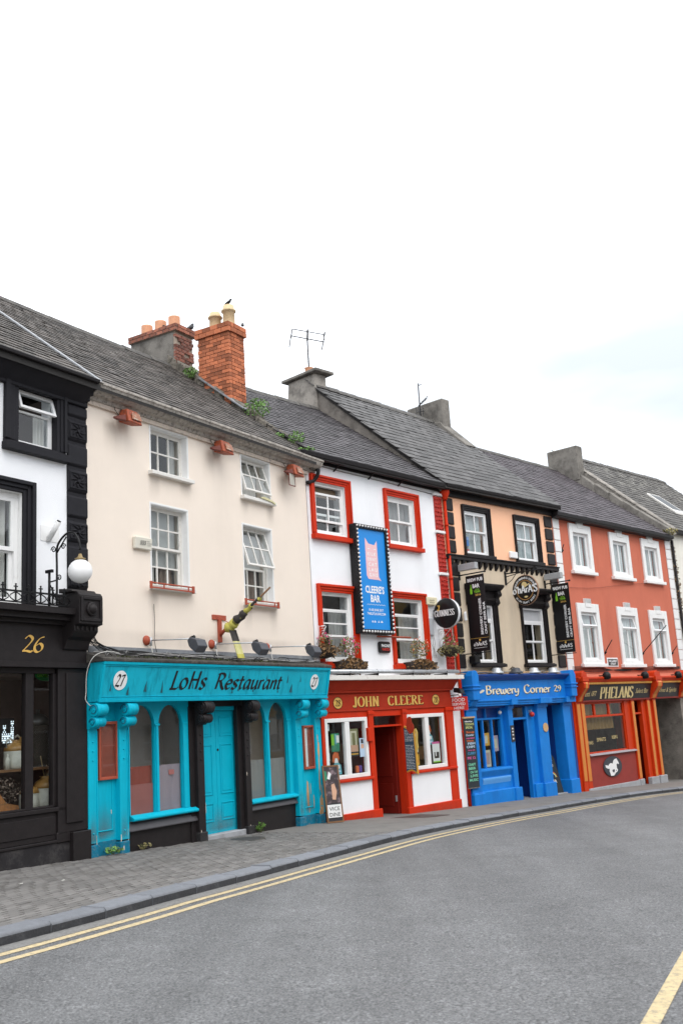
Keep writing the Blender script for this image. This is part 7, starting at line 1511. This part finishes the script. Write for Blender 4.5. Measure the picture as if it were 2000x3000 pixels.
d_ = obj('door', MB().box(3.62, 4.38, .40, .45, -.55, 1.48), DKRED, h, bev=.004); g = MB(); ring(g, 3.72, 4.28, .45, 1.36, .03, .385, .40); ring(g, 3.72, 4.28, -.4, .32, .03, .385, .40); obj('panel_mould', g, DKRED, d_)
obj('door_side_panel', MB().box(4.16, 4.42, -.02, .12, -1.2, 1.93), ORANGE, h, bev=.006)
mb = MB(); mb.box(.30, 3.40, -.11, .0, -1.2, -.46)
bs = obj('base_stone', mb, STONEG, h, bev=.012); obj('base_stone', MB().box(3.34, 3.60, -.14, .0, -1.2, -.43), STONEG, h, bev=.015); obj('base_stone', MB().box(4.10, 4.60, -.12, .02, -1.2, -.43), STONEG, h, bev=.015); obj('base_stone', MB().box(4.62, 5.10, -.16, .02, -1.2, -.42), STONEG, h, bev=.015)
oval = MB().lathe([(.29, -.03), (.29, .0)], (0, 0, 0), 36, 'y'); oval.xf = lambda p: Vector((p.x*1.85, p.y, p.z))
o = tag(obj('round_horse_plaque', oval, mat('slate_blue_disc', (.045, .048, .06), .6, .2, 8), loc=F30.w(1.83, -.052, .06), rot=(0, 0, F30.rz)), 'round dark plaque with a white galloping horse on the maroon panel', 'plaque')
hp = [(180,375),(215,385),(280,410),(315,360),(365,330),(430,360),(455,270),(500,220),(565,195),(585,240),(635,370),(620,405),(575,370),(550,400),(550,530),(580,590),(555,650),(510,670),(430,770),(330,770),(320,680),(300,610),(310,520),(260,515),(190,460)]
hm = lambda q: [((x-435)/310*.55, -(y-450)/350*.29) for x, y in q][::-1]
mb = MB(); mb.prism(hm(hp), -.036, -.0302); m2 = MB(); m2.prism(hm([(400,565),(462,555),(470,615),(438,675),(405,640),(388,610)]), -.0375, -.0361); m2.prism(hm([(500,590),(530,585),(535,610),(505,618)]), -.0375, -.0361); obj('gap', m2, MATS['slate_blue_disc'], o)
obj('white_horse', mb, LETW, o)
t = thing('street_name_plate', F30, 2.32, 0, 2.97, 'small black and white street name plate between the lower white windows', 'street sign'); obj('border', MB().box(0, .68, -.02, 0, 0, .28), LETW, t, bev=.03); obj('plate', MB().box(.05, .63, -.026, -.02, .04, .24), SIGNBLK, t)
font(t, 'PARLIAMENT', .34, -.028, .145, .07, LETW, w=.50, align='C', bold=.02); font(t, 'STREET', .34, -.028, .06, .065, LETW, w=.34, align='C', bold=.02)
for u, lb in ((1.53, 'black floodlight on the orange cornice over the gold lettering'), (3.95, 'black floodlight on the orange cornice by the middle console'), (6.30, 'black floodlight on the orange cornice over the dark archway')):
    t = thing('cornice_floodlight', F30, u, -.32, 2.66, lb, 'floodlight', 'floodlights on the orange cornice'); obj('housing', MB().lathe([(.05, -.13), (.12, -.10), (.12, .02), (.07, .09), (.03, .10)], (0, -.05, .04), 12), IRON, t); obj('bracket', MB().box(-.02, .02, -.03, .2, .02, .05), IRON, t)
for u, z, dy, dz, lb in ((.36, 6.41, -.10, .18, 'stub flagpole bracket on the terracotta wall by the upper left quoins'), (2.25, 3.41, -.30, .36, 'short bare flagpole on the terracotta wall by the lower left window'), (4.70, 3.41, -.93, .80, 'long bare flagpole slanting across the lower right window'), (6.82, 3.44, -.22, .22, 'short bare flagpole beside the right quoins of the terracotta house')):
    t = thing('flagpole', F30, u, 0, z, lb, 'flagpole', 'flagpoles on the terracotta house'); obj('socket', MB().tube([(0, 0, -.04), (0, -.06, .02)], .028, 6), IRON, t); obj('pole', MB().tube([(0, 0, -.02), (0, dy, dz)], .014, 6), IRON, t)
t = thing('wall_cable', F30, 0, 0, 2.8, 'dark cables sagging along the foot of the terracotta wall', 'cables')
for k in range(4): obj('cable', MB().tube(catmull([(.2, -.03, .08+.03*k), (1.5, -.05, .02+.05*k), (3.2, -.04, .10-.02*k), (5.0, -.05, .05+.04*k), (7.2, -.04, .12+.02*k)], 4), .010, 4), CBK, t)
obj('cable', MB().tube(catmull([(.3, -.03, 2.50), (2.0, -.04, 2.58), (4.5, -.04, 2.85), (7.2, -.03, 3.05)], 4), .006, 4), mat('faint_cable', (.25, .07, .05), .8), t)
# archway under the right end
mb = MB(); mb.box(5.04, 5.10, .02, 5, -1.3, 2.0); mb.box(7.00, 7.30, .0, 5, -1.3, 2.0); mb.box(5.0, 7.3, .4, 5, 1.98, 2.06); mb.box(5.0, 7.3, 5, 5.1, -1.3, 2.0); obj('passage_wall', mb, STONEM, h, bev=.01)
mb = MB(); mb.box(7.30, 7.76, -.02, .4, -1.3, 2.6); obj('pier', mb, MAROON, h)
t = tag(empty('rubbish_bag', (*F30.w(6.75, 1.0, 0)[:2], zg(*F30.w(6.75, 1.0, 0)[:2])), F30.rz), 'dark rubbish bag lying in the stone passage at the right edge', 'bag'); mb = MB().ball((0, 0, .16), .22, 12, .8); obj('sack', mb, IRON, t)
t = thing('passage_bin', F30, 5.35, .75, -.2, 'black box fixed inside the stone passage behind the amber pilaster', 'box'); obj('case', MB().box(-.12, .12, -.2, .1, 0, .22), IRON, t, bev=.02)
weed(F30, 7.35, -.25, 7.52, 'creeper hanging at the right end of the terracotta house gutter', .20, .30, 110, .05, LEAFO)
t = thing('creeper', F30, 7.86, -.06, 4.4, 'withered creeper climbing the black downpipe at the right edge', 'creeper'); obj('leaf_cluster', leaves(MB(), (0, 0, 1.5), (.12, .08, 1.7), 260, .05), LEAFB, t, kind='stuff')
# ================================================================== ivory house at the right edge
h = thing('terraced_house', F31, 0, 0, 0, 'ivory rendered house with lichened slate roof at the right edge', 'house')
obj('wall', wall(MB(), .03, 9.0, 2.3, 7.72, [(1.4, 2.4, 3.1, 4.7), (4.2, 5.2, 3.1, 4.7), (1.4, 2.4, 5.8, 7.0), (4.2, 5.2, 5.8, 7.0)], 0, .35), IVORY, h); obj('shopfront', MB().box(.03, 9, -.1, .1, -1.5, 2.3), MAROON, h)
shell(h, .03, 9.0, -1.5, 7.7)
for a, c, d in ((1.4, 3.1, 4.7), (4.2, 3.1, 4.7), (1.4, 5.8, 7.0), (4.2, 5.8, 7.0)): wn = reveal(h, a, a+1.0, c, d, .15, WHITEP); sash(wn, a+.02, a+.98, c+.02, d-.02, .1, 2, 2)
rf = roof(h, F31, .02, 9.0, -.20, 7.78, 4.0, 11.50, 11.62, SLATEL, n_ind=160, seed=51, cw=.30, ch=.24, wedge=.0)
mb = MB(); mb.prof([(-.05, 7.66), (-.22, 7.66), (-.24, 7.76), (-.05, 7.80)], .0, 9); obj('gutter', mb, GUTBK, h)
mb = MB(); mb.hexa([(-.02, -.22, 7.55), (.25, -.22, 7.6), (.25, 4.0, 11.3), (-.02, 4.0, 11.2), (-.02, -.22, 7.82), (.25, -.22, 7.85), (.25, 4.0, 11.58), (-.02, 4.0, 11.52)]); obj('verge', mb, CONCP, h, bev=.02)
def rp(u, y, dz): return (u, y, 7.78+.886*(y+.2)+dz)
mb = MB(); mb.hexa([rp(3.4, 1.1, .03), rp(4.5, 1.1, .03), rp(4.5, 2.2, .03), rp(3.4, 2.2, .03), rp(3.4, 1.1, .12), rp(4.5, 1.1, .12), rp(4.5, 2.2, .12), rp(3.4, 2.2, .12)]); o = obj('skylight', mb, OLDWHITE, h, bev=.01); mb = MB(); mb.hexa([rp(3.5, 1.25, .11), rp(4.4, 1.25, .11), rp(4.4, 2.15, .11), rp(3.5, 2.15, .11), rp(3.5, 1.25, .125), rp(4.4, 1.25, .125), rp(4.4, 2.15, .125), rp(3.5, 2.15, .125)]); obj('skylight_pane', mb, mat('skylight_glass', (.05, .052, .055), .35, .05, 4, spec=.3), o)
# ================================================================== the other side of the street, behind and right of the camera (seen only in reflections)
def plain_house(u0, w_, hh, d, colr, lab, nwin=3):
    P = F27.w(u0, -d, 0)
    h = tag(empty('terraced_house', P, F27.rz+math.pi), lab, 'house', 'houses across the street')
    holes = []
    for fl, (z0, z1) in enumerate(((.7, 2.3), (3.7, 5.2), (6.0, 7.2))):
        for k in range(nwin):
            a = w_*(k+.5)/nwin-.5
            if fl == 0 and k == 0: holes.append((a, a+1.0, -.4, 2.2))
            else: holes.append((a, a+1.0, z0, z1))
    obj('wall', wall(MB(), 0, w_, -1.5, hh, holes, 0, .3), colr, h)
    obj('rear_wall', MB().box(0, w_, 6.8, 7, -1.5, hh), DARKIN, h)
    mb = MB(); mb.prof([(-.2, hh-.05), (-.2, hh+.08), (3.6, hh+3.1), (7.2, hh+.05)], 0, w_); obj('roof', mb, SLATEB, h)
    for a, b, c, e in holes:
        wn = reveal(h, a, b, c, e, .12, WHITEP); mb = MB(); ring(mb, a+.012, b-.012, c+.012, e-.012, .07, .08, .13); mb.box(a+.08, b-.08, .085, .12, (c+e)/2-.03, (c+e)/2+.03); obj('frame', mb, WHITEP, wn); obj('pane', MB().box(a+.05, b-.05, .10, .105, c+.05, e-.05), GLASS, wn)
    return h
OCH = mat('ochre_render', (.50, .36, .16), .85, .05, 2); PGR = mat('pale_grey_render', (.42, .42, .41), .85, .05, 2); STN = mat('brown_stone_front', (.22, .185, .15), .9, .15, 4, .3, 30)
for u0, w_, hh, colr, lab in ((32, 7.5, 7.6, OCH, 'ochre terraced house across the street, furthest along'), (24.4, 7.5, 8.2, PGR, 'pale grey terraced house across the street next to the ochre one'), (16.8, 7.5, 7.4, STN, 'brown stone terraced house across the street'), (9.2, 7.5, 8.0, CREAM, 'cream terraced house across the street opposite the restaurant'), (1.6, 7.5, 7.8, PGR, 'pale grey terraced house across the street behind the camera'), (-6, 7.5, 7.6, STN, 'brown stone terraced house behind the camera')):
    plain_house(u0, w_, hh, 18.5+max(0, (u0-14))*-.12, colr, lab)
